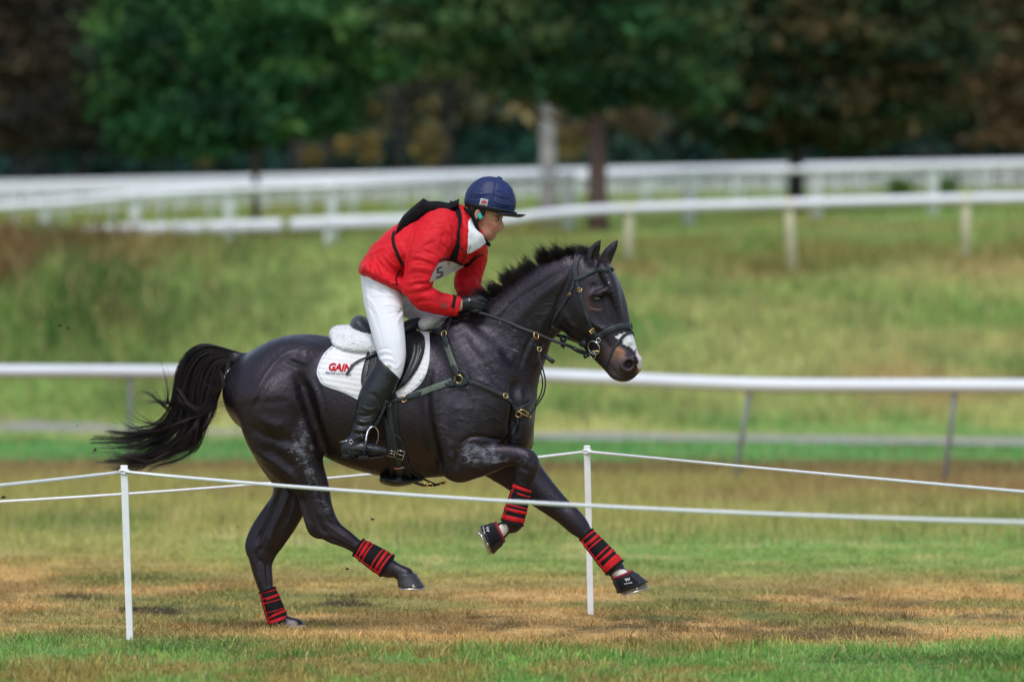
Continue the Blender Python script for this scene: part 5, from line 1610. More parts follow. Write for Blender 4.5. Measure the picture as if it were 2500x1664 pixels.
# ------------------------------------------------------------------ SADDLE CLOTH
YN = -0.27
def quilt(V):
    x, y = proj(V)
    u = x * 0.985 + y * 0.17; v = y * 0.985 - x * 0.17
    s = 13.0
    g = np.minimum(np.abs((u / s) % 1 - 0.5), np.abs((v / s) % 1 - 0.5))      # distance to a seam
    du = 0.5 - np.abs((u / s) % 1 - 0.5); dv = 0.5 - np.abs((v / s) % 1 - 0.5)
    m = np.minimum(np.where(x < 930, 9, du), dv)
    return -0.0035 * np.exp(-(m / 0.13) ** 2)
cloth_root = empty('saddle_cloth', (P(900, 900).x, 0, P(900, 900).z))
tag(cloth_root, 'white quilted saddle cloth with a red and blue print, under the black saddle', 'saddle cloth')
g = shell(HF, [(812, 846), (830, 812), (880, 800), (960, 795), (1030, 780), (1047, 800), (1048, 862), (1042, 904), (1022, 939), (985, 966), (950, 980), (925, 992), (893, 984), (843, 958), (793, 940), (779, 922), (775, 903), (790, 868)], 0.013, -0.002, 0.010, Yref=YN)
cloth_o, CB = field_mesh(g, 'quilted_panel', mat('quilt_white', (0.76, 0.76, 0.80), 0.85, spec=0.15, nscale=11, c2=(0.68, 0.66, 0.66), bump=0.2, bscale=200, dist=0.001), cloth_root, it=1, disp=quilt)
mb = MB()
for pts in ([(812, 846), (790, 868), (776, 903), (780, 924), (794, 940), (843, 958), (893, 984)], [(940, 984), (985, 966), (1022, 939), (1041, 904), (1047, 862), (1046, 815)]):
    p, n = fit_path(pts, [CB, HBVH], 0.002, 8); mb.tube(p, 0.005, 8)
mb.build('piping', M['shirt'], cloth_root)
print_text('lettering', 'GAIN', (828.5, 897), 17.5, 0.07, [CB], 0.003, M['print_red'], cloth_root, shear=0.25, bold=0.045, sx=0.92)
print_text('small_lettering', 'EQUINE NUTRITION', (826, 912), 5.2, 0.10, [CB], 0.003, M['print_navy'], cloth_root, shear=0.1, bold=0.02, sx=0.92)

# ------------------------------------------------------------------ FLEECE PAD
g = shell(HF, [(806, 836), (808, 815), (826, 802), (860, 798), (960, 800), (960, 868), (900, 857), (857, 855), (820, 846)], 0.036, 0.004, 0.03, Yref=YN)
g.chain([W(826, 816, 21, 0, 3.0), W(855, 818, 24, 0, 3.4), W(905, 828, 22, 0, 3.8)], 0.03, 5)
g.chain([W(840, 838, 17, 0, 4.2), W(880, 842, 17, 0, 5.0), W(915, 846, 17, 0, 5.2)], 0.04, 5)
rngf = np.random.default_rng(4)
fl_root = empty('fleece_pad', (P(860, 830).x, 0, P(860, 830).z))
tag(fl_root, 'fluffy white fleece half pad sticking out behind the saddle', 'saddle pad')
fl_o, FB_ = field_mesh(g, 'rear_fleece', M['fleece'], fl_root, it=1, disp=lambda V: 0.003 * (fbm(V[:, 0] * 70, V[:, 2] * 70 + V[:, 1] * 50, 2, 3) - 0.5) * 2)
g = Field((P(1000, 840).x, -0.5, P(1000, 840).z), (P(1110, 740).x, 0.4, P(1110, 740).z), 0.005)
for s in (-1, 1):
    g.chain([W(1036, 791, 15, .085 * s, 1.6), W(1052, 783, 16, .08 * s, 1.6), W(1066, 783, 8, .06 * s, 1.5)], 0.02, 5)
field_mesh(g, 'front_fleece', M['fleece_grey'], fl_root, it=1, bvh=False, disp=lambda V: 0.003 * (fbm(V[:, 0] * 80, V[:, 2] * 80 + V[:, 1] * 50, 2, 3) - 0.5) * 2)
# wool fibres on the pad edge
ps = []; V_ = np.array([v.co for v in fl_o.data.vertices]); N__ = np.array([v.normal for v in fl_o.data.vertices])
sel = rngf.choice(len(V_), 9000)
t_ = np.linspace(0, 1, 5)
ps = V_[sel][:, None, :] + (N__[sel] + rngf.normal(size=(9000, 3)) * 0.5)[:, None, :] * (t_[None, :, None] * 0.0030 * (0.5 + rngf.random((9000, 1, 1))))
strands('wool', ps, np.full(9000, 0.0008), M['fleece'], fl_root)

# ------------------------------------------------------------------ SADDLE
sad = empty('saddle', (P(950, 830).x, 0, P(950, 830).z))
tag(sad, 'black leather jumping saddle with girth and stirrups on the white saddle cloth', 'saddle')
g = Field((P(820, 960).x, -0.55, P(820, 990).z), (P(1075, 740).x, 0.45, P(1075, 740).z), 0.005)
g.chain([W(878, 793, 24, 0, 3.0), W(893, 806, 22, 0, 3.2), W(925, 822, 19, 0, 3.2), W(965, 815, 18, 0, 2.6), W(1000, 797, 17, 0, 1.9), W(1020, 786, 12, 0, 1.6)], 0.02, 5)
g.chain([W(868, 812, 13, 0, 4.4), W(892, 822, 13, 0, 5.4), W(915, 830, 14, 0, 6.0)], 0.008, 5)
field_mesh(g, 'seat', M['leather_seat'], sad, [([(853, 800), (870, 815), (905, 824)], 2.5, -0.004), ([(858, 806), (880, 820), (905, 829)], 2, 0.003)], it=1, bvh=False)
g = shell(HF, [(902, 826), (935, 820), (985, 818), (1008, 806), (1028, 812), (1037, 830), (1035, 862), (1021, 897), (1000, 927), (974, 950), (948, 968), (905, 966), (884, 945), (882, 912), (892, 872)], 0.030, 0.011, 0.010, Yref=YN)
flap_o, SB = field_mesh(g, 'flap', M['leather_sheen'], sad, [([(1006, 820), (1012, 850), (1004, 885), (985, 925), (968, 948)], 8, 0.012), ([(1024, 822), (1027, 855), (1015, 890), (996, 925), (972, 950)], 3, 0.006), ([(990, 830), (992, 870), (982, 905)], 4, -0.005)], it=1)
g = shell(HF, [(905, 868), (898, 890), (893, 930), (889, 955), (900, 965), (925, 960), (925, 880)], 0.036, 0.026, 0.006, Yref=YN)
field_mesh(g, 'sweat_flap', M['leather'], sad, it=1, bvh=False)
# girth under the chest, belly guard
g = shell(HF, [(935, 960), (968, 960), (975, 1040), (986, 1100), (1000, 1150), (1012, 1215), (955, 1215), (950, 1150), (942, 1080)], 0.020, -0.002, 0.008, Yref=YN)
girth_o, GB = field_mesh(g, 'girth', M['leather'], sad, it=1)
g = Field((P(905, 1215).x, -0.5, P(905, 1215).z), (P(1075, 1120).x, 0.45, P(1075, 1120).z), 0.006)
g.chain([W(938, 1168, 13, 0, 4.6), W(960, 1172, 15, 0, 5.0), W(985, 1173, 13, 0, 5.4), W(1008, 1171, 9, 0, 5.4), W(1030, 1168, 6, 0, 5.0)], 0.02, 4)
guard_o, GB2 = field_mesh(g, 'belly_guard', M['leather_sheen'], sad, it=1)
all_b = [HBVH, CB, FB_, SB, GB, GB2]
mb = MB()
strap(mb, [(946, 975), (953, 1030), (960, 1075), (966, 1100), (973, 1125), (976, 1150), (974, 1172)], 0.030, 0.004, all_b, 0.004)
strap(mb, [(935, 1010), (948, 1060), (952, 1090), (960, 1112)], 0.026, 0.004, all_b, 0.004)
strap(mb, [(960, 1058), (980, 1075), (988, 1110), (1005, 1150), (1040, 1172), (1062, 1182)], 0.012, 0.003, all_b, 0.003)
mb.build('girth_strap', M['strap'], sad)
mb = MB()
buckle(mb, 956, 1104, 16, 16, 0.2, all_b, 0.012, 0.0028); buckle(mb, 978, 1107, 17, 24, 0.3, all_b, 0.012, 0.0028)
mb.build('girth_buckle', M['steel'], sad)
mb = MB()
strap(mb, [(963, 1139), (975, 1139), (987, 1136)], 0.010, 0.003, all_b, 0.012)
mb.build('keeper', mat('keeper_striped', (0.10, 0.30, 0.22), 0.6, nscale=60, c2=(0.5, 0.1, 0.1)), sad)
mb = MB(); mb.ribbon([P(x, y, yy) for x, y, yy in ((1012, 1176, -.17), (1035, 1184, -.15), (1060, 1183, -.13), (1088, 1176, -.12))], [Vector((0, -.6, -1))] * 4, .022, .006); mb.build('girth_strap', M['leather'], sad)
for x, y in ((1036, 1183), (1050, 1184), (1080, 1178)):
    mb = MB(); mb.torus(P(x, y, -.155), px(5), .0026, axis=(0.1, 1, 0.3), sx=1.2); mb.build('girth_ring', M['brass'], sad)

# ------------------------------------------------------------------ BREASTPLATE
bp_ = empty('breastplate', (P(1121, 924).x, -0.3, P(1121, 924).z))
tag(bp_, 'breastplate of black and green straps with brass rings across the shoulder', 'breastplate')
mb = MB()
strap(mb, [(1012, 803), (1040, 808), (1058, 812), (1086, 815)], 0.020, 0.004, all_b, 0.006)
strap(mb, [(1089, 812), (1096, 796), (1106, 775), (1112, 762)], 0.014, 0.004, all_b, 0.005)
mb.build('upper_strap', M['strap'], bp_)
mb = MB()
strap(mb, [(1088, 834), (1098, 862), (1108, 890), (1114, 908)], 0.036, 0.005, all_b, 0.004)
mb.build('shoulder_strap', M['strap_green'], bp_)
mb = MB()
strap(mb, [(1105, 930), (1075, 941), (1040, 954), (1000, 967)], 0.034, 0.005, all_b, 0.004)
mb.build('side_strap', M['strap_green'], bp_)
for pts_, w_, t_, o_, tp in [
    ([(1086, 820), (1090, 834), (1094, 848)], .036, .005, .009, [(0, .75), (.5, 1), (.8, .8), (1, .2)]),
    ([(1108, 890), (1112, 903), (1118, 920)], .036, .005, .009, [(0, .3), (.3, 1), (1, .5)]),
    ([(1116, 928), (1103, 936), (1086, 938)], .038, .005, .009, [(0, .4), (.5, 1), (1, .25)]),
    ([(1026, 958), (1010, 965), (992, 972)], .036, .005, .009, [(0, .3), (.3, 1), (1, .5)]),
    ([(1126, 905), (1136, 912), (1142, 927), (1130, 938), (1112, 940)], .030, .005, .007, [(0, .4), (.3, .8), (.7, .8), (1, .3)])]:
    mb = MB(); strap(mb, pts_, w_, t_, all_b, o_, taper=tp); mb.build('leather_tab', M['strap'], bp_)
for pts_, w_, t_, o_ in [
    ([(1128, 926), (1160, 936), (1195, 950), (1232, 966)], .022, .004, .005), ([(1228, 964), (1240, 975), (1254, 992), (1266, 1008)], .024, .005, .006),
    ([(1258, 1012), (1264, 1030), (1256, 1045), (1250, 1062)], .020, .004, .004), ([(1262, 1000), (1285, 988), (1298, 975)], .018, .004, .004),
    ([(990, 973), (965, 977), (946, 985)], .020, .005, .008)]:
    mb = MB(); strap(mb, pts_, w_, t_, all_b, o_); mb.build('breast_strap', M['strap'], bp_)
def ring(mb, x, y, R, r, off=0.010, bvs=None, tilt=0.0, a0=0.0, a1=2 * math.pi):
    h = mcast(x, y, bvs or all_b)
    c = h[0] + h[1] * off
    mb.torus(c, px(R), r, axis=h[1], n=24, m=8, rot=tilt, a0=a0, a1=a1)
for q in [(1048, 811, 6.5, .0026), (1086, 815, 7, .0026), (1121, 924, 10, .0034), (986, 974, 7, .0028), (949, 984, 6, .0026), (1232, 966, 6, .0024), (1267, 1010, 7, .0028)]:
    mb = MB(); ring(mb, *q); mb.build('brass_ring', M['brass'], bp_)
mb = MB()
p, n = fit_path([(1268, 1003), (1273, 999), (1281, 1006), (1290, 1018), (1284, 1016), (1274, 1009), (1268, 1003)], all_b, 0.016, 5)
mb.tube(p, 0.0035, 8)
mb.build('snap_hook', M['brass'], bp_)
# running martingale: loop hanging before the chest
mb = MB()
ym = yc(1300) - 0.12
p3 = [hpt(x, y, d) for x, y, d in ((1290, 1016, -.15), (1305, 995, -.15), (1325, 965, -.16), (1331, 935, -.16), (1326, 905, -.155), (1318, 878, -.15), (1313, 855, -.145), (1305, 838, -.15))]
pp = [Vector(q) for q in catmull([tuple(q) for q in p3], 6)]
mb.ribbon(pp, [Vector((0.8, -0.5, 0))] * len(pp), 0.012, 0.004)
p3 = [hpt(x, y, d) for x, y, d in ((1305, 990, -.06), (1320, 960, -.05), (1324, 930, -.05), (1318, 900, -.05), (1316, 890, -.05))]
pp = [Vector(q) for q in catmull([tuple(q) for q in p3], 6)]
mb.ribbon(pp, [Vector((0.8, -0.5, 0))] * len(pp), 0.011, 0.004)
mb.tube([hpt(1328, 867, -.10), hpt(1340, 875, -.12), hpt(1351, 883, -.13)], [0.010, 0.012, 0.013], 10)
mb.build('martingale_strap', M['strap'], bp_)
mb = MB()
mb.torus(hpt(1309, 818, -.17), px(9), 0.003, axis=(0.8, -0.6, 0.2), sx=1.0)
mb.build('martingale_ring', M['brass'], bp_)
mb = MB()
mb.torus(hpt(1317, 852, -.15), px(5), 0.0022, axis=(0.3, -0.9, 0.2))
mb.build('martingale_ring', M['brass'], bp_)

# ------------------------------------------------------------------ BRIDLE
br = empty('bridle', (P(1450, 760).x, yc(1450), P(1450, 760).z))
tag(br, 'black leather bridle with brass buckles and loose ring bit on the horse head', 'bridle')
hb = [HBVH]
def z2(u, v): return (1150 + u / 3.919, 560 + v / 3.919)
def hpts(l): return [z2(*q) for q in l]
mb = MB(); strap(mb, hpts([(1040, 250), (1010, 300), (998, 380), (1002, 460), (1020, 540), (1045, 620), (1080, 740), (1115, 840), (1150, 940)]), 0.022, 0.004, hb, 0.002); mb.build('cheekpiece', M['strap'], br)
mb = MB(); strap(mb, hpts([(1012, 260), (990, 340), (985, 440), (975, 540), (940, 620), (880, 720), (820, 810), (778, 880), (780, 930), (830, 960)]), 0.016, 0.004, hb, 0.003); mb.build('throat_lash', M['strap'], br)
mb = MB(); strap(mb, hpts([(1150, 940), (1180, 990), (1215, 1040)]), 0.015, 0.004, hb, 0.003); mb.build('bit_strap', M['strap'], br)
mb = MB(); strap(mb, hpts([(985, 480), (1060, 455), (1130, 415), (1200, 390), (1270, 382), (1318, 390)]), 0.026, 0.006, hb, 0.004); mb.build('browband', M['strap'], br)
mb = MB(); strap(mb, hpts([(1218, 1025), (1270, 990), (1340, 955), (1420, 930), (1490, 925), (1512, 935)]), 0.034, 0.007, hb, 0.004); mb.build('noseband', M['strap'], br)
mb = MB(); strap(mb, hpts([(1525, 985), (1470, 1010), (1415, 1070), (1370, 1130), (1335, 1200), (1305, 1265), (1290, 1300)]), 0.015, 0.004, hb, 0.003); mb.build('flash_strap', M['strap'], br)
mb = MB(); strap(mb, hpts([(1495, 930), (1530, 975), (1550, 1010)]), 0.014, 0.005, hb, 0.004); mb.build('flash_loop', M['strap'], br)
# far side of the bridle, wrapped round behind the head
def wrap(mb, a, b, w, t, dyf):
    """strap running over the far side from a to b"""
    pa = mcast(a[0], a[1], hb); pb = mcast(b[0], b[1], hb)
    if pa is None or pb is None: return
    pts = []; nn = []
    c = (pa[0] + pb[0]) / 2 + Vector((0, dyf, 0))
    ax = (pb[0] - pa[0]).normalized()
    for i in range(22):
        th = math.pi * i / 21
        d = (-ax * math.cos(th) + Vector((0, 1, 0)) * math.sin(th)).normalized()
        h = HBVH.ray_cast(c + d * 0.30, -d, 0.30)
        if h[0] is None: continue
        pts.append(h[0] + h[1] * 0.003); nn.append(h[1])
    if len(pts) > 3: mb.ribbon(pts, nn, w, t)
mb = MB(); wrap(mb, z2(1218, 1040), z2(1505, 935), 0.030, 0.006, 0.05); mb.build('noseband', M['strap'], br)
mb = MB(); wrap(mb, z2(985, 480), z2(1310, 392), 0.024, 0.005, 0.05); mb.build('browband', M['strap'], br)
mb = MB()
for u, v, w_, h_, an in ((1040, 580, 14, 10, 0.25), (942, 618, 10, 10, -1.0), (1163, 968, 12, 12, 1.1)):
    x, y = z2(u, v); buckle(mb, x, y, w_ * .75, h_ * .9, an, hb, 0.009, 0.0020)
mb.build('buckle', M['brass'], br)
mb = MB(); ring(mb, 1452.9, 847, 17, 0.0032, 0.012, hb); ring(mb, 1451, 863.5, 9, 0.0028, 0.016, hb); ring(mb, 1462, 830, 5, 0.0022, 0.014, hb)
mb.build('bit_ring', M['steel'], br)
mb = MB(); h = mcast(1452, 856, hb); mb.tube([h[0] + Vector((-0.01, -0.016, 0)), P(1470, 858, h[0].y - 0.012), P(1478, 861, h[0].y + 0.02)], [0.004, 0.006, 0.006], 8); mb.build('mouthpiece', M['brass'], br)
mb = MB()
p, n = fit_path(hpts([(1000, 250), (985, 330), (985, 430)]), hb, 0.004); mb.ribbon(p, n, 0.012, 0.004); mb.build('headpiece', M['strap'], br)
# reins
yb = mcast(1440, 866, hb); yb = yb[0].y - 0.012 if yb else -0.25
yg = -0.235
rein = [(1166, 762, yg), (1200, 772, -0.235), (1240, 787, -0.245), (1275, 802, -0.262), (1309, 814, -0.275), (1345, 829, -0.28), (1385, 843, -0.28), (1420, 857, yb + .01), (1443, 864, yb)]
pp = [P(x, y, yy) for x, y, yy in catmull(rein, 6)]
hh2 = []
for q in pp:   # keep the rein outside the neck
    x, y = proj(np.array([tuple(q)])); h = mcast(float(x[0]), float(y[0]), hb)
    hh2.append(P(float(x[0]), float(y[0]), min(q.y, h[0].y - 0.006)) if h is not None else q)
mb = MB(); mb.ribbon(hh2, [Vector((0, -1, 0.25))] * len(hh2), 0.017, 0.005); mb.build('rein', M['leather'], br)
mb = MB()
pp = [P(x, y, yy) for x, y, yy in ((1396, 848, -.29), (1412, 856, -.29), (1440, 867, yb - .004))]
mb.tube(pp, [0.008, 0.012, 0.009], 8); mb.tube([P(1425, 872, -.29), P(1436, 866, -.29)], 0.010, 8)
mb.build('rein_stop', M['leather'], br)
fr = [(1180, 765, 0.03), (1240, 790, 0.07), (1310, 806, 0.06), (1360, 818, 0.0), (1385, 824, -0.02), (1430, 842, -0.06), (1450, 850, -0.10)]
pp = [P(x, y, yy) for x, y, yy in catmull(fr, 6)]
mb = MB(); mb.ribbon(pp, [Vector((0, -1, 0.3))] * len(pp), 0.018, 0.005)
mb.tube([P(1368, 822, -.03), P(1374, 838, -.06), P(1377, 850, -.07)], [0.008, 0.010, 0.005], 8); mb.tube([P(1388, 820, -.03), P(1378, 832, -.05), P(1370, 846, -.06)], [0.005, 0.008, 0.005], 8)
mb.build('rein', M['strap'], br)

# ------------------------------------------------------------------ LEG BOOTS
def leg_boot(label, a, b, ra, rb, dy, bands, cup=None, fwd=None, open_=0.0):
    """a,b px ends of the boot axis; bands: (t, width, which colour)"""
    root = empty('brushing_boot', hpt((a[0] + b[0]) / 2, (a[1] + b[1]) / 2, dy))
    tag(root, label, 'leg boot', 'red and black brushing boots on the horse legs')
    A = hpt(a[0], a[1], dy); B = hpt(b[0], b[1], dy)
    ax = (B - A).normalized()
    u = Vector((0, -1, 0)); w = ax.cross(u).normalized(); u = w.cross(ax).normalized()
    def sect(t):
        bulge = 1 + 0.10 * math.sin(math.pi * t) - 0.05
        return A.lerp(B, t), (ra + (rb - ra) * t ** 1.3) * bulge
    def tubeband(t0, t1, grow, n=7, wav=0.0, ph=0.0, a0=0.0, a1=2 * math.pi):
        mb = MB(); V = []; Fs = []; N = 26
        for i in range(n):
            t = t0 + (t1 - t0) * i / (n - 1)
            c, r_ = sect(t)
            edge = 0.0 if 0 < i < n - 1 else -grow * 0.8
            for j in range(N):
                th = a0 + (a1 - a0) * j / (N if a1 - a0 > 6.2 else N - 1)
                rr_ = px(r_) + grow * 0.55 + edge
                ov = ax * (wav * math.sin(th + ph))
                V.append(c + ov + (u * math.cos(th) * 0.92 + w * math.sin(th)) * rr_)
        full = a1 - a0 > 6.2
        for i in range(n - 1):
            for j in range(N if full else N - 1):
                Fs.append((i * N + j, i * N + (j + 1) % N, (i + 1) * N + (j + 1) % N, (i + 1) * N + j))
        mb.add(V, Fs, True)
        return mb
    m0 = tubeband(0, 1, 0.0, 12)
    N = 26
    m0.f.append(tuple(reversed(range(N)))); m0.s.append(False); m0.f.append(tuple(range(11 * N, 12 * N))); m0.s.append(False)
    m0.build('shell', M['neoprene'], root)
    for (t, wd, gr) in bands:
        rb_ = random.Random(int(t * 977 + a[0])); m_ = tubeband(t - wd / 2 * rb_.uniform(.85, 1.1), t + wd / 2 * rb_.uniform(.85, 1.1), gr, 5, rb_.uniform(.002, .006), rb_.uniform(0, 6.28))
        m_.build('strap', M['boot_red'], root)
    for t in (0.25, 0.72):
        m_ = tubeband(t - .045, t + .045, .0075, 4, 0.002, 0.0, a0=0.35, a1=1.25)
        m_.build('strap_end', M['neoprene'], root)
    # piping along the closure
    mb = MB()
    pts = []
    for i in range(9):
        c, r_ = sect(0.05 + 0.9 * i / 8); pts.append(c + (u * math.cos(0.9) + w * math.sin(0.9) * 1.0) * (px(r_) * 1.0 + 0.002))
    mb.tube(pts, 0.0028, 6)
    mb.build('closure_piping', M['boot_red'], root)
    mb = MB()
    for t in (0.02, 0.98):
        c, r_ = sect(t)
        mb.torus(c, px(r_) * 0.99, 0.006, axis=tuple(ax), n=26, m=8)
    mb.build('edge_binding', M['black_cloth'], root)
    return root
leg_boot('red and black boot on the planted hind leg, its lower edge in the tan grass', (652, 1438), (681, 1520), 22, 27, .125, [(.06, .05, .004), (.24, .10, .006), (.36, .035, .003), (.63, .035, .003), (.76, .09, .006), (.92, .15, .005)])
leg_boot('red and black boot on the raised hind leg nearest the lens', (874, 1335), (946, 1381), 25, 32, -.133, [(.08, .07, .003), (.22, .11, .006), (.34, .05, .003), (.66, .05, .003), (.77, .11, .006), (.93, .12, .004)])
leg_boot('red and black boot on the folded foreleg under the chest', (1277, 1180), (1250, 1277), 23, 29, -.176, [(.03, .05, .003), (.13, .09, .006), (.25, .05, .004), (.58, .04, .003), (.68, .10, .006), (.88, .16, .005)])
leg_boot('red and black boot on the outstretched foreleg before the white stake', (1430, 1303), (1502, 1386), 21.5, 28, .13, [(.06, .06, .004), (.19, .09, .006), (.30, .05, .004), (.55, .05, .004), (.66, .09, .006), (.88, .20, .005)])

def bell_boot(label, c0, c1, r0, r1, dy, txt_c, txt_ang, fwd):
    a = hpt(c0[0], c0[1], dy); b = hpt(c1[0], c1[1], dy)
    root = empty('bell_boot', a)
    tag(root, label, 'bell boot', 'black bell boots over the front hooves')
    f = Vector((fwd[0], 0, -fwd[1])).normalized(); s = Vector((0, 1, 0))
    N = 28; V = []; Fs = []
    rows = [(0, .84), (.03, .98), (.25, 1.05), (.5, 1.0), (.8, 1.0), (1.0, 1.02), (1.0, .94), (.6, .88)]
    for t, k in rows:
        r_ = (r0 + (r1 - r0) * min(1, t) ** 0.9) * k
        c = a.lerp(b, t)
        for j in range(N):
            th = 2 * math.pi * j / N
            V.append(c + f * (px(r_) * math.cos(th) * (1.10 if math.cos(th) > 0 else 1.0)) + s * (px(r_) * math.sin(th)))
    for i in range(len(rows) - 1):
        for j in range(N):
            Fs.append((i * N + j, i * N + (j + 1) % N, (i + 1) * N + (j + 1) % N, (i + 1) * N + j))
    mb = MB(); mb.add(V, Fs, True)
    so = mb.build('shell', M['rubber'], root)
    bv = BVHTree.FromPolygons([tuple(v) for v in mb.v], mb.f)
    # closing flap, a raised panel
    ax = (b - a); V = []; Fs = []
    for i in range(6):
        t = 0.10 + 0.72 * i / 5
        r_ = (r0 + (r1 - r0) * t) * 1.07
        c = a.lerp(b, t)
        for j in range(9):
            th = -math.pi / 2 + (-0.75 + 1.3 * j / 8)
            edge = 0.004 if 0 < i < 5 and 0 < j < 8 else 0.0
            V.append(c + f * ((px(r_) + edge) * math.cos(th) * (1.10 if math.cos(th) > 0 else 1.0)) + s * ((px(r_) + edge) * math.sin(th)))
    for i in range(5):
        for j in range(8):
            Fs.append((i * 9 + j, i * 9 + j + 1, (i + 1) * 9 + j + 1, (i + 1) * 9 + j))
    m2 = MB(); m2.add(V, Fs, True); m2.build('closing_flap', M['neoprene'], root)
    bv2 = BVHTree.FromPolygons([tuple(v) for v in m2.v], m2.f)
    m3 = MB(); ring_pts = [a.lerp(b, -0.04) + f * (px(r0) * .95 * math.cos(th)) + s * (px(r0) * .95 * math.sin(th)) for th in [2 * math.pi * j / 24 for j in range(24)]]
    m3.tube(ring_pts + [ring_pts[0]], 0.008, 8, cap=False); m3.build('collar', mat('collar_red', (0.20, 0.012, 0.022), 0.8), root)
    print_text('emblem', 'W', txt_c, 7, txt_ang, [bv, bv2], 0.003, M['print_white'], root, bold=0.03, sx=1.25)
    ca, sa = math.cos(txt_ang), math.sin(txt_ang)
    print_text('small_lettering', 'WOOF WEAR', (txt_c[0] - sa * 9, txt_c[1] + ca * 9), 2.8, txt_ang, [bv, bv2], 0.003, M['print_white'], root, bold=0.03, sx=0.8)
    return root
bell_boot('black bell boot on the outstretched front hoof, white emblem on its side', (1520, 1404), (1543, 1434), 27, 38, .13, (1532, 1414), -0.2, (0.93, -0.36))
bell_boot('black bell boot on the folded front hoof, dark red collar', (1219, 1298), (1188, 1316), 26, 36, -.172, (1190, 1291), 1.35, (0.42, 0.90))

# ------------------------------------------------------------------ RIDER
def R(x, y, r, Y, ky=1.0):
    p = P(x, y, Y)
    return (p.x, p.y, p.z, px(r, Y), ky)
def z1(u, v): return (850 + u / 3.92, 400 + v / 3.92)
TORSO = [(922, 668, 44, -.02, 1.9), (945, 645, 56, -.03, 1.7), (985, 614, 63, -.045, 1.55), (1035, 588, 66, -.055, 1.45), (1085, 578, 64, -.07, 1.35), (1125, 570, 52, -.085, 1.25)]
CHEST = [(1060, 620, 46, -.05, 1.6), (1110, 606, 46, -.07, 1.5), (1150, 592, 38, -.08, 1.6)]
ARM_N = [(1078, 558, 50, -.20, 1.0), (1056, 590, 50, -.24, .95), (1036, 636, 46, -.27, .9), (1022, 680, 38, -.28, .9), (1019, 710, 34, -.28, .9), (1045, 730, 31, -.27, .9), (1082, 742, 27, -.26, .9), (1118, 748, 24, -.245, .9)]
ARM_F = [(1148, 592, 42, .10, 1.0), (1155, 630, 36, .15, 1.0), (1144, 672, 34, .17, 1.0), (1142, 700, 32, .16, 1.0), (1160, 718, 26, .12, .9), (1172, 730, 22, .06, .9)]
LEG_N = [(930, 690, 46, -.12, 1.1), (936, 735, 48, -.17, 1.0), (944, 790, 42, -.24, .95), (952, 835, 38, -.29, .9), (957, 872, 33, -.32, .85), (953, 903, 30, -.335, .9), (944, 925, 28, -.34, .9)]
CALF_N = [(950, 900, 30, -.335, .9), (929, 938, 35, -.345, .85), (910, 975, 34, -.35, .85), (893, 1025, 26, -.35, .9), (878, 1058, 22.5, -.35, .95)]
FOOT_N = [(870, 1076, 22, -.352, .9), (852, 1094, 21, -.355, .9), (886, 1096, 19, -.36, 1.0), (918, 1099, 15, -.365, 1.2), (938, 1101, 10, -.365, 1.3)]
LEG_F = [(945, 685, 46, .06, 1.1), (985, 722, 44, .14, 1.0), (1030, 752, 40, .21, .9), (1070, 790, 32, .25, .85), (1062, 820, 28, .26, .9)]
CALF_F = [(1062, 820, 28, .26, .9), (1040, 870, 34, .27, .85), (1015, 930, 30, .28, .85), (985, 1000, 23, .28, .9), (975, 1030, 21, .28, .9)]
FOOT_F = [(972, 1045, 19, .28, .9), (965, 1060, 18, .28, .9), (995, 1062, 16, .28, 1.0), (1028, 1066, 12, .28, 1.2)]
NECK = [(1128, 560, 30, -.09, 1.0), (1148, 545, 27, -.10, 1.0), (1168, 530, 28, -.11, 1.0)]
HANDP = [(1120, 745, 14, -.24, .9), (1136, 742, 16, -.232, .75), (1155, 743, 20, -.225, .62), (1168, 744, 19, -.222, .62)]
def hand_chains(dx=0.0, dyp=0.0, dY=0.0, s=-1):
    L = [[(x + dx, y + dyp, r, Y + dY, k) for x, y, r, Y, k in HANDP]]
    for i in range(4):
        y0 = 731 + i * 9.0 + dyp; x0 = 1171 - i * 2.5 + dx; r = 6.4 - 0.4 * abs(i - 1)
        L.append([(x0 - 10, y0 + 1, r, -.232 + dY, 1), (x0, y0, r + .6, -.236 + dY, 1), (x0 + 13 - i * 1.2, y0 + 2, r, -.222 + dY, 1), (x0 + 14 - i * 1.2, y0 + 4, r - .6, -.205 + dY, 1), (x0 + 4, y0 + 5, r - 1, -.195 + dY, 1)])
    L.append([(1140 + dx, 733 + dyp, 7, -.22 + dY, 1), (1156 + dx, 727 + dyp, 7, -.205 + dY, 1), (1172 + dx, 727 + dyp, 6, -.20 + dY, 1), (1182 + dx, 731 + dyp, 5, -.20 + dY, 1)])
    return L
rider = empty('person', (P(935, 690).x, -0.02, P(935, 690).z))
tag(rider, 'person in red jacket, white breeches and navy helmet cover crouching over the galloping horse', 'person')

# body: one continuous figure (head and wrist show, the rest is dressed)
BF = Field((P(815, 690).x, -0.50, P(900, 1135).z), (P(1245, 700).x, 0.45, P(1000, 425).z), 0.0045)
def bc(rows, k=0.02, dr=0.0, sub=4, op='u', F_=None):
    (F_ or BF).chain([R(x, y, max(r + dr, 0.5), Y, ky) for x, y, r, Y, ky in rows], k, sub, op)
for rows in (TORSO, CHEST): bc(rows, 0.03, -9)
for rows in (ARM_N, ARM_F): bc(rows, 0.03, -12)
bc([(1100, 745, 13, -.25, .9), (1122, 745, 12.5, -.242, .9), (1136, 743, 13, -.235, .9)], 0.01)
for rows in (LEG_N, LEG_F, CALF_N, CALF_F): bc(rows, 0.03, -5)
for rows in (FOOT_N, FOOT_F): bc(rows, 0.015, -4)
bc(NECK, 0.02)
for c_ in hand_chains(): bc(c_, 0.004, -1.8)
for c_ in hand_chains(18, -6, .27): bc(c_, 0.004, -1.8)
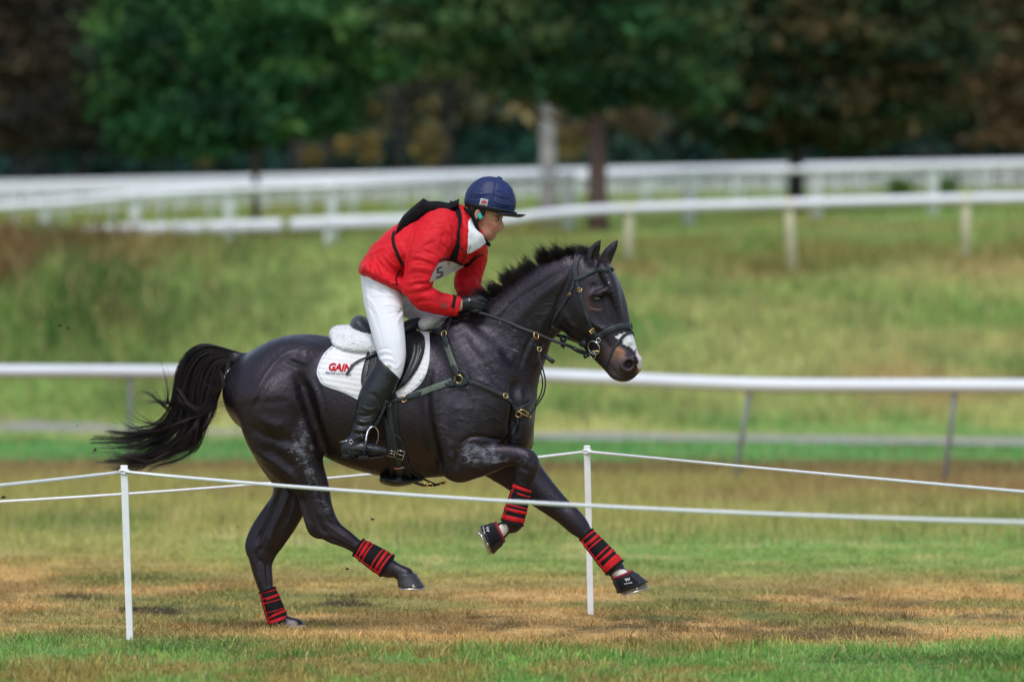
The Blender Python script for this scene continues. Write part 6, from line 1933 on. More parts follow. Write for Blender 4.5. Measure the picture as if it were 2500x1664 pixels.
HY = -.125
HD = [
    ([(1192, 500, 44, HY, .82), (1194, 512, 38, HY, .86)], .01),
    ([(1190, 533, 31, HY, .95), (1190, 552, 26, HY, .98), (1189, 566, 20, HY, 1.15)], .02),
    ([(1172, 560, 13, HY, 1.9), (1183, 573, 10, HY, 1.9), (1198, 580, 8, HY, 1.2)], .016),      # jaw
    ([(1199, 579, 7.5, HY, 1.2), (1203, 578, 6, HY, 1.1)], .008),                               # chin
    ([(1203, 535, 15, HY, 1.4), (1206, 548, 13, HY, 1.4), (1204, 560, 12, HY, 1.5)], .012),
    ([(1219, 553, 5, HY, 1.4), (1216, 562, 4.5, HY, 1.8)], .008),
    ([(1219, 527, 6.5, HY, 3.0)], .012),                                                        # brow
    ([(1219, 534, 4.6, HY, .9), (1224, 545, 4.6, HY, .9), (1227.5, 554.5, 4.2, HY, 1.0)], .007),# nose
    ([(1222, 558, 3.6, HY - .012, 1), (1222, 558, 3.6, HY + .012, 1)], .005),
    ([(1206, 549, 10, HY - .034, .8)], .016), ([(1206, 549, 10, HY + .034, .8)], .016),         # cheek bones
    ([(1212.5, 566.5, 3.4, HY, 2.8)], .006), ([(1209, 575, 3.4, HY, 2.6)], .006),               # lips
]
for rows, k in HD: bc(rows, k)
bc([(1217, 536, 6.5, HY - .044, 1.0)], .010, op='s'); bc([(1217, 536, 6.5, HY + .044, 1.0)], .010, op='s')
bc([(1208, 571.4, 1.6, HY - .030, 1.0), (1215, 570.8, 2.6, HY, 1), (1208, 571.4, 1.6, HY + .030, 1.0)], .002, op='s')
for s in (-1, 1):
    e = P(1165, 524, HY + s * .084)
    BF.ell((e.x, e.y, e.z), (0.016, 0.009, 0.031), Matrix.Rotation(math.radians(12), 3, 'Y'), 0.004)
    e = P(1167, 522, HY + s * .092)
    BF.ell((e.x, e.y, e.z), (0.008, 0.007, 0.018), None, 0.004, 's')
def skin_tint(V):
    x, y = proj(V); n = len(V)
    C = np.tile([0.50, 0.235, 0.165], (n, 1)) * (0.92 + 0.16 * fbm(V[:, 0] * 90, V[:, 2] * 90, 5, 3))[:, None]
    C = mixc(C, np.tile([0.52, 0.15, 0.10], (n, 1)), 0.6 * np.clip(gauss_mask(x, y, 1200, 552, 14, 12) + gauss_mask(x, y, 1229, 556, 5, 6), 0, 1))
    C = mixc(C, np.tile([0.40, 0.12, 0.10], (n, 1)), 0.8 * np.clip(gauss_mask(x, y, 1212, 571, 6.0, 5.0, .1), 0, 1))
    C = mixc(C, np.tile([0.26, 0.13, 0.10], (n, 1)), 0.55 * np.clip(gauss_mask(x, y, 1198, 576, 16, 9, .3) + gauss_mask(x, y, 1217, 564.5, 4, 2.5), 0, 1))
    C = mixc(C, np.tile([0.05, 0.028, 0.02], (n, 1)), 0.85 * np.clip(sstep(.35, .8, gauss_mask(x, y, 1213, 528.0, 9, 2.4, .12)), 0, 1))
    return C
ms2 = tint_mat('skin_face', 0.48, 0.05, 60, spec=0.4); b_ = ms2.node_tree.nodes['Principled BSDF']; b_.inputs['Subsurface Weight'].default_value = 0.12; b_.inputs['Subsurface Radius'].default_value = (0.012, 0.004, 0.002)
fs = [([(1214, 556), (1206, 563), (1203, 572)], 2.2, -.0025), ([(1196, 560), (1200, 570)], 3, -.002), ([(1203, 541), (1210, 544), (1216, 542)], 2, -.0018), ([(1190, 548), (1200, 545), (1208, 548)], 4, .002), ([(1218, 543), (1222, 547)], 2, -.001), ([(1222, 560), (1218, 562)], 1.5, -.0015), ([(1185, 545), (1196, 560)], 5, -.002)]
field_mesh(BF, 'body', ms2, rider, fs, it=1, tint=skin_tint, bvh=False)
for s in (-1, 1):
    e = P(1213.5, 535.0, HY + s * .0340)
    eye = small_ball('eye', e, 0.0120, mat('eye_white', (0.30, 0.26, 0.25), 0.3), rider)
    q = P(1215.5, 535.0, HY + s * .0380); small_ball('iris', q, 0.0082, M['eye'], eye)
mb = MB(); mb.tube([P(1207, 535.5, HY - .045), P(1211, 532.0, HY - .049), P(1216, 531.4, HY - .046), P(1220, 534.0, HY - .036)], [.001, .0034, .0034, .001], 6)
mb.tube([P(1207, 536.0, HY - .045), P(1211, 538.6, HY - .047), P(1216, 539.0, HY - .044), P(1220, 536.0, HY - .036)], [.001, .0022, .0022, .001], 6); mb.build('eyelid', ms2, rider)
set_col(rider.children[-1].data, np.tile([0.40, 0.17, 0.12], (len(rider.children[-1].data.vertices), 1)))

# hair below the helmet
g = Field((P(1120, 560).x, -0.26, P(1120, 560).z), (P(1200, 480).x, 0.02, P(1200, 480).z), 0.004)
g.chain([R(1156, 508, 15, HY, 2.4), R(1160, 520, 11, HY, 2.9)], 0.01, 4); g.ell(P(1175, 535, HY), (0.03, 0.2, 0.05), None, .006, 's')
g.chain([R(1176, 514, 9, HY - .075, .8), R(1180, 522, 5, HY - .077, .6)], 0.006, 4)
field_mesh(g, 'hair', M['hair_brown'], rider, it=1, bvh=False)

# jacket
JF = Field((P(865, 700).x, -0.52, P(900, 790).z), (P(1215, 700).x, 0.40, P(1000, 488).z), 0.0055)
def jc(rows, k=0.02, dr=0.0, sub=5, op='u'): bc(rows, k, dr, sub, op, JF)
jc(TORSO, 0.03); jc(CHEST, 0.04)
jc([(902, 657, 25, -.03, 4.6), (932, 676, 27, -.03, 4.5), (965, 692, 27, -.04, 4.2), (990, 700, 24, -.05, 4.0)], 0.03)     # flared hem
jc([(1120, 520, 20, -.08, 2.0), (1140, 540, 22, -.09, 2.0), (1165, 575, 20, -.09, 2.4)], 0.03)        # stand collar
jc(ARM_N, 0.035); jc(ARM_F, 0.03)
jc([(1122, 545, 24, -.095, 1.3), (1150, 530, 25, -.105, 1.2), (1185, 540, 22, -.11, 1.3)], 0.006, op='s')   # neck opening
# cuffs
p = P(1121, 748, -.245); JF.plane((p.x, p.y, p.z), (1, 0.1, -0.22), 0.003, c=(p.x, p.y, p.z), rad=0.13)
jc([(1112, 747, 16, -.247, .9), (1140, 746, 20, -.24, .9)], 0.003, op='s')
# hem line
hemn = Vector((-0.50, 0, -0.72)).normalized()
p = P(915, 685, 0); JF.plane((p.x, p.y, p.z), (-0.42, 0, -0.90), 0.006, c=tuple(P(915, 740, 0)), rad=0.36)
jf = []
def J(pts, w, a, *z): jf.append(([z1(*q) for q in pts], w, a) + z)
J([(640, 620), (600, 760), (560, 900), (530, 1040)], 3.2, -.010); J([(470, 720), (560, 670), (640, 640)], 2.2, -.004); J([(655, 640), (620, 780), (590, 900)], 5, .005)
J([(960, 560), (980, 700), (960, 800), (900, 880)], 5, .006); J([(930, 640), (900, 740), (940, 830)], 4, -.006); J([(1000, 600), (1010, 720)], 3, -.004)
J([(700, 790), (760, 730), (840, 700)], 4, .00372); J([(680, 830), (760, 770), (860, 740)], 3.5, -.00372)
J([(600, 880), (700, 890), (860, 950)], 4, .00434); J([(600, 920), (720, 930), (860, 990)], 3.5, -.00434); J([(650, 860), (740, 840), (850, 880)], 3.5, -.00310)
J([(570, 1000), (700, 990), (830, 1030)], 4, .00372); J([(560, 1050), (680, 1040), (800, 1070)], 3.5, -.00372)
J([(545, 1140), (650, 1120), (800, 1110)], 4, .00434); J([(555, 1180), (680, 1150), (820, 1130)], 3, -.00496); J([(565, 1215), (680, 1190), (860, 1165)], 4, .00434); J([(580, 1245), (720, 1220), (850, 1200)], 3, -.00372)
J([(620, 1290), (760, 1260), (900, 1270)], 4.5, .00310); J([(640, 1330), (780, 1310), (900, 1340)], 4, -.00310); J([(760, 1380), (860, 1360), (960, 1390)], 4, .00248); J([(540, 1100), (530, 1180), (545, 1260)], 4, .00248)
J([(225, 830), (260, 950), (300, 1080), (330, 1160)], 4.5, .009, -9, .3); J([(200, 860), (230, 980), (260, 1090)], 4, -.008); J([(270, 930), (330, 1030), (420, 1090), (500, 1110)], 4.5, -.010); J([(300, 900), (380, 1000), (470, 1060)], 4, .008)
J([(150, 960), (280, 830), (430, 770)], 4, .006); J([(170, 1000), (190, 1040), (240, 1100)], 4, .006); J([(350, 870), (420, 960), (500, 1010)], 4, .005); J([(380, 820), (460, 900), (520, 960)], 3.5, -.005)
J([(400, 1170), (430, 1140), (500, 1140)], 4, .006); J([(130, 1010), (200, 1060), (300, 1120), (430, 1175)], 2.0, -.004); J([(480, 760), (540, 850), (560, 920)], 4, .005); J([(620, 500), (560, 580), (500, 640)], 5, .004)
J([(700, 530), (800, 500), (930, 480)], 6, .004); J([(760, 600), (850, 560), (960, 560)], 5, .004); J([(740, 650), (840, 620), (940, 640)], 4, -.004)
J([(1080, 420), (1110, 600), (1100, 780), (1090, 930)], 2.5, -.005); J([(1110, 460), (1130, 640), (1115, 860)], 3, .005)
J([(1180, 860), (1240, 830), (1310, 790)], 4, .005); J([(1060, 880), (1120, 900), (1180, 870)], 4, -.004)
for v in (1010, 1060, 1110, 1150, 1190, 1225): J([(1040, v), (1140, v + 22), (1260, v - 34 + (v % 7) * 4)], 3.0, (.0035 if (v // 10) % 2 else -.004))
jdisp = lambda V: 0.0022 * (0.5 - np.abs(fbm(V[:, 0] * 19 - V[:, 2] * 12, V[:, 2] * 26 + V[:, 0] * 9 + V[:, 1] * 20, 26, 3) - 0.5) * 5).clip(-.5, .5) + 0.0035 * (fbm(V[:, 0] * 14 + V[:, 2] * 7, V[:, 2] * 22 - V[:, 0] * 10 + V[:, 1] * 12, 6, 3) - 0.5) * 2 + 0.0055 * (0.5 - np.abs(fbm(V[:, 0] * 7 - V[:, 2] * 4, V[:, 2] * 9 + V[:, 0] * 5 + V[:, 1] * 7, 16, 3) - 0.5) * 4).clip(-.5, .5)
jk, JB = field_mesh(JF, 'jacket', M['red_cloth'], rider, jf, it=2, disp=jdisp)
jk['label'] = 'bright red waterproof jacket with black cuff tab'
# breeches
KF = Field((P(870, 700).x, -0.50, P(900, 935).z), (P(1130, 700).x, 0.42, P(1000, 630).z), 0.0055)
for rows in (LEG_N, LEG_F): bc(rows, 0.035, 0, 5, 'u', KF)
bc([(925, 668, 42, -.03, 2.0), (932, 690, 46, -.03, 2.0)], 0.04, 0, 5, 'u', KF)
p = P(915, 679, 0); KF.plane((p.x, p.y, p.z), (0.42, 0, 0.90), 0.004)
kf = [([(985, 742), (955, 728), (925, 722)], 3, -.004), ([(984, 752), (958, 744), (930, 745)], 2.5, .0035), ([(986, 765), (965, 762), (945, 768)], 2.5, -.003), ([(890, 720), (910, 740), (925, 775)], 3, .003), ([(896, 742), (912, 766), (920, 800)], 2.5, -.003), ([(895, 700), (930, 712), (970, 735)], 3.5, -.004), ([(905, 720), (945, 722), (975, 720)], 3, .003), ([(975, 770), (985, 755), (1010, 748)], 4, -.008), ([(968, 790), (978, 770), (992, 758)], 4, .005),
      ([(925, 862), (940, 858), (958, 862)], 2.0, .0035), ([(924, 870), (942, 866), (962, 871)], 1.8, -.0035), ([(926, 878), (944, 875), (966, 880)], 2.0, .0035), ([(928, 886), (946, 883), (968, 890)], 1.8, -.003), ([(930, 893), (948, 892), (966, 899)], 2, .003), ([(924, 855), (940, 850), (955, 852)], 1.8, -.003),
      ([(914, 740), (925, 800), (936, 850)], 2, -.0025), ([(960, 745), (972, 800), (978, 850)], 6, .003), ([(960, 900), (972, 895), (980, 880)], 3, .003), ([(893, 690), (900, 740), (906, 790)], 4, .003)]
def breech_tint(V):
    x, y = proj(V); n = len(V)
    C = np.tile([0.75, 0.75, 0.81], (n, 1))
    nn = fbm(V[:, 0] * 60, V[:, 2] * 60, 8, 3)
    C = mixc(C, np.tile([0.40, 0.38, 0.20], (n, 1)), 0.75 * sstep(.45, .75, gauss_mask(x, y, 950, 895, 8, 9) * .8 + nn * .35) * gauss_mask(x, y, 950, 895, 14, 14))
    C = mixc(C, np.tile([0.45, 0.43, 0.30], (n, 1)), 0.6 * sstep(.5, .8, gauss_mask(x, y, 962, 873, 4, 3)))
    return C
mbr = tint_mat('breeches_cloth', 0.8, 0.02, 20, bump=0.3, bscale=30, dist=0.003)
bro, KB = field_mesh(KF, 'breeches', mbr, rider, kf, it=2, tint=breech_tint)
# riding boots
def boot(calf, foot, name, sgn, parent):
    g = Field((P(815, 900, -.3).x, -0.47 if sgn < 0 else 0.12, P(900, 1135).z), (P(1110, 900).x, -0.20 if sgn < 0 else 0.42, P(1000, 780 if sgn > 0 else 850).z), 0.0045)
    bc(calf, 0.02, 2.5, 5, 'u', g); bc(foot, 0.012, 1.0, 5, 'u', g)
    if sgn < 0:
        bc([(946, 880, 31, -.33, .95), (946, 905, 33, -.335, .95)], 0.02, 0, 4, 'u', g)
        p = P(944, 893, -.34); g.plane((p.x, p.y, p.z), (0.75, 0, 0.80), 0.004, c=tuple(P(955, 870, -.34)), rad=0.16)
        p = P(845, 1121, -.35); g.plane((p.x, p.y, p.z), (0.10, 0, -1), 0.003, c=tuple(P(880, 1140, -.35)), rad=0.16)
    st = [([(870, 1010), (890, 1016), (915, 1010)], 3, -.006), ([(867, 1022), (888, 1030), (912, 1024)], 3, .006), ([(862, 1032), (885, 1040), (908, 1036)], 2.6, -.006), ([(858, 1044), (880, 1050), (905, 1048)], 2.8, .005), ([(855, 1054), (878, 1060), (900, 1058)], 2.4, -.005),
          ([(880, 990), (900, 1000), (920, 996)], 4, .004), ([(910, 905), (896, 940), (884, 975)], 3, -.003), ([(962, 925), (948, 965), (930, 1010)], 2, -.004), ([(900, 960), (920, 970), (935, 1000)], 6, -.003), ([(866, 1004), (876, 1012)], 3, .004),
          ([(842, 1098), (880, 1104), (940, 1108)], 2, -.003), ([(888, 1086), (900, 1092), (915, 1093)], 3, .003)] if sgn < 0 else None
    return field_mesh(g, name, M['leather_sheen'], parent, st, it=1)
boot_o, BB = boot(CALF_N, FOOT_N, 'riding_boot', -1, rider)
boot(CALF_F, FOOT_F, 'riding_boot', 1, rider)
# heel and sole
mb = MB()
hp = [P(838, 1112, -.355), P(862, 1116, -.355)]
mb.tube([P(850, 1105, -.355), P(849, 1112, -.355), P(848, 1123, -.355)], [.033, .034, .036], 14, flat=.95)
pp = [P(x, y, -.362) for x, y in ((866, 1116), (900, 1118), (930, 1113), (948, 1106))]
mb.ribbon(pp, [Vector((0, 0, -1))] * 4, [0.060, 0.078, 0.074, 0.040], 0.007)
mb.build('sole', M['leather'], boot_o)
mb = MB(); p, n = fit_path([(908, 885), (903, 897), (895, 915), (897, 908)], [BB], 0.002); mb.tube(p, 0.003, 6); mb.build('boot_zip', M['print_brown'], boot_o)
# spur with strap
mb = MB()
strap(mb, [(848, 1074), (862, 1071), (880, 1064), (893, 1062)], 0.013, 0.004, [BB], 0.004)
strap(mb, [(856, 1078), (852, 1095), (855, 1112)], 0.011, 0.004, [BB], 0.003)
mb.build('spur_strap', M['strap'], boot_o)
mb = MB(); c_ = mcast(857, 1078, [BB]); mb.torus(c_[0] + Vector((0, -.008, 0)), px(4.5), .0022, axis=(0, 1, 0)); mb.tube([P(850, 1075, -.39), P(838, 1077, -.37), P(828, 1079, -.355)], [.003, .004, .0035], 8)
mb.torus(P(882, 1064, -.395), px(4), .002, axis=(0.2, 1, 0)); mb.build('spur', M['steel'], boot_o)

# gloves
GF = Field((P(1110, 800).x, -0.33, P(1100, 785).z), (P(1205, 700).x, -0.13, P(1100, 700).z), 0.0035)
for c_ in hand_chains(): bc(c_, 0.004, 0.0, 4, 'u', GF)
bc([(1131, 743, 17, -.236, .85), (1138, 743, 17, -.234, .8)], 0.006, 0, 4, 'u', GF)
p = P(1129, 743, -.236); GF.plane((p.x, p.y, p.z), (-1, 0, 0), 0.002, c=(p.x - .03, p.y, p.z), rad=0.06)
gm = mat('glove_black', (0.007, 0.008, 0.012), 0.6, spec=0.35, bump=0.4, bscale=60, var=0.3)
glv, GLB = field_mesh(GF, 'glove', gm, rider, [([(1140, 738), (1155, 735), (1168, 736)], 3, .002), ([(1142, 752), (1156, 756), (1168, 756)], 2.5, -.002)], it=1)
GF = Field((P(1125, 800, .03).x, -0.04, P(1100, 785).z), (P(1225, 700, .03).x, 0.10, P(1100, 695).z), 0.0035)
for c_ in hand_chains(18, -6, .27): bc(c_, 0.004, 0.0, 4, 'u', GF)
field_mesh(GF, 'glove', gm, rider, it=1, bvh=False)
patch('velcro_tab', [z1(1128, 1288), z1(1190, 1286), z1(1182, 1322), z1(1122, 1318)], [GLB], 0.003, M['rubber'], glv, 2.0, 1)
print_text('tab_print', 'B', z1(1160, 1300), 6, 0.05, [GLB], 0.005, M['print_white'], glv)

# jacket details
patch('cuff_tab', [z1(998, 1252), z1(1042, 1262), z1(1018, 1378), z1(984, 1368)], [JB], 0.0045, M['black_cloth'], jk, 3, 1)
patch('sleeve_emblem', [z1(912, 1312), z1(952, 1372), z1(882, 1380)], [JB], 0.003, M['print_brown'], jk, 3, 1)
mb = MB(); p, n = fit_path([z1(*q) for q in ((500, 1000), (478, 1050), (455, 1090), (470, 1150))], [JB], 0.003); mb.tube(p, 0.0042, 6); mb.build('pocket_zip', M['black_cloth'], jk)
mb = MB(); p, n = fit_path([z1(*q) for q in ((1066, 790), (1100, 820), (1125, 850), (1118, 900), (1090, 935))], [JB], 0.003); mb.tube(p, 0.0026, 6); mb.build('front_zip', M['strap'], jk)
# shirt front and stock in the open collar
SF = Field((P(1100, 640).x, -0.30, P(1100, 640).z), (P(1230, 500).x, 0.12, P(1100, 505).z), 0.004)
bc([(1140, 545, 26, -.095, 1.15), (1160, 560, 27, -.10, 1.2), (1170, 580, 22, -.10, 1.5)], 0.015, 0, 4, 'u', SF)
bc([(1160, 520, 26, -.115, 1.2), (1185, 545, 26, -.115, 1.3)], 0.004, 0, 4, 's', SF)
sh, SHB = field_mesh(SF, 'shirt', M['shirt'], rider, [([(1148, 525), (1152, 560), (1150, 590)], 3, .004), ([(1165, 570), (1158, 585), (1150, 600)], 2.5, -.006)], it=1)
patch('shirt_front', [z1(1158, 490), z1(1195, 550), z1(1250, 650), z1(1225, 710), z1(1160, 800), z1(1134, 860), z1(1140, 700), z1(1146, 560)], [JB, SHB], 0.006, M['shirt'], sh, 3, 1, 0.004)
patch('shirt_collar', [z1(1190, 700), z1(1225, 640), z1(1275, 680), z1(1312, 748), z1(1250, 800), z1(1180, 840), z1(1138, 850), z1(1170, 790)], [JB, SHB], 0.009, M['shirt'], sh, 3, 1, 0.004)
# bib
bib = patch('number_bib', [z1(868, 945), z1(930, 928), z1(1000, 932), z1(1060, 955), z1(1118, 985), z1(1060, 1020), z1(1000, 1040), z1(900, 1085), z1(850, 1112), z1(775, 1126), z1(800, 1060), z1(830, 1000)], [JB], 0.006, M['bib'], rider, 3, 1, 0.004, flat=True)
bib['label'] = 'white number bib on the chest, partly behind the arm'
bvb = BVHTree.FromPolygons([tuple(v.co) for v in bib.data.vertices], [tuple(p.vertices) for p in bib.data.polygons])
print_text('number', '5', z1(868, 1048), 24, -0.35, [bvb], 0.002, M['print_grey'], bib, bold=0.03, shear=0.2, sx=1.2)
print_text('bib_emblem', '*', z1(955, 975), 12, 0.3, [bvb], 0.002, M['print_brown'], bib, bold=0.05)
mb = MB()
strap(mb, [z1(*q) for q in ((865, 935), (900, 915), (950, 905), (1010, 918), (1070, 950), (1120, 978), (1160, 960), (1200, 910), (1255, 875))], 0.011, 0.004, [JB, bvb], 0.004)
mb.build('bib_binding', M['black_cloth'], bib)
# harness straps
mb = MB()
strap(mb, [z1(*q) for q in ((975, 372), (1020, 400), (1050, 470), (1062, 560), (1052, 640), (1048, 720), (1035, 800), (1015, 870), (1005, 915))], 0.034, 0.004, [JB], 0.004, taper=[(0, .9), (.3, 1.0), (.45, .45), (.6, .6), (.8, 1.3), (1, 1.2)])
mb.build('harness_strap', M['black_cloth'], rider)
mb = MB()
strap(mb, [z1(*q) for q in ((445, 650), (432, 710), (445, 790), (478, 870), (520, 950), (540, 975))], 0.017, 0.004, [JB], 0.005)
mb.build('harness_strap', M['black_cloth'], rider)
mb = MB()
strap(mb, [z1(*q) for q in ((1130, 960), (1180, 930), (1215, 890), (1280, 860))], 0.020, 0.004, [JB], 0.006)
mb.build('harness_strap', M['black_cloth'], rider)
# stiff flap standing off the back
up_ = [z1(*q) for q in ((432, 690), (470, 590), (530, 495), (620, 415), (722, 333), (770, 362), (870, 360), (965, 378), (1040, 350), (1066, 334))]
lw_ = [z1(*q) for q in ((440, 725), (500, 640), (555, 590), (640, 530), (740, 460), (800, 440), (880, 420), (975, 402), (1030, 368), (1060, 345))]
mb = MB(); V = []; Fs = []; ns = 9
UU = catmull(up_, 1); LL = catmull(lw_, 1)
for k in range(ns):
    s = k / (ns - 1)
    Y = -0.20 + 0.31 * s
    cz = 6 * math.sin(math.pi * s) - 8 * (1 - s) ** 3      # edges curl
    for (ux, uy) in up_: V.append(P(ux - 3 * abs(s - .5), uy + (4 - cz if True else 0), Y))
    for (lx, ly) in lw_: V.append(P(lx - 3 * abs(s - .5), ly + (4 - cz), Y))
m_ = len(up_)
for k in range(ns - 1):
    for i in range(m_ - 1):
        a = k * 2 * m_ + i
        Fs.append((a, a + 1, a + 2 * m_ + 1, a + 2 * m_)); Fs.append((a + m_, a + m_ + 2 * m_, a + m_ + 2 * m_ + 1, a + m_ + 1))
for k in (0, ns - 1):
    for i in range(m_ - 1):
        a = k * 2 * m_ + i; f_ = (a, a + m_, a + m_ + 1, a + 1); Fs.append(f_ if k == 0 else tuple(reversed(f_)))
mb.add(V, Fs, True); mb.build('back_flap', mat('flap_black', (0.006, 0.004, 0.0045), 0.85, spec=0.12, bump=0.6, bscale=20, dist=.006), rider)

# stirrup and leather
st_ = MB()
c0 = P(905, 1070, -.40)
iron = [(889, 1108, -.43), (893, 1075, -.42), (898, 1052, -.40), (908, 1041, -.39), (917, 1043, -.375), (923, 1055, -.355), (922, 1072, -.335), (916, 1088, -.325)]
pp = [P(*q) for q in catmull(iron, 5)]
st_.tube(pp, 0.0052, 8)
st_.build('stirrup_iron', M['steel'], sad)
mb = MB(); mb.box(P(888, 1114, -.385), (0.052, 0.13, 0.014)); mb.box(P(888, 1117.5, -.385), (0.042, 0.12, 0.010)); mb.build('stirrup_tread', M['leather'], sad)
mb = MB(); mb.tube([P(894, 1075, -.428), P(890, 1095, -.43), P(887, 1108, -.43)], 0.0085, 8, flat=.6); mb.build('release_band', M['rubber'], sad)
mb = MB()
strap(mb, [(944, 976), (932, 1002), (921, 1024), (912, 1040)], 0.022, 0.004, all_b + [BB], 0.006)
strap(mb, [(938, 990), (928, 1010), (916, 1036)], 0.010, 0.006, all_b + [BB], 0.008)
strap(mb, [(922, 865), (905, 872), (888, 878), (868, 888), (855, 902), (846, 916)], 0.013, 0.004, all_b, 0.010)
strap(mb, [(925, 862), (915, 866), (900, 872)], 0.022, 0.005, all_b, 0.012)
mb.build('stirrup_leather', M['strap'], sad)
mb = MB(); buckle(mb, 909, 866, 7, 13, -.3, all_b, .020, .0022); mb.build('leather_buckle', M['steel'], sad)

# ---- helmet with silk cover
HC = P(1198, 494, HY)
hr = (px(62), 0.108, px(62))
g = Field((HC.x - .17, HC.y - .15, HC.z - .12), (HC.x + .17, HC.y + .15, HC.z + .17), 0.004)
g.ell(HC, hr, None, 0.01)
g.ell(P(1190, 490, HY), (px(54), .100, px(56)), None, 0.02)
rimn = Vector((-0.20, 0, -1)).normalized()
pr = P(1196, 509, HY)
g.plane((pr.x, pr.y, pr.z), tuple(rimn), 0.004)
g.chain([R(1217, 434, 3.5, HY, 1.6), R(1224, 437, 3, HY, 1.4)], 0.004, 3)
hs = [([z1(*q) for q in l], w, a) for l, w, a in [
    ([(1430, 130), (1410, 220), (1400, 320), (1390, 440)], 2.0, -.003), ([(1230, 220), (1180, 310), (1160, 380)], 2, -.0025), ([(1540, 200), (1580, 300), (1590, 430)], 2.5, .003),
    ([(1400, 240), (1470, 260), (1540, 300)], 2.5, .003), ([(1380, 300), (1460, 330), (1560, 350)], 2.5, -.003), ([(1390, 350), (1460, 380), (1580, 400)], 2.5, .0035), ([(1370, 400), (1450, 420), (1570, 440)], 2, -.003),
    ([(1200, 280), (1280, 290), (1380, 280)], 2.5, .003), ([(1170, 330), (1230, 330), (1300, 320)], 2.2, -.0025), ([(1330, 150), (1290, 210), (1260, 290)], 3, .003), ([(1480, 170), (1520, 240), (1560, 330)], 3, -.003)]]
hel, HEB = field_mesh(g, 'helmet', M['navy'], rider, hs, it=1, disp=lambda V: .002 * (fbm(V[:, 0] * 30 + V[:, 1] * 10, V[:, 2] * 45, 4, 3) - .5) * 2)
hel['label'] = 'riding helmet under a creased navy silk cover'
# rim band
mb = MB(); pts = []
ux = Vector((1, 0, -0.20)).normalized()
for j in range(40):
    th = 2 * math.pi * j / 40
    c = pr + ux * 0.003 + Vector((0, 0, -0.004))
    pts.append(c + ux * (px(62.5) * math.cos(th)) + Vector((0, 0.106 * math.sin(th), 0)))
nn = [(p - HC).normalized() for p in pts]
mb.ribbon(pts, nn, 0.026, 0.004, closed=True)
mb.build('rim_band', M['leather'], hel)
# peak
mb = MB(); V = []; n1 = 21; n2 = 6
for side in (0, 1):
    for j in range(n1):
        th = math.radians(-72 + 144 * j / (n1 - 1))
        base = pr + ux * (px(60) * math.cos(th)) + Vector((0, 0.102 * math.sin(th), 0))
        ext = 0.062 * max(0.0, math.cos(th * 1.22)) ** 0.8
        for k in range(n2):
            t = k / (n2 - 1)
            dx = ext * t
            z = -0.012 - 0.012 * math.sin(t * 2.4) * (ext / .062) + 0.010 * t * t * (ext / .062) - (0.009 * (1 - .6 * t) if side else 0) + .004 * math.cos(th) - .012 * (1 - math.cos(th))
            V.append(base + Vector((dx * math.cos(th * .3), dx * math.sin(th) * .5, z)))
Fs = []
o_ = n1 * n2
for j in range(n1 - 1):
    for k in range(n2 - 1):
        a = j * n2 + k
        Fs.append((a, a + n2, a + n2 + 1, a + 1)); Fs.append((o_ + a, o_ + a + 1, o_ + a + n2 + 1, o_ + a + n2))
    a = j * n2 + n2 - 1; Fs.append((a, a + n2, o_ + a + n2, o_ + a))
mb.add(V, Fs, True); mb.build('peak', mat('peak_dark', (0.008, 0.011, 0.030), 0.4, bump=.2), hel)
# chin harness
hb2 = [HEB]
def headpt(u, v, dy): x, y = z1(u, v); return P(x, y, HY + dy)
for s in (-1, 1):
    mb = MB()
    q = [headpt(1172, 430, .093 * s), headpt(1200, 520, .090 * s), headpt(1232, 600, .084 * s), headpt(1250, 660, .070 * s), headpt(1300, 725, .045 * s), headpt(1345, 765, .012 * s)]
    pts = [Vector(v) for v in catmull([tuple(v) for v in q], 5)]
    cc = headpt(1330, 560, 0); nn = [(p - Vector((cc.x, HY, p.z))).normalized() for p in pts]
    mb.ribbon(pts, nn, [0.026 * (1 - .35 * i / (len(pts) - 1)) for i in range(len(pts))], 0.006)
    q = [headpt(1285, 455, .095 * s), headpt(1270, 500, .092 * s), headpt(1235, 560, .086 * s), headpt(1240, 640, .074 * s)]
    pts = [Vector(v) for v in catmull([tuple(v) for v in q], 5)]
    nn = [(p - Vector((cc.x, HY, p.z))).normalized() for p in pts]
    mb.ribbon(pts, nn, 0.014, 0.006)
    q = [headpt(1120, 430, .060 * s), headpt(1160, 470, .084 * s), headpt(1215, 540, .088 * s)]
    pts = [Vector(v) for v in catmull([tuple(v) for v in q], 5)]
    nn = [(p - Vector((cc.x, HY, p.z))).normalized() for p in pts]
    mb.ribbon(pts, nn, 0.022, 0.005)
    if s == -1:
        mb.tube([headpt(1320, 745, -.02), headpt(1345, 768, -.01), headpt(1352, 780, 0)], [.010, .012, .008], 8)
    mb.build('chin_strap', M['black_cloth'], hel)
mb = MB(); mb.box(headpt(1261, 497, -.098), (0.020, 0.006, 0.030), Matrix.Rotation(-0.45, 3, 'Y')); mb.build('ear_tag', M['teal'], hel)
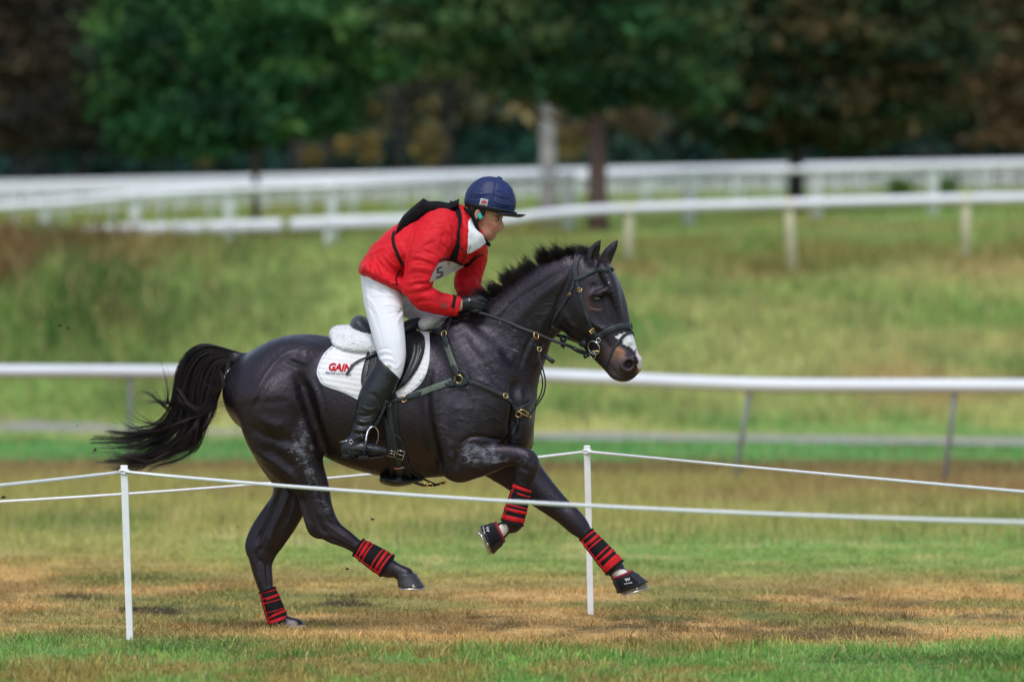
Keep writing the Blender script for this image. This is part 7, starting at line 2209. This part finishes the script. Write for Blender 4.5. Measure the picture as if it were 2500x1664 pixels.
# small flag patch
fl = [z1(1272, 330), z1(1342, 344), z1(1330, 402), z1(1256, 388)]
pt_ = patch('flag_patch', fl, [HEB], 0.003, M['print_white'], hel, 2, 1)
def flq(a, b):
    A, B, C_, D_ = fl
    return (A[0] * (1 - a) * (1 - b) + B[0] * a * (1 - b) + C_[0] * a * b + D_[0] * (1 - a) * b, A[1] * (1 - a) * (1 - b) + B[1] * a * (1 - b) + C_[1] * a * b + D_[1] * (1 - a) * b)
fb = [BVHTree.FromPolygons([tuple(v.co) for v in pt_.data.vertices], [tuple(p.vertices) for p in pt_.data.polygons])]
def fpatch(name, rects, mt, off):
    mb = MB()
    for (a0, b0, a1, b1, w) in rects:
        d = Vector((a1 - a0, b1 - b0)); n = Vector((-d.y, d.x)).normalized() * w / 2
        cs = [(a0 + n.x, b0 + n.y), (a1 + n.x, b1 + n.y), (a1 - n.x, b1 - n.y), (a0 - n.x, b0 - n.y)]
        V = []
        for a, b in cs:
            x, y = flq(min(.97, max(.03, a)), min(.97, max(.03, b))); h = mcast(x, y, fb); V.append((h[0] if h else P(x, y, HY - .1)) + Vector((0, -off, 0)))
        mb.add(V, [(0, 1, 2, 3)])
    mb.build(name, mt, hel)
fpatch('flag_field', [(.12, .5, .88, .5, .74)], M['print_navy'], .0012)
fpatch('flag_cross', [(.12, .15, .88, .85, .14), (.12, .85, .88, .15, .14), (.12, .5, .88, .5, .30), (.5, .13, .5, .87, .26)], M['print_white'], .0024)
fpatch('flag_cross', [(.12, .5, .88, .5, .16), (.5, .13, .5, .87, .13), (.14, .17, .86, .83, .04), (.14, .83, .86, .17, .04)], M['print_red'], .0036)

# ------------------------------------------------------------------ turf clods thrown up behind the horse
clods = [(147, 793, 'upper clod of earth with roots flying behind the tail', 3.8), (166, 801, 'lower frayed end clod flying beside the upper one at left', 2.6), (232, 1097, 'dark clod hanging in the air left of the tail tip', 4.0), (271, 822, 'tiny speck of earth high above the tail', 2.0), (909, 1267, 'speck of earth between the hind and fore legs', 3.0), (8, 1213, 'clod at the left edge beside the rope', 4.0), (189, 1039, 'speck of earth above the dark clod left of the tail', 1.6), (580, 1286, 'tiny speck left of the planted hind leg', 1.8), (100, 978, 'speck in front of the grey path at left', 1.4), (848, 1388, 'dark clod low between the raised hoof and the grass', 3.2)]
for i, (x, y, lb, r_) in enumerate(clods):
    rc = random.Random(i + 50)
    c = P(x, y, -0.3 + 0.5 * rc.random()); mb = MB()
    V = []; n, m = 8, 5
    for a in range(1, m):
        for b in range(n):
            k = px(r_) * rc.uniform(.5, 1.3); th = math.pi * a / m; ph = 2 * math.pi * b / n
            V.append(c + Vector((k * 1.3 * math.sin(th) * math.cos(ph), k * math.sin(th) * math.sin(ph), k * .8 * math.cos(th))))
    V += [c + Vector((0, 0, px(r_) * .8)), c - Vector((0, 0, px(r_) * .8))]
    Fs = [(i_ * n + j, (i_ + 1) * n + j, (i_ + 1) * n + (j + 1) % n, i_ * n + (j + 1) % n) for i_ in range(m - 2) for j in range(n)]
    Fs += [(len(V) - 2, j, (j + 1) % n) for j in range(n)] + [(len(V) - 1, (m - 2) * n + (j + 1) % n, (m - 2) * n + j) for j in range(n)]
    mb.add(V, Fs)
    if r_ > 2.4:
        for q in range(3):
            e = c + Vector((rc.uniform(-1, 1), rc.uniform(-.4, .4), rc.uniform(-1, .6))) * px(r_ * 2.6)
            mb.tube([c, (c + e) / 2 + Vector((0, 0, .004)), e], [.002, .0015, .0008], 4)
    o = mb.build('turf_clod', M['earth'])
    tag(o, lb, 'clod of earth', 'turf thrown up by the hooves')
